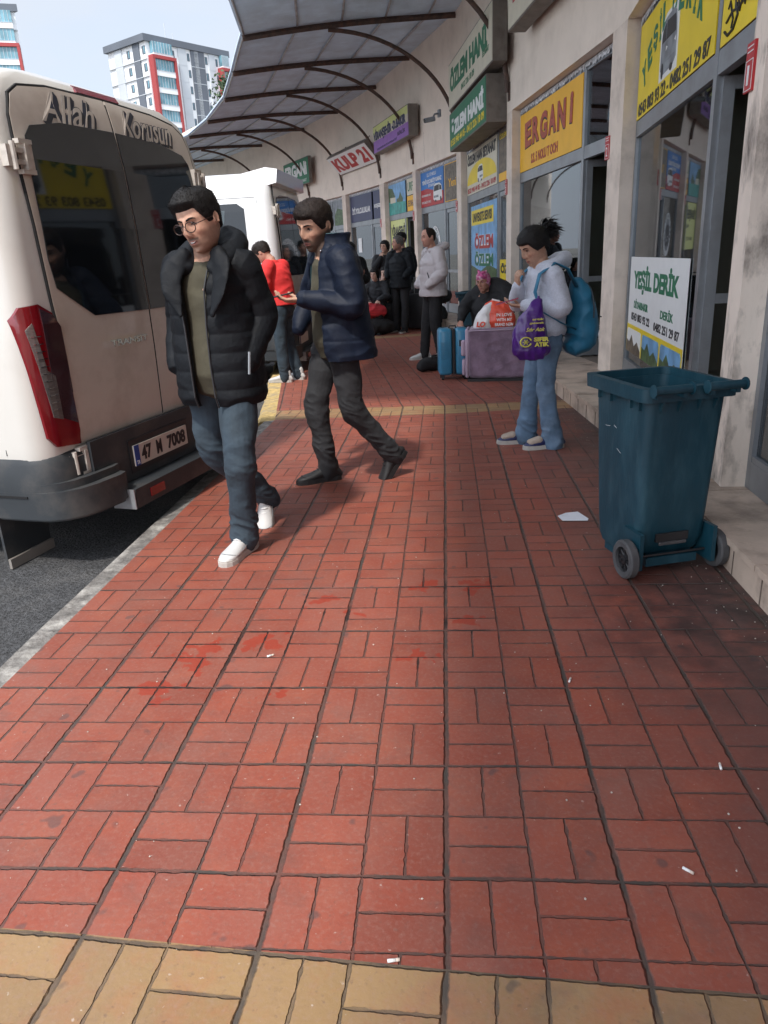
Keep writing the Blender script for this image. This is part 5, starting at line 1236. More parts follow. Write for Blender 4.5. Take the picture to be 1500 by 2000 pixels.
def hair_cap(par, MH, m, top=.022, side=.010, back=.014, front_z=.070, side_z=-.005, back_z=-.06, rough=.004, quiff=0.0, tufts=900, tl=.018, seed=1, name='hair', widow=0.0, sparse_top=0, lean=(0, -.3, .9)):
    rnd = random.Random(seed); nu, nv = 64, 44; vs = []; inside = []
    for zz in head_zs(56)[:nv+1]:
        for j in range(nu):
            th = 2*PI*j/nu; z = zz; x, y = head_base(th, z)
            dx, dy, dz = x, y*.8, (z-.01)*.75
            fa = abs(((th+PI) % (2*PI))-PI)          # 0 = front
            # hairline height by azimuth
            if fa < .75: hl = front_z-widow*abs(fa)*.02
            elif fa < 1.25: hl = lerp(front_z-widow*.015, side_z, (fa-.75)/.5)
            elif fa < 1.75: hl = side_z
            elif fa < 2.2: hl = lerp(side_z, back_z, (fa-1.75)/.45)
            else: hl = back_z
            k = max(0, min(1, (z-hl)/.012))
            u = max(0, min(1, (z-.01)/.07)); t = lerp(side if fa < 1.9 else back, top, u)
            if sparse_top and z > .05 and fa < 2.2: t = top*.3
            t += quiff*gss(fa, 1.0)*max(0, min(1, (z-.03)/.05))
            nn = noise.noise(Vector((x*45+seed, y*45, z*45)))*rough+noise.noise(Vector((x*110, y*110+seed, z*110)))*rough*.5
            r = (t+nn)*k-.006*(1-k)
            d = Vector((dx, dy, dz)).normalized(); p = Vector((x, y, z))+d*r
            if quiff: p.y -= quiff*.5*gss(fa, 1.0)*max(0, min(1, (z-.04)/.06)); 
            vs.append(tuple(p)); inside.append((k > .5, Vector(p), d, u))
    mb = MB(); fs = [(i*nu+j, (i+1)*nu+j, (i+1)*nu+(j+1) % nu, i*nu+(j+1) % nu) for i in range(nv) for j in range(nu)]
    mb.add(vs, fs, M=MH)
    cand = [q for q in inside if q[0]]
    for _ in range(tufts):
        _k, p, d, u = rnd.choice(cand)
        l_ = tl*rnd.uniform(.6, 1.2)*(.45+.55*u); v = (d*.38+Vector(lean)*u*.8+Vector((rnd.gauss(0, .30), rnd.gauss(0, .30), rnd.gauss(0, .30)-.25))).normalized()
        a = v.cross(Vector((rnd.gauss(0, 1), rnd.gauss(0, 1), rnd.gauss(0, 1)))).normalized()*.0013; b = p-d*.003+Vector((rnd.gauss(0, .003), rnd.gauss(0, .003), 0))
        mb.add([b-a, b+a, b+v*l_], [(0, 1, 2)], M=MH); 
    return mb.build(name, m, par, smooth=True)

def person(label, loc, heading, H=1.75, j=None, head=(0, 0, 0), voxel=.006, skin=None, group=None, sh=.19, hands=None, hs=1.0, headscale=1.0):
    """j overrides joints in the local frame (faces -y, +x is the person's left); returns root, joints, head matrix"""
    s = H/1.75
    J = dict(pel=(0, 0, .95), waist=(0, 0, 1.08), chest=(0, 0, 1.28), neck=(0, .01, 1.47), head=(0, -.02, 1.625),
             shL=(sh, .01, 1.42), shR=(-sh, .01, 1.42), elL=(.25, .03, 1.14), elR=(-.25, .03, 1.14), wrL=(.25, -.04, .90), wrR=(-.25, -.04, .90),
             hpL=(.095, 0, .92), hpR=(-.095, 0, .92), knL=(.11, -.02, .50), knR=(-.11, -.02, .50), anL=(.11, .03, .085), anR=(-.11, .03, .085))
    J.update(j or {}); J = {k: Vector(v)*s for k, v in J.items()}
    MH = head_matrix(J['head'], *head, s=headscale*s)
    b = MB()
    b.tube([J['pel']-V(0, 0, .06), J['pel'], J['waist'], J['chest'], J['neck']-V(0, 0, .04), J['neck']], [(.13, .095), (.15, .105), (.125, .095), (.155, .11), (.09, .07), (.055, .055)], 18, side=J['shL']-J['shR'], rnd=True)
    b.tube([J['neck']-V(0, 0, .05), J['neck']+(J['head']-J['neck'])*.35, MH @ V(0, .012, -.055), MH @ V(0, .01, -.02)], [(.060, .060), (.055, .055), (.056, .056), (.05, .05)], 18, rnd=True)
    for sd in 'LR':
        b.tube([J['sh'+sd], J['el'+sd].lerp(J['sh'+sd], .5), J['el'+sd], J['wr'+sd].lerp(J['el'+sd], .6), J['wr'+sd]], [.050, .046, .040, .038, .026], 12, rnd=True)
        b.tube([J['hp'+sd], J['hp'+sd].lerp(J['kn'+sd], .5), J['kn'+sd], J['kn'+sd].lerp(J['an'+sd], .4), J['an'+sd]], [.078, .066, .050, .048, .035], 12, rnd=True)
        b.tube([J['hp'+sd]+V(0, 0, .02), J['pel']], [.075, .09], 10, rnd=True)
    hv, hf = head_mesh(*((150, 110) if voxel < .005 else (80, 60))); b.add(hv, hf, M=MH); ear(b, -1, MH); ear(b, 1, MH)
    for q in (hands or []): hand(b, *q[:-1], **q[-1]) if isinstance(q[-1], dict) else hand(b, *q)
    Mx = Matrix.Translation(loc) @ Matrix.Rotation(heading, 4, 'Z')
    root = fuse(b, 'person', M_['skin'], None, voxel, 1 if voxel < .005 else 1)
    paint_skin(root.data, MH, **(skin or {}))
    root.matrix_world = Mx; tag(root, label, 'person', group)
    return root, J, MH

def sleeve(mb, J, sd, r=(.085, .075, .068, .055, .05), mod=None, end=.97, n=22):
    S0 = J['sh'+sd]; E0 = J['el'+sd]; W0 = J['wr'+sd]; inn = (J['neck']-S0)*.3
    W1 = E0.lerp(W0, end)
    rings_tube(mb, [S0+inn-V(0, 0, .03), S0-V(0, 0, .015), S0.lerp(E0, .5), E0, E0.lerp(W1, .5), W1], [(r[0], r[0]*.95), (r[0], r[0]), (r[1], r[1]), (r[2], r[2]), (r[3], r[3]), (r[4], r[4])], n, mod=mod)
def trousers(root, J, m, r=(.105, .082, .072, .068), voxel=.006, amp=.006, seed=0, flare=0, name='trousers', hemz=.0, hip=(.175, .125), bands=None, low=True):
    mb = MB(); ax = J['hpL']-J['hpR']
    rings_tube(mb, [J['pel']-V(0, 0, .05), J['pel']+V(0, 0, .0), J['pel']+V(0, 0, .05)], [(hip[0]*.9, hip[1]), (hip[0]*.97, hip[1]*.97), (hip[0]*.86, hip[1]*.88)], 28, side=ax, step=.04)
    for sd in 'LR':
        h, k, a = J['hp'+sd], J['kn'+sd], J['an'+sd]; e = a+(a-k).normalized()*(.03+hemz)
        rings_tube(mb, [h+V(0, 0, .03), h-V(0, 0, .06), h.lerp(k, .5), k, k.lerp(a, .45), e], [r[0], r[0], lerp(r[0], r[1], .6), r[1], r[2], r[3]], 22, step=.03)
    zk = (J['knL'].z+J['knR'].z)/2
    return fuse(mb, name, m, root, voxel, 2, disp=folds(amp*.85, (7, 7, 7), seed, bands if bands is not None else ((J['anL'].z+.06, .10, amp*1.0), (zk, .09, amp*.7), (J['hpL'].z-.07, .07, amp*.6))))
def laces(root, Ms, m):
    mb = MB()
    for k in range(4):
        y = -.045-.022*k; z = .105-.014*k; x = .020
        mb.tube([Ms @ V(-x, y, z-.006), Ms @ V(0, y-.006, z+.001), Ms @ V(x, y, z-.006)], .0030, 6)
    mb.build('laces', m, root, smooth=True)
def shoes(root, J, specs, up, sole, lace=None, stripe=None):
    """specs: side -> (yaw, pitch, lift)"""
    for sd, sp_ in specs.items():
        yaw, pitch, lift = sp_[:3]; a = J['an'+sd].copy(); u, s_ = MB(), MB(); a.z = lift
        Ms = shoe(u, s_, a, yaw, pitch, ball=(sp_[3], sp_[4], lift) if len(sp_) > 3 else None)
        so = u.build('shoe', up, root, smooth=True); s_.build('sole', sole, so)
        if lace:
            laces(so, Ms, lace); q = MB()
            q.tube([Ms @ V(.047*math.sin(R(a)), -.135-.045*math.cos(R(a)), .036+.018*math.cos(R(a))) for a in range(-95, 96, 19)], .0016, 5); q.build('toe_seam', M_['photo_grey'] if up == M_['shoewhite'] else M_['blackcloth'], so)
            for sx in (-1, 1): q = MB(); q.tube([Ms @ V(sx*.044, -.10, .045), Ms @ V(sx*.041, -.05, .06), Ms @ V(sx*.040, .02, .055), Ms @ V(sx*.036, .06, .07)], .0016, 5); q.build('side_seam', M_['photo_grey'] if up == M_['shoewhite'] else M_['blackcloth'], so)
        if stripe:
            q = MB(); q.tube([Ms @ V(-.0, -.10, .03+.055*.62), Ms @ V(0, -.165, .030+.02)], [(.046, .028), (.043, .022)], 16, side=Ms.to_3x3() @ Vector((1, 0, 0)), rnd=True); q.build('toe_panel', stripe, so, smooth=True)

# ---------------------------------------------------------------- man in glasses, walking to the camera
H1 = 1.75
J1 = dict(neck=(.02, -.03, 1.42), head=(.035, -.085, 1.565), shL=(.170, .01, 1.385), shR=(-.170, .01, 1.385), elL=(.205, .08, 1.14), wrL=(.170, -.05, .93), elR=(-.225, .07, 1.14), wrR=(-.19, -.07, .93),
          hpL=(.09, -.01, .92), knL=(.12, -.12, .49), anL=(.075, -.09, .085), hpR=(-.10, .0, .92), knR=(-.12, .04, .50), anR=plant(-.01, .30, R(14), R(42)))
m1, J, MH = person('young man in glasses and an open black puffer jacket striding forward in white sneakers', (-1.085, 3.50, 0), R(-14), H1, J1, head=(R(-10), R(18), R(-7)), voxel=.0042, skin=dict(stubble=.45, moust=.8, base=(.56, .33, .235)), headscale=1.03)
surf1 = eyes(m1, MH, open_=.30, smile=1.0)
hair_cap(m1, MH, M_['hair_black'], top=.020, side=.006, back=.010, front_z=.066, side_z=-.012, back_z=-.055, rough=.004, quiff=.012, tufts=3600, tl=.008, seed=4)
gl = MB()
for sg in (-1, 1):
    gl.tube([MH @ V(sg*.034+.025*math.cos(R(a)), -.112+abs(sg*.034+.025*math.cos(R(a)))*.10, .004+.021*math.sin(R(a))) for a in range(0, 361, 20)], .0023, 6)
    gl.tube([MH @ V(sg*.059, -.104, .012), MH @ V(sg*.076, -.085, .012), MH @ V(sg*.081, .0, .010), MH @ V(sg*.080, .02, -.004)], .0020, 6)
gl.tube([MH @ V(-.010, -.112, .010), MH @ V(0, -.116, .013), MH @ V(.010, -.112, .010)], .0017, 6)
go = gl.build('glasses', M_['glassframe'], m1, smooth=True)
for sg in (-1, 1):
    ln = MB(); ln.add([tuple(MH @ V(sg*.034+.024*math.cos(R(a)), -.110+abs(sg*.034+.024*math.cos(R(a)))*.10, .004+.020*math.sin(R(a)))) for a in range(0, 360, 20)], [tuple(range(18))]); ln.build('lens', M_['lens'], go)
# olive shirt
mb = MB(); ax = (1, 0, 0)
rings_tube(mb, [J['pel']-V(0, 0, .05), J['pel']+V(0, 0, .08), J['waist']+V(0, 0, .04), J['chest'], J['neck']-V(0, -.005, .075), J['neck']-V(0, -.01, .015)], [(.185, .142), (.172, .132), (.155, .122), (.165, .122), (.115, .085), (.066, .066)], 28, side=ax, step=.03)
fuse(mb, 't_shirt', M_['olive'], m1, .006, 3, disp=folds(.004, (7, 7, 9), 3))
mb = MB(); mb.tube([J['neck']+V(.070*math.sin(R(a)), .006-.070*math.cos(R(a)), -.014-.026*math.cos(R(a))) for a in range(0, 361, 20)], .0065, 8); mb.build('shirt_collar', M_['olive'], m1, smooth=True)
# puffer jacket, open down the front
mb = MB()
keys = [(.75, .0, -.0, .205, .160, R(17), R(12)), (.80, .0, -.005, .215, .172, R(16), R(12)), (.95, .0, -.0, .212, .172, R(14), R(14)), (1.12, .0, .0, .208, .165, R(14), R(17)), (1.28, .0, .0, .205, .158, R(16), R(22)), (1.36, 0, .005, .188, .145, R(22), R(28)), (1.43, 0, .01, .140, .118, R(30), R(36)), (1.455, 0, .012, .112, .100, R(36), R(42))]
shell(mb, ring_stack(keys, .006, .085, .011, z0=.02), .024, 46)
for sd in 'LR': sleeve(mb, J, sd, (.082, .080, .076, .068, .058), quilt(.10, .006), end=.93)
jk = fuse(mb, 'jacket', M_['puffblack'], m1, .0048, 1, disp=folds(.0045, (9, 9, 12), 8))
mb = MB()   # hood lying round the neck, and stand-up lapels
rings_tube(mb, [J['neck']+V(.105*math.sin(R(a))*(1+.10*gss(abs(a-180), 50)), .020-.100*math.cos(R(a))+.03*gss(a-180, 60), -.005+.075*gss(a-180, 80)-.05*gss(a-35, 30)-.05*gss(a-325, 30)) for a in range(40, 325, 15)], [(.040+.026*gss(a-180, 80), .050+.028*gss(a-180, 80)) for a in range(40, 325, 15)], 18, side=(0, 0, 1), step=.015)
for sg, g_ in ((-1, 22), (1, 34)):
    rings_tube(mb, [J['neck']+V(sg*.085, -.060, .015), J['neck']+V(sg*.125, -.105, -.055), J['neck']+V(sg*.120, -.138, -.14), J['neck']+V(sg*.080, -.155, -.25)], [(.034, .026), (.054, .017), (.046, .010), (.012, .006)], 14, side=(1, sg*-.35, 0), step=.02)
fuse(mb, 'hood', M_['puffblack'], m1, .0062, 4, disp=folds(.005, (12, 12, 12), 5))
zp = MB()
for sg, gg in ((-1, 0), (1, 1)):
    pts = []
    for (z, cx, cy, rx, ry, gl_, gr_) in keys[:6]:
        g2 = gl_ if sg > 0 else -gr_
        pts.append((cx+(rx+.001)*math.sin(g2)*1.03, cy-(ry+.001)*math.cos(g2)*1.03, z))
    zp.tube([V(*p) for p in pts], [.0048]*len(pts), 6)
zp.build('zip', M_['plasticblack'], jk)
pz = MB(); pz.tube([(.215, -.115, .90), (.222, -.105, 1.0)], .006, 6); pz.build('pocket_zip', M_['photo_grey'], jk)
bd = MB(); bd.box(-.002, .002, -.016, .016, -.012, .012, M=Matrix.Translation((.365, .035, 1.215))); 
trousers(m1, J, M_['jeansblue'], (.102, .076, .066, .064), .0055, .0115, 2, hemz=.0)
bl = MB(); bl.tube([(.05, -.135, .925), (.075, -.128, .86)], .004, 6); bl.build('pocket_seam', M_['jeansblack'], m1)
shoes(m1, J, dict(L=(R(-3), 0, 0), R=(R(14), R(42), 0, -.01, .30)), M_['shoewhite'], M_['solewhite'], M_['white'])

# ---------------------------------------------------------------- man with a phone, striding to the left of the picture
J2 = dict(neck=(.01, -.04, 1.435), head=(.0, -.090, 1.570), shL=(.18, -.0, 1.385), elL=(.245, .02, 1.12), wrL=(.12, -.235, 1.17), shR=(-.18, .0, 1.395), elR=(-.33, -.05, 1.15), wrR=(-.235, -.17, .98),
          hpL=(.095, .0, .92), knL=(.10, .03, .50), anL=plant(.08, .27, 0, R(50)), hpR=(-.09, -.02, .92), knR=(-.08, -.14, .50), anR=(-.075, -.10, .085))
hd2 = [((.12, -.235, 1.17), (-.42, -.88, -.02), (-.12, .10, 1.0), 1, dict(curl=.38, s=1.12, thumb=.9))]
m2, J, MH = person('bearded man in a navy quilted jacket, striding while reading the phone in his hand', (-.67, 4.60, 0), R(-62), 1.75, J2, head=(R(28), R(20), R(4)), voxel=.0045, skin=dict(stubble=.85, moust=.85, base=(.48, .28, .195)), hands=hd2, headscale=1.12)
eyes(m2, MH, open_=.35)
hair_cap(m2, MH, M_['hair_brown'], top=.017, side=.006, back=.010, front_z=.056, side_z=-.014, back_z=-.05, rough=.003, quiff=.006, tufts=3400, tl=.009, seed=7, lean=(-.3, -.9, .1))
mb = MB(); k2 = 1.77/1.75
rings_tube(mb, [J['pel']-V(0, 0, .04), J['pel']+V(0, 0, .08), J['waist']+V(0, -.01, .04), J['chest']-V(0, .01, 0), J['neck']-V(0, -.005, .075), J['neck']-V(0, -.01, .03)], [(.185, .145), (.175, .142), (.162, .134), (.165, .122), (.115, .085), (.064, .064)], 28, side=(1, 0, 0), step=.03)
fuse(mb, 't_shirt', M_['olive'], m2, .006, 3, disp=folds(.004, (7, 7, 9), 3))
mb = MB()
keys = [(.80, -.0, .03, .235, .205, R(40), R(66)), (.90, -.0, .02, .230, .200, R(38), R(60)), (1.10, 0, .01, .218, .180, R(36), R(52)), (1.28, 0, .01, .208, .160, R(32), R(44)), (1.38, 0, .01, .195, .145, R(28), R(38)), (1.44, 0, .01, .150, .120, R(32), R(42)), (1.465, 0, .008, .118, .105, R(38), R(48)), (1.50, 0, .004, .112, .108, R(46), R(56)), (1.525, 0, .002, .116, .114, R(54), R(62))]
shell(mb, ring_stack(keys, .010, .115, .006), .016, 46)
for sd in 'LR': sleeve(mb, J, sd, (.088, .082, .076, .064, .052), quilt(.115, .005), end=.97)
jk = fuse(mb, 'jacket', M_['puffnavy'], m2, .0064, 3, disp=folds(.0075, (7, 7, 13), 12))
mb = MB(); shell(mb, ring_stack([(a, b, c, d-.019, e-.019, f+.02, g+.02) for a, b, c, d, e, f, g in keys], .03), .005, 40); mb.build('lining', M_['teal'], jk, smooth=True)
st = MB(); st.ball((.10, -.100, 1.43), .007, 8, 6); st.build('snap_button', M_['chrome'], jk, smooth=True)
trousers(m2, J, M_['jeansblack'], (.106, .080, .066, .060), .0055, .0115, 6)
shoes(m2, J, dict(L=(0, R(50), 0, .08, .27), R=(R(-4), 0, 0)), M_['shoeblack'], M_['shoeblack'], M_['blackcloth'])
def phone(Mx, label, m=None, grp=None):
    root = empty('phone', M=Mx, label=label, cat='phone')
    mb = MB(); mb.box(-.038, .038, -.078, .078, -.0045, .0045, bev=.003); mb.build('phone_case', m or M_['plasticblack'], root, auto=40)
    mb = MB(); mb.box(-.034, .034, -.073, .073, .0046, .0056); mb.build('screen', M_['darkglass'], root)
    return root
Mw = m2.matrix_world
phone(Mw @ Matrix.Translation((.12-.060, -.235-.125, 1.17+.025)) @ Matrix.Rotation(R(-28), 4, 'Z') @ Matrix.Rotation(R(10), 4, 'X'), 'black phone held out by the bearded man')

# ---------------------------------------------------------------- girl with the backpack
J3 = dict(neck=(0, -.035, 1.455), head=(0, -.105, 1.59), shL=(.165, -.02, 1.395), shR=(-.165, -.02, 1.395), elL=(.225, .03, 1.13), wrL=(.03, -.20, 1.155), elR=(-.21, -.14, 1.16), wrR=(-.045, -.215, 1.30),
          hpL=(.09, 0, .92), hpR=(-.09, 0, .92), knL=(.10, -.03, .50), knR=(-.09, -.07, .50), anL=(.125, .03, .085), anR=(-.11, -.10, .085), waist=(0, .0, 1.06), chest=(0, -.01, 1.26))
hd3 = [((.03, -.20, 1.155), (-.45, -.85, .12), (-.1, .15, 1.0), 1, dict(curl=.35, s=.95, thumb=.9)),
       ((-.045, -.215, 1.30), (.25, -.25, .95), (-.0, .95, .3), 1, dict(curl=.75, s=.92, thumb=.5))]
m3, J, MH = person('young woman in a grey hoodie and flared jeans, reading her phone, hand at her mouth', (.70, 5.42, 0), R(-72), 1.54, J3, head=(R(8), R(29), 0), voxel=.0045, skin=dict(base=(.42, .25, .175)), hands=[tuple([V(*h[0])*1.53/1.75]+list(h[1:])) for h in hd3], headscale=1.14)
eyes(m3, MH, open_=.25)
hair_cap(m3, MH, M_['hair_black'], top=.017, side=.015, back=.018, front_z=.048, side_z=-.022, back_z=-.065, rough=.003, tufts=700, tl=.02, seed=11, lean=(0, .9, .1))
mb = MB(); rnd = random.Random(3)
mb.ball((0, .112, .055), (.038, .036, .036), 14, 10, M=MH)
for k in range(420):
    p = Vector((rnd.gauss(0, .018), .125+rnd.gauss(0, .012), .055+rnd.gauss(0, .014))); v = Vector((rnd.gauss(0, .45), rnd.uniform(.3, 1), rnd.gauss(-.25, .55))).normalized(); l_ = rnd.uniform(.04, .10)
    a = v.cross(Vector((rnd.gauss(0, 1), rnd.gauss(0, 1), rnd.gauss(0, 1)))).normalized()*.004; e = p+v*l_+Vector((0, .012, -.03))
    mb.add([p-a, p+a, p+v*l_*.6+a, e, p+v*l_*.6-a], [(0, 1, 2, 3, 4)], M=MH)
mb.build('ponytail', M_['hair_black'], m3, smooth=True)
mb = MB(); ax = (1, 0, 0); k3 = 1.63/1.75
rings_tube(mb, [J['pel']-V(0, 0, .035), J['pel']+V(0, 0, .0), J['waist'], J['chest'], J['neck']-V(0, -.01, .06), J['neck']-V(0, -.01, .01)], [(.165, .135), (.180, .145), (.175, .140), (.168, .122), (.115, .09), (.068, .066)], 28, side=ax, step=.03, rnd=False)
for sd in 'LR': sleeve(mb, J, sd, (.068, .066, .068, .062, .042), None, end=.93)
hood = [J['neck']+V(.085*math.sin(R(a)), .030-.080*math.cos(R(a))+.05*gss(a-180, 60), -.005+.03*gss(a-180, 60)-.03*gss(a, 50)-.03*gss(a-360, 50)) for a in range(30, 331, 15)]
rings_tube(mb, hood, [(.030+.030*gss(a-180, 70), .028+.032*gss(a-180, 70)) for a in range(30, 331, 15)], 16, side=(0, 0, 1), step=.015)
fuse(mb, 'hoodie', M_['hoodie'], m3, .0062, 4, disp=folds(.0075, (8, 8, 12), 21))
trousers(m3, J, M_['jeanslight'], (.086, .060, .062, .082), .0058, .009, 5, hemz=.02, hip=(.165, .118))
shoes(m3, J, dict(L=(R(-8), 0, 0), R=(R(-18), 0, 0)), M_['navy'], M_['solewhite'], None, M_['shoetan'])
Mw = m3.matrix_world
phone(Mw @ Matrix.Translation((-.03, -.275, 1.045)) @ Matrix.Rotation(R(-28), 4, 'Z') @ Matrix.Rotation(R(14), 4, 'X'), 'phone in a dark pink case held by the young woman', mat('pink_case', (.35, .05, .09), .5))
M_['packblue'] = mat('teal_blue_pack_nylon', (.012, .13, .23), .6, 0, .15, 8, bump=.001, bscale=150); M_['packdark'] = mat('dark_pack_trim', (.02, .03, .04), .6)
bp_ = empty('backpack', M=Mw @ Matrix.Translation((.05, .21, .93)) @ Matrix.Scale(.88, 4), label='bright blue backpack with dark trim hanging low on the young woman', cat='backpack')
mb = MB(); rings_tube(mb, [(0, .0, -.24), (0, .045, -.19), (0, .05, -.05), (0, .03, .12), (0, .0, .24)], [(.13, .08), (.165, .125), (.160, .125), (.145, .10), (.08, .055)], 26, side=(1, 0, 0), step=.03)
bk = fuse(mb, 'bag_body', M_['packblue'], bp_, .007, 4, disp=folds(.011, (7, 7, 8), 31))
mb = MB(); mb.tube([(.165*math.cos(R(a)), .07+.08*0, .02+.22*math.sin(R(a))) for a in range(-10, 191, 12)], .006, 6); mb.tube([(-.11, .165, -.02), (0, .178, -.01), (.11, .165, -.02)], .005, 6); mb.build('zip', M_['packdark'], bp_)
for sg in (1, -1):
    s_ = MB(); s_.tube([(sg*.14-.05, -.05, .22), (sg*.165-.057, -.14, .36), (sg*.170-.057, -.25, .405), (sg*.165-.057, -.37, .33), (sg*.165-.057, -.405, .20), (sg*.19-.057, -.37, .06), (sg*.21-.057, -.20, -.04), (sg*.17-.057, -.06, -.10)], [(.028, .008)]*5+[(.016, .005)]*3, 10, side=(1, 0, .0)); s_.build('strap', M_['packblue'], bp_, smooth=True)
# purple carrier bag hanging from her forearm
M_['bagpurple'] = mat('purple_plastic_film', (.060, .012, .16), .28, 0, .3, 8, bump=.004, bscale=18, spec=.6)
pb = empty('carrier_bag', M=Matrix.Translation((.575, 5.12, .70)) @ Matrix.Rotation(R(8), 4, 'Z') @ Matrix.Diagonal((.98, .8, .72, 1)), label='purple plastic carrier bag with yellow SIFIR ATIK print hanging from the young woman\'s arm', cat='bag')
mb = MB(); rings_tube(mb, [(0, 0, .0), (0, 0, .05), (-.01, 0, .2), (.0, .0, .32), (.02, 0, .42), (.04, .01, .50)], [(.115, .05), (.135, .065), (.120, .055), (.095, .045), (.055, .03), (.03, .015)], 24, side=(1, 0, 0), step=.02)
fuse(mb, 'bag_film', M_['bagpurple'], pb, .006, 2, disp=folds(.010, (16, 16, 5), 17))
mb = MB(); mb.tube([(.03, .01, .47), (.05, .03, .53), (.06, .06, .50)], .008, 6); mb.build('handle', M_['bagpurple'], pb)
yp = mat('bag_yellow_print', (.62, .58, .10), .4)
text('SIFIR', .105, .040, yp, pb, .052, -.078, .155, .003, bold=.03); text('ATIK', .100, .040, yp, pb, .055, -.078, .108, .003, bold=.03)
rg = MB(); rg.tube([(-.055+.038*math.cos(R(a)), -.079, .135+.042*math.sin(R(a))) for a in range(20, 341, 16)], .006, 6); 
for a in range(0, 360, 60): rg.tube([(-.055, -.079, .135), (-.055+.022*math.cos(R(a)), -.079, .135+.024*math.sin(R(a)))], .004, 6)
rg.build('emblem', yp, pb)
text('Sıfır Atık', .13, .035, yp, pb, .01, -.072, .245, .003, shear=.4); text('gelecek', .10, .022, yp, pb, .02, -.066, .30, .003, bold=.01); text('artık', .08, .02, yp, pb, .03, -.060, .335, .003, bold=.01)

# ---------------------------------------------------------------- generic bystanders
def bystander(label, loc, heading, H, top, topkind, trs, shoe_m, sole_m, hairm, hair, skin=None, j=None, head=(0, 0, 0), hands=None, bulk=1.0, pitch=None, sp=None, group=None, voxel=.008, zip_=False, length=.80, legs=True):
    root, J, MH = person(label, loc, heading, H, j, head=head, voxel=.0065, skin=skin, hands=hands, group=group)
    if hair: hair_cap(root, MH, hairm, seed=int(H*1000) % 97, **hair)
    eyes(root, MH)
    mb = MB(); q = quilt(*topkind) if topkind else None
    b = bulk; pel = J['pel']; ln = V(0, 0, .95-length)
    rings_tube(mb, [pel-ln, pel-ln*.5, J['waist'], J['chest'], J['neck']-V(0, -.01, .06), J['neck']-V(0, -.01, .0)], [(.196*b, .155*b), (.194*b, .153*b), (.180*b, .145*b), (.190*b, .140*b), (.12, .095), (.072, .072)], 28, side=J['shL']-J['shR'], step=.012 if q else .03, mod=q, rnd=False)
    for sd in 'LR': sleeve(mb, J, sd, (.078*b, .074*b, .070*b, .062*b, .05), q, end=.95)
    jk = fuse(mb, 'jacket', top, root, voxel, 2, disp=folds(.007, (8, 8, 12), int(H*1000) % 31))
    if zip_:
        z = MB(); z.tube([J['neck']+V(0, -.085, -.02), J['chest']+V(0, -.15*b, 0), J['waist']+V(0, -.152*b, 0), pel-ln+V(0, -.15*b, .01)], .006, 6); z.build('zip', M_['plasticblack'], jk)
    if legs:
        trousers(root, J, trs, (.098, .076, .068, .062), .008, .006, int(H*1000) % 13)
        shoes(root, J, sp or dict(L=(R(6), 0, 0), R=(R(-6), 0, 0)), shoe_m, sole_m)
    return root, J, MH, jk
# man in the pale puffer jacket
J4 = dict(head=(0, -.05, 1.615), elL=(.275, .02, 1.16), wrL=(.20, -.16, 1.00), elR=(-.27, .02, 1.16), wrR=(-.20, -.16, 1.00), anL=(.10, .06, .085), anR=(-.09, -.12, .085), knR=(-.10, -.07, .50))
m4, J, MH, jk = bystander('balding man in a pale grey puffer jacket and white sneakers, hands in his pockets', (-.16, 10.42, 0), R(-68), 1.73, M_['puffgrey'], (.095, .014), M_['blackcloth'], M_['shoewhite'], M_['solewhite'], M_['hair_brown'], dict(top=.006, side=.006, back=.009, front_z=.10, side_z=-.01, back_z=-.055, rough=.001, tufts=300, tl=.006), skin=dict(base=(.50, .26, .19), stubble=.25), j=J4, head=(R(8), R(6), 0), bulk=1.20, length=.86, voxel=.0075)
mb = MB(); rings_tube(mb, [J['neck']+V(.115*math.sin(R(a)), .025-.10*math.cos(R(a))+.05*gss(a-180, 60), -.02+.05*gss(a-180, 70)) for a in range(30, 331, 15)], [(.032+.024*gss(a-180, 70), .034+.03*gss(a-180, 70)) for a in range(30, 331, 15)], 16, side=(0, 0, 1), step=.02)
fuse(mb, 'hood', M_['puffgrey'], m4, .008, 3); 
mb = MB(); mb.box(-.004, .004, -.022, .022, -.024, .024, M=Matrix.Translation((.305, .0, 1.23))); mb.build('sleeve_badge', M_['plasticblack'], jk)
mb = MB(); mb.tube([(.20, -.155, 1.16), (.235, -.125, 1.03), (.245, -.13, .985)], .007, 6); mb.build('pocket_trim', M_['plasticblack'], jk)
# man in the red sweater, back turned, head bent
J5 = dict(neck=(0, -.10, 1.45), head=(0, -.20, 1.535), chest=(0, -.03, 1.27), shL=(.20, -.05, 1.39), shR=(-.20, -.05, 1.39), elL=(.27, -.10, 1.13), wrL=(.12, -.30, 1.12), elR=(-.27, -.10, 1.13), wrR=(-.12, -.30, 1.12), anL=(.11, .0, .085), anR=(-.10, .08, .085))
m5, J, MH, jk = bystander('man in a bright red sweater, head bent down, standing beside the second minibus', (-1.93, 8.95, 0), R(-104), 1.70, M_['redtop'], None, M_['jeansblue'], M_['shoewhite'], M_['solewhite'], M_['hair_brown'], dict(top=.022, side=.006, back=.008, front_z=.06, side_z=-.01, back_z=-.04, rough=.004, quiff=.01, tufts=900, tl=.02), skin=dict(base=(.47, .25, .18)), j=J5, head=(R(-6), R(34), 0), bulk=1.0, length=.93)
mb = MB(); mb.tube([J['neck']+V(.066*math.sin(R(a)), .005-.06*math.cos(R(a)), -.01+.012*math.cos(R(a))) for a in range(0, 361, 20)], .016, 10); mb.build('stand_collar', M_['redtop'], m5, smooth=True)
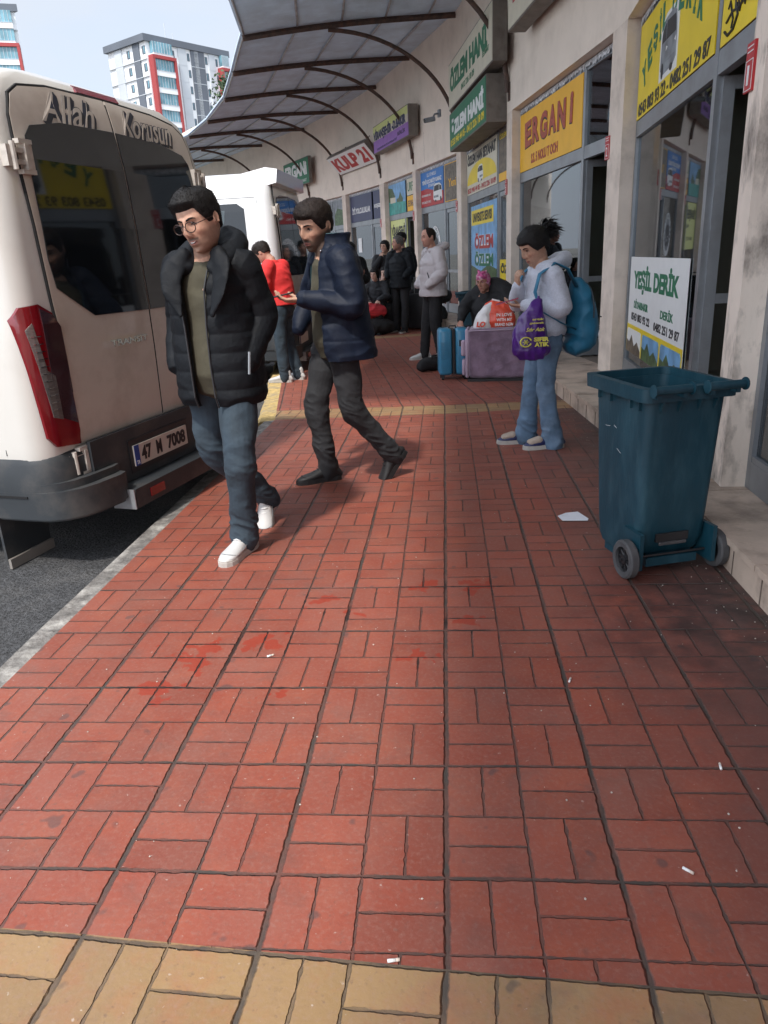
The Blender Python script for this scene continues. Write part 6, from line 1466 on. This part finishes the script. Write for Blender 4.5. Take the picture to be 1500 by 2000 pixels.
# grey-haired man
J6 = dict(head=(0, -.04, 1.62), elL=(.26, .0, 1.15), wrL=(.20, -.15, 1.02), elR=(-.26, .0, 1.15), wrR=(-.20, -.15, 1.02), anL=(.12, -.08, .085), anR=(-.13, .03, .085))
m6, J, MH, jk = bystander('grey-haired moustached man in a dark quilted jacket standing in front of the piled black luggage', (-.84, 14.5, 0), R(-30), 1.74, M_['puffblack'], (.07, .008), M_['blackcloth'], M_['shoeblack'], M_['solewhite'], M_['hair_grey'], dict(top=.018, side=.010, back=.012, front_z=.075, side_z=-.02, back_z=-.055, rough=.003, tufts=600, tl=.012), skin=dict(base=(.42, .22, .16), moust=.9, stubble=.3), j=J6, head=(R(-38), R(0), 0), bulk=1.12, length=.82)
# man behind him
m7, *_ = bystander('dark-haired man in a black jacket half hidden behind the grey-haired man', (-.86, 16.0, 0), R(-35), 1.84, M_['puffblack'], (.08, .007), M_['blackcloth'], M_['shoeblack'], M_['shoeblack'], M_['hair_black'], dict(top=.018, side=.006, back=.01, front_z=.065, side_z=-.01, tufts=400, tl=.012), skin=dict(base=(.42, .22, .16), stubble=.4), head=(R(-20), 0, 0), bulk=1.08)
# woman standing with her hand to her face
J8 = dict(elR=(-.20, -.18, 1.22), wrR=(-.06, -.16, 1.42))
m8, *_ = bystander('dark-haired woman in a black coat standing with one hand against her cheek', (-1.20, 15.85, 0), R(-8), 1.70, M_['blackcloth'], None, M_['blackcloth'], M_['shoeblack'], M_['shoeblack'], M_['hair_black'], dict(top=.016, side=.018, back=.022, front_z=.055, side_z=-.06, back_z=-.11, tufts=300, tl=.015), skin=dict(base=(.46, .27, .20)), j=J8, head=(R(-20), R(4), 0), length=.55, hands=[(V(-.06, -.16, 1.42)*1.66/1.75, (.15, .1, 1), (.2, 1, 0), 1, dict(curl=.35, s=.95))])
# seated women in a row
def seated(label, loc, heading, top, hairm, hair, skin, head, H=1.6, seat=.42, hands=None, j=None, trs=None, lengthy=.0, bulk=1.0):
    d = .95-seat-.09
    JS = dict(pel=(0, .06, .95-d), waist=(0, .05, 1.08-d), chest=(0, 0, 1.28-d), neck=(0, -.05, 1.47-d), head=(0, -.11, 1.60-d), shL=(.17, -.02, 1.41-d), shR=(-.17, -.02, 1.41-d), elL=(.23, -.08, 1.17-d), elR=(-.23, -.08, 1.17-d),
              wrL=(.10, -.30, 1.10-d), wrR=(-.10, -.30, 1.10-d), hpL=(.09, .02, .93-d), hpR=(-.09, .02, .93-d), knL=(.12, -.42, .50), knR=(-.12, -.42, .50), anL=(.12, -.36, .085), anR=(-.12, -.36, .085))
    JS.update(j or {})
    hh = hands if hands is not None else [(V(*JS['wrL'])*H/1.75, (-.3, -.6, -.6), (-.2, .4, -.8), 1, dict(curl=.4, s=.95)), (V(*JS['wrR'])*H/1.75, (.3, -.6, -.6), (.2, .4, -.8), -1, dict(curl=.4, s=.95))]
    root, J, MH = person(label, loc, heading, H, JS, head=head, voxel=.0065, skin=skin, hands=hh)
    if hair: hair_cap(root, MH, hairm, **hair)
    eyes(root, MH)
    mb = MB(); rings_tube(mb, [J['pel']-V(0, 0, .08), J['pel'], J['waist'], J['chest'], J['neck']-V(0, -.01, .06), J['neck']-V(0, -.01, .0)], [(.19, .16), (.195*bulk, .165*bulk), (.18*bulk, .15*bulk), (.18*bulk, .14*bulk), (.115, .09), (.068, .068)], 26, side=(1, 0, 0), step=.03)
    for sd in 'LR': sleeve(mb, J, sd, (.074*bulk, .072*bulk, .068*bulk, .06, .048), None, end=.92)
    fuse(mb, 'coat', top, root, .008, 3, disp=folds(.008, (8, 8, 12), 9))
    trousers(root, J, trs or M_['blackcloth'], (.10, .085, .082, .075), .008, .007, 4, hip=(.19, .15))
    shoes(root, J, dict(L=(R(5), 0, 0), R=(R(-5), 0, 0)), M_['shoeblack'], M_['shoeblack'])
    return root, J, MH
# woman in the pink headscarf
JS9 = dict(elL=(.26, -.02, .80), elR=(-.26, -.12, .80), wrL=(.12, -.28, .70), wrR=(-.20, -.36, .66), head=(0, -.09, 1.12), neck=(0, -.03, 1.0), shL=(.20, .02, .95), shR=(-.20, -.0, .95))
m9, J, MH = seated('seated older woman in a pink patterned headscarf and black shawl behind the blue suitcase', (.50, 9.35, 0), R(-28), M_['blackcloth'], None, None, dict(base=(.36, .18, .13), brows=True), (R(-4), R(8), R(-6)), 1.62, .40, j=JS9, bulk=1.15)
M_['scarf'] = mat('pink_patterned_scarf', (.42, .07, .20), .8, 0, .45, 40, bump=.003, bscale=40, dirt=(.62, .50, .55), dirt_amt=1.0, dscale=26)
mb = MB(); hv, hf = head_mesh(40, 32); 
vs = []
for x, y, z in hv:
    lim = .045 if y < -.02 else (-.035 if y < .03 else -.10); k = max(0, min(1, (z-lim)/.015))
    f_ = 1+(.16+.05*math.sin(x*90+z*60)+.03*math.sin(y*80))*k-.05*(1-k); vs.append((x*f_, y*f_, z*f_))
mb.add(vs, hf, M=MH)
mb.ball((-.06, .08, .02), (.03, .035, .03), 12, 8, M=MH); mb.tube([(-.0, -.06, .12), (-.03, -.02, .150), (-.05, .02, .13)], [.02, .022, .015], 8, M=MH, rnd=True); mb.tube([(.02, -.05, .12), (.05, .02, .13), (.03, .07, .10)], [.016, .02, .016], 8, M=MH, rnd=True)
fuse(mb, 'headscarf', M_['scarf'], m9, .006, 2, disp=folds(.006, (16, 16, 20), 2))
mb = MB(); rings_tube(mb, [J['shR']+V(0, .02, -.05), J['neck']+V(-.07, .07, .0), J['neck']+V(.08, .09, .04), J['shL']+V(.06, .03, .0), J['elL']+V(.06, 0, 0)], [.09, .105, .12, .12, .10], 18, step=.03); fuse(mb, 'shawl', M_['blackcloth'], m9, .009, 4, disp=folds(.012, (6, 6, 8), 4))
hairF = dict(top=.014, side=.020, back=.022, front_z=.055, side_z=-.07, back_z=-.115, tufts=250, tl=.015)
seated('bare-headed seated young woman, leftmost of the three, behind the red striped bag', (-1.30, 14.55, 0), R(-8), M_['darkcloth'], M_['hair_black'], dict(seed=3, **hairF), dict(base=(.50, .31, .24)), (R(-15), R(8), 0), 1.60, .44)
JSc = dict(wrR=(-.04, -.20, .98), elR=(-.16, -.26, .74), wrL=(.10, -.34, .62))
seated('seated young woman in black propping her cheek on her hand, middle of the three', (-1.13, 14.98, 0), R(-10), M_['blackcloth'], M_['hair_black'], dict(seed=5, **hairF), dict(base=(.56, .36, .28)), (R(-10), R(6), 0), 1.62, .44, j=JSc, hands=[(V(-.04, -.20, .98)*1.62/1.75, (.05, .0, 1), (.0, 1, 0), 1, dict(curl=.3, s=.95)), (V(.10, -.34, .62)*1.62/1.75, (-.4, -.7, -.3), (0, .4, -.8), 1, dict(curl=.4, s=.95))])
seated('seated woman in a black hood next to the legs of the grey-haired man', (-.97, 15.38, 0), R(-22), M_['blackcloth'], M_['blackcloth'], dict(top=.020, side=.024, back=.028, front_z=.055, side_z=-.11, back_z=-.13, tufts=0, seed=6), dict(base=(.56, .36, .28)), (R(-12), R(4), 0), 1.64, .44)
# dark figure with a phone hidden behind the striding man
J11 = dict(elL=(.24, -.08, 1.16), wrL=(.04, -.32, 1.22), head=(0, -.12, 1.56), neck=(0, -.05, 1.45))
bystander('person in a black jacket mostly hidden behind the bearded man, only one raised hand showing', (-1.36, 10.9, 0), R(20), 1.66, M_['puffblack'], (.08, .007), M_['blackcloth'], M_['shoeblack'], M_['shoeblack'], M_['hair_black'], dict(top=.018, side=.006, back=.01, front_z=.065, side_z=-.01, tufts=300, tl=.012), skin=dict(base=(.30, .16, .12)), j=J11, head=(0, R(25), 0), hands=[(V(.04, -.32, 1.22)*1.66/1.75, (.7, -.5, .1), (-.2, .3, 1), 1, dict(curl=.5, s=1))])
# ================================================================== street bins
M_['binteal'] = mat('teal_bin_plastic', (.0035, .041, .062), .5, 0, .14, 5, bump=.001, bscale=60, dirt=(.05, .12, .15), dirt_amt=.35, dscale=9, stretch=(1, 1, .35))
M_['wheelgrey'] = mat('grey_rubber_wheel', (.06, .06, .063), .8, 0, .2, 14, dirt=(.12, .11, .10), dirt_amt=.5, dscale=9)
def bin_thing(loc, rz, label, s=1.0):
    """wheeled bin without lid: local -y is the wheel side"""
    root = empty('wheelie_bin', loc, rz, label, 'bin'); root.scale = (s*.96, s, s*1.02)
    def ring(z, wx, y0, y1, r=.045, n=5):
        out = []
        for (cx, cy, a0) in ((-wx+r, y0+r, 180), (wx-r, y0+r, 270), (wx-r, y1-r, 0), (-wx+r, y1-r, 90)):
            for k in range(n+1):
                a = R(a0+90*k/n); out.append((cx+r*math.cos(a), cy+r*math.sin(a), z))
        return out
    Z = [(.06, .185, -.12, .22), (.10, .195, -.165, .235), (.18, .20, -.20, .245), (.30, .205, -.210, .250), (.55, .212, -.225, .265), (.80, .218, -.240, .28), (.93, .222, -.248, .29)]
    vs = []; rings = [ring(*z) for z in Z]; n = len(rings[0])
    inner = [ring(z[0]+(.03 if i == 0 else 0), z[1]-.006, z[2]+.006, z[3]-.006) for i, z in enumerate(Z)]
    for rg in rings: vs += rg
    for rg in inner[::-1]: vs += rg
    k = len(rings)*2; fs = [(i*n+j, i*n+(j+1) % n, (i+1)*n+(j+1) % n, (i+1)*n+j) for i in range(k-1) for j in range(n)]+[tuple(range(n-1, -1, -1)), tuple((k-1)*n+j for j in range(n))]
    mb = MB(); mb.add(vs, fs); mb.build('bin_body', M_['binteal'], root, auto=45)
    rm = MB()    # rim
    a, b, c, d = ring(.925, .229, -.255, .297), ring(.925, .260, -.275, .335), ring(.965, .265, -.280, .340), ring(.968, .229, -.255, .297)
    e = ring(.90, .262, -.277, .337)
    vs = a+b+e+c+d; fs = [(i*n+j, i*n+(j+1) % n, (i+1)*n+(j+1) % n, (i+1)*n+j) for i in range(4) for j in range(n)]+[(4*n+j, 4*n+(j+1) % n, (j+1) % n, j) for j in range(n)]
    rm.add(vs, fs); rm.build('rim', M_['binteal'], root, auto=45)
    for x in (-.145, .145):
        h = MB(); h.tube([(x-.105, -.325, .965), (x+.105, -.325, .965)], .020, 14, rnd=False); h.tube([(x-.107, -.325, .965), (x-.100, -.325, .965)], .030, 14); h.tube([(x+.100, -.325, .965), (x+.107, -.325, .965)], .030, 14)
        for xx in (x-.07, x+.07):
            h.box(xx-.012, xx+.012, -.325, -.26, .925, .965)
        h.build('grab_handle', M_['binteal'], root, auto=45)
    for x in (-.15, -.05, .06, .15): rb = MB(); rb.add([(x-.006, -.272, .90), (x+.006, -.272, .90), (x+.006, -.246, .84), (x-.006, -.246, .84), (x-.006, -.242, .90), (x+.006, -.242, .90)], [(0, 1, 2, 3), (0, 4, 5, 1), (0, 3, 4), (1, 5, 2)]); rb.build('rib', M_['binteal'], root)
    for x in (-1, 1):
        for y in (-.18, -.1, .1, .22): rb = MB(); rb.box(*sorted((x*.215, x*.236)), y-.005, y+.005, .85, .925); rb.build('rib', M_['binteal'], root)
    for x in (-.215, .215):
        fb = MB(); fb.box(x-.012, x+.012, -.265, -.10, .05, .24); fb.build('wheel_bracket', M_['binteal'], root)
    sr = random.Random(5)
    for k in range(3):
        y, z = sr.uniform(-.15, .15), sr.choice((.62, .60, .59, .40, .33, .72)); q = MB(); l_ = sr.uniform(.01, .05); xx = -(.2085+.017*(z-.3)/.6)-.001
        q.tube([(xx, y, z), (xx-.0006, y+l_, z+sr.uniform(-.006, .02))], .0007, 4); q.build('scratch', M_['white'], root)
    rec = MB(); rec.box(-.10, .09, -.214, -.19, .17, .215); rec.build('axle_recess', M_['plasticblack'], root)
    tp = MB(); tp.box(-.085, .075, -.226, -.212, .155, .170, bev=.003); tp.build('recess_lip', M_['wheelgrey'], root)
    ax = MB(); ax.tube([(-.30, -.205, .10), (.30, -.205, .10)], .007, 8); ax.build('axle', M_['plasticblack'], root)
    ft = MB(); ft.box(-.16, .16, -.02, .20, .0, .06); ft.box(-.15, .15, -.215, -.12, .045, .09); ft.build('foot', M_['binteal'], root)
    for sg in (-1, 1):
        Mw_ = Matrix.Translation((sg*.265, -.205, .10)) @ Matrix.Rotation(sg*PI/2, 4, 'Y')
        t = MB(); t.ring([(.066, -.024), (.092, -.026), (.100, -.018), (.100, .018), (.092, .026), (.066, .024)], 32, M=Mw_); w = t.build('wheel', M_['wheelgrey'], root, auto=40)
        hb = MB(); hb.rev([(.002, -.012), (.068, -.012), (.068, .008), (.060, .012), (.058, .0), (.024, .0), (.022, .020), (.002, .020)], 28, M=Mw_)
        for k in range(10):
            a = 2*PI*k/10; hb.tube([(.02*math.cos(a), .02*math.sin(a), .006), (.062*math.cos(a+.25), .062*math.sin(a+.25), .006)], .0045, 5, M=Mw_)
        hb.build('hub', M_['plasticblack'], w, auto=40)
    return root
bin_thing((.918, 3.25, 0), R(16.6), 'large open teal wheeled bin with scratched sides, standing against the step by the near window', .845)
bin_thing((.40, 10.3, 0), R(-10), 'dark teal bin standing behind the seated woman in the pink headscarf', .9)

# ================================================================== luggage
M_['caseblue'] = mat('blue_hard_case', (.035, .20, .34), .35, 0, .06, 8, coat=.3); M_['lilac'] = mat('lilac_velour', (.185, .125, .18), .95, 0, .30, 9, bump=.004, bscale=60, sheen=.4, dirt=(.28, .20, .27), dirt_amt=.7, dscale=8)
M_['lilacpale'] = mat('pale_lilac_fabric', (.40, .31, .39), .9, 0, .1, 9, bump=.002, bscale=80)
def suitcase(loc, rz):
    root = empty('suitcase', loc, rz, 'blue ribbed hard-shell cabin suitcase on four black castors', 'suitcase')
    mb = MB(); mb.box(-.17, -.018, -.125, .125, .055, .58, bev=.035); mb.build('front_shell', M_['caseblue'], root, auto=50)
    mb = MB(); mb.box(.018, .17, -.125, .125, .055, .58, bev=.035); mb.build('back_shell', M_['caseblue'], root, auto=50)
    mb = MB(); mb.box(-.0175, .0175, -.118, .118, .06, .572, bev=.01); mb.build('zip_band', M_['plasticblack'], root)
    for k in range(11):
        z = .25+.018*k; r_ = MB(); r_.tube([(-.174, -.09+.002*k, z), (-.150, -.128, z), (-.06, -.129, z-.002)], .0035, 6); r_.build('rib', M_['caseblue'], root)
    mb = MB(); mb.box(.06, .105, -.131, -.125, .38, .45, bev=.002); mb.build('lock', M_['plasticblack'], root)
    mb = MB(); mb.tube([(-.04, 0, .575), (-.035, 0, .60), (.035, 0, .60), (.04, 0, .575)], .008, 8); mb.build('handle', M_['plasticblack'], root, smooth=True)
    for x in (-.13, .13):
        for y in (-.085, .085):
            c = MB(); c.box(x-.018, x+.018, y-.018, y+.018, .036, .058); c.tube([(x-.014, y, .022), (x+.014, y, .022)], .022, 14); c.build('castor', M_['plasticblack'], root, auto=40)
    return root
suitcase((.075, 8.66, 0), R(6))
lc = empty('trunk', (.56, 8.55, 0), R(-5), 'big boxy lilac velour trunk with pale pockets on its side, a carrier bag on top', 'suitcase')
mb = MB(); mb.box(-.30, .42, -.19, .23, .03, .58, bev=.035); fuse(mb, 'trunk_body', M_['lilac'], lc, .011, 3, disp=folds(.007, (5, 5, 9), 3))
mb = MB(); mb.box(-.335, -.295, -.16, .20, .035, .575, bev=.015); mb.build('side_panel', M_['lilacpale'], lc, auto=50)
mb = MB(); mb.box(-.375, -.336, -.13, .17, .06, .24, bev=.015); mb.build('side_pocket', M_['lilacpale'], lc, auto=50)
mb = MB(); mb.box(-.385, -.336, -.13, .17, .28, .45, bev=.015); mb.build('side_pocket', M_['lilacpale'], lc, auto=50)
mb = MB(); mb.tube([(-.30, -.196, .05), (-.30, -.200, .56), (.42, -.200, .565)], .006, 6); mb.build('piping', M_['lilacpale'], lc, smooth=True)
mb = MB(); mb.box(-.31, .43, -.2, .24, .0, .03); mb.build('base_rail', M_['plasticblack'], lc)
M_['bagred'] = mat('red_orange_plastic_bag', (.72, .085, .045), .35, 0, .15, 9, bump=.004, bscale=20); M_['bagwhite'] = mat('white_plastic_bag', (.68, .66, .66), .35, 0, .08, 9, bump=.004, bscale=20)
cb = empty('carrier_bag', M=Matrix.Translation((.56, 8.52, .575)) @ Matrix.Rotation(R(-4), 4, 'Z'), label='orange-red and white carrier bag printed IN LOVE WITH MY on the lilac trunk', cat='bag')
mb = MB(); rings_tube(mb, [(.02, 0, .02), (.02, 0, .08), (.03, 0, .17), (.05, 0, .235)], [(.19, .10), (.20, .115), (.185, .09), (.15, .05)], 26, side=(1, 0, 0), step=.02); fuse(mb, 'bag_film', M_['bagred'], cb, .007, 2, disp=folds(.010, (10, 10, 8), 5))
mb = MB(); rings_tube(mb, [(-.13, -.015, .02), (-.13, -.015, .08), (-.10, -.01, .18), (-.05, 0, .26)], [(.12, .10), (.11, .105), (.07, .09), (.025, .04)], 22, side=(1, 0, 0), step=.02); fuse(mb, 'bag_white_side', M_['bagwhite'], cb, .007, 2, disp=folds(.010, (10, 10, 8), 8))
mb = MB(); mb.tube([(-.04, -.02, .22), (-.03, -.02, .30), (.03, -.02, .28), (.05, -.02, .22)], [(.018, .004)]*4, 8, side=(0, 0, 1)); mb.tube([(.09, -.02, .20), (.11, -.03, .29), (.17, -.03, .27), (.18, -.02, .20)], [(.016, .004)]*4, 8, side=(1, 0, 0)); mb.build('handle', M_['bagwhite'], cb, smooth=True)
for k, tt in enumerate(('IN LOVE', 'WITH MY', 'BRAND NEW')): text(tt, .17+.03*(k == 2), .034, M_['white'], cb, .09, -.122-.004*(1-abs(k-1)), .145-.052*k, .006, bold=.01)
text('LO', .10, .06, M_['bagred'], cb, -.165, -.122, .05, .006, bold=.03, shear=.2)
def duffel(loc, rz, L, r, label, m=None, seed=0, name='duffel_bag'):
    root = empty(name, loc, rz, label, 'bag')
    mb = MB(); rings_tube(mb, [(-L/2, 0, r*.9), (-L/4, 0, r), (L/4, 0, r), (L/2, 0, r*.9)], [(r*.8, r*.8), (r, r), (r, r), (r*.8, r*.8)], 20, side=(0, 1, 0), step=.04)
    fuse(mb, 'bag_body', m or M_['blackcloth'], root, .012, 4, disp=folds(.016, (6, 6, 7), seed))
    mb = MB(); mb.tube([(-L*.2, -.05, r*1.7), (-L*.15, -.04, r*2.25), (L*.15, -.04, r*2.25), (L*.2, -.05, r*1.7)], .012, 6); mb.build('handle', M_['plasticblack'], root, smooth=True)
    return root
duffel((-.16, 9.35, 0), R(35), .36, .085, 'small black bag on the paving by the white sneakers', seed=2)
duffel((-.55, 15.35, 0), R(-5), .8, .26, 'big black holdall lying on the pavement behind the grey-haired man', seed=5)
duffel((-.35, 15.3, .44), R(8), .7, .17, 'black holdall lying on top of the larger one', seed=7)
duffel((-1.25, 14.15, 0), R(20), .40, .15, 'dark bag between the feet of the seated women', seed=9)
M_['redstripe'] = mat('red_striped_bag_cloth', (.50, .03, .04), .8, 0, .5, 2, stretch=(1, 1, 14))
duffel((-1.40, 14.15, .30), R(10), .40, .14, 'red striped bag held in front of the seated women', M_['redstripe'], 3)
bs = MB(); MB_ = Matrix.Translation((-1.12, 15.08, 0)) @ Matrix.Rotation(R(68), 4, 'Z'); bs.box(-.62, .62, -.14, .14, .33, .38, M=MB_); bs.box(-.52, -.46, -.12, .12, 0, .34, M=MB_); bs.box(.46, .52, -.12, .12, 0, .34, M=MB_); tag(bs.build('bench', M_['steelrust']), 'low bench under the three seated women', 'bench')
sc_ = empty('stool', (.52, 9.43, 0), R(-28), 'low stool under the woman in the pink headscarf', 'stool')
mb = MB(); mb.box(-.2, .2, -.15, .2, .33, .37); mb.build('seat', M_['steelrust'], sc_)
for x in (-.17, .17):
    for y in (-.12, .17): mb = MB(); mb.box(x-.015, x+.015, y-.015, y+.015, 0, .33); mb.build('leg', M_['steelrust'], sc_)
kt = empty('upright_suitcase', (-.50, 14.95, 0), R(-15), 'tall black suitcase standing beside the grey-haired man', 'suitcase')
mb = MB(); mb.box(-.2, .2, -.13, .13, .03, .68, bev=.03); mb.build('case_shell', M_['plasticblack'], kt, auto=40); mb = MB(); mb.tube([(-.1, 0, .68), (-.1, 0, .98), (.1, 0, .98), (.1, 0, .68)], .009, 6); mb.build('handle', M_['galv'], kt)

# ================================================================== small things
pp = MB(); pp.add([(.58, 3.80, .012), (.635, 3.865, .006), (.70, 3.87, .010), (.74, 3.765, .006), (.73, 3.74, .004), (.60, 3.745, .004), (.65, 3.80, .008)], [(0, 6, 1), (1, 6, 2), (2, 6, 3), (3, 6, 4), (4, 6, 5), (5, 6, 0)])
tag(pp.build('paper_sheet', mat('dropped_paper', (.66, .66, .70), .7, 0, .03, 20)), 'crumpled white sheet of paper lying on the red paving left of the bin', 'paper')
M_['butt'] = mat('cigarette_paper', (.60, .50, .42), .8, 0, .2, 40)
BL = {0: 'cigarette butt lying on the red paving near the wet spills on the left', 1: 'cigarette butt in the joint between slabs below the wet patch', 2: 'cigarette butt near the lower right corner of the paving', 3: 'cigarette butt near the ochre band at the bottom', 4: 'white cigarette end on the dirty paving at the right edge'}
for k, (x, y, a) in enumerate(((528, 1282, 30), (1113, 1330, 70), (1343, 1702, -40), (768, 1878, 10), (1407, 1499, 80))):
    p = at(x, y, 2.0); d = (p-V(0, 0, CAM_H)); p = V(0, 0, CAM_H)+d*(-CAM_H/d.z)
    root = empty('cigarette_butt', (p.x, p.y, .0035), R(a), BL[k], 'cigarette butt', 'cigarette butts dropped on the paving')
    mb = MB(); mb.tube([(-.012, 0, 0), (.006, 0, 0)], .0036, 8); mb.build('paper_tube', M_['white'], root, smooth=True); mb = MB(); mb.tube([(.006, 0, 0), (.014, 0, 0)], .0036, 8); mb.build('filter', M_['butt'], root, smooth=True)
rnd = random.Random(12); gr = MB()
for k in range(420):
    x = rnd.uniform(-1.5, 1.2); y = rnd.uniform(1.0, 7); s_ = rnd.uniform(.0012, .0034)
    if rnd.random() < .45: x = rnd.uniform(1.0, 1.205)
    gr.ball((x, y, s_*.4), (s_, s_*rnd.uniform(.6, 1.4), s_*.6), 5, 4)
tag(gr.build('grit', mat('pale_grit', (.42, .38, .33), .9, 0, .3, 40)), 'fine pale grit scattered over the paving', 'grit', kind='stuff')
# camera on the wall bracket
cc = empty('security_camera', M=Matrix.Translation((-.20, 15.52, 3.80)) @ Matrix.Rotation(R(20), 4, 'Z') @ Matrix.Scale(1.25, 4), label='small grey security camera fixed to the arched canopy brace', cat='camera')
mb = MB(); mb.tube([(-.10, 0, -.03), (.06, 0, .0)], .034, 14); mb.build('camera_body', M_['photo_grey'], cc, auto=40); mb = MB(); mb.tube([(-.112, 0, -.033), (-.10, 0, -.03)], .028, 12); mb.build('lens', M_['darkglass'], cc); mb = MB(); mb.tube([(.03, 0, 0), (.06, 0, .06), (.13, 0, .07)], .014, 8); mb.box(.12, .15, -.04, .04, .02, .12); mb.build('bracket', M_['photo_grey'], cc)
# white bucket inside the open doorway by the backpack
Mx, L = BF[2]
bk_ = empty('bucket', M=Mx @ Matrix.Translation((L-.42, .30, .156)), label='white plastic bucket standing in the open doorway behind the young woman', cat='bucket')
mb = MB(); mb.rev([(.11, 0), (.145, .33), (.152, .33), (.152, .30), (.156, .30), (.156, .345), (.138, .345), (.105, .02)], 28); mb.build('bucket_body', M_['bagwhite'], bk_, auto=40)
mb = MB(); mb.tube([(.155*math.cos(R(a)), .155*math.sin(R(a))-.0, .31-.10*math.sin(R(a))) for a in range(180, 361, 15)], .004, 6); mb.build('handle', M_['galv'], bk_)
# things inside the shops
Mx, L = BF[1]
so = empty('sofa', M=Mx @ Matrix.Translation((L-1.3, 1.7, .156)), label='dark red patterned sofa inside the near shop', cat='sofa')
M_['sofared'] = mat('dark_red_carpet_cloth', (.09, .012, .014), .9, 0, .6, 24, bump=.003, bscale=30)
mb = MB(); mb.box(-.9, .9, -.35, .35, .12, .42, bev=.04); mb.build('seat', M_['sofared'], so); mb = MB(); mb.box(-.9, .9, .25, .5, .42, .95, bev=.05); mb.build('backrest', M_['sofared'], so)
for x in (-.97, .97): mb = MB(); mb.box(x-.07, x+.07, -.35, .5, .12, .65, bev=.03); mb.build('armrest', M_['sofared'], so)
Mx, L = BF[2]
dk = empty('table', M=Mx @ Matrix.Translation((L-.8, 2.2, .156)), label='cluttered table inside the shop behind the young woman', cat='table')
mb = MB(); mb.box(-.6, .6, -.35, .35, .70, .74); mb.build('table_top', M_['photo_brown'], dk)
for x in (-.55, .55):
    for y in (-.3, .3): mb = MB(); mb.box(x-.02, x+.02, y-.02, y+.02, 0, .70); mb.build('leg', M_['plasticblack'], dk)
pn = MB(); pn.box(L-2.3, L-1.15, .20, .215, .45, 1.55, M=Mx)
tag(pn.build('notice_board', mat('pale_blue_board', (.30, .42, .50), .5, 0, .05, 4)), 'pale blue board leaning inside the middle shop window', 'board')

# cables hanging down the wall by the signs
M_['cable'] = mat('black_cable', (.02, .02, .02), .6)
for (i, s_, z0, z1, lab) in ((3, .15, 3.74, 5.3, 'black cable running up the wall beside the pair of lightboxes'), (5, -.95, 3.3, 3.9, 'short cable dangling below the violet lightbox')):
    Mx, L = BF[i]; x = L-s_; c = MB(); c.tube([Mx @ V(x+.015*math.sin(k*2.1), -.012, z0+(z1-z0)*k/8) for k in range(9)], .007, 6)
    tag(c.build('cable', M_['cable']), lab, 'cable')
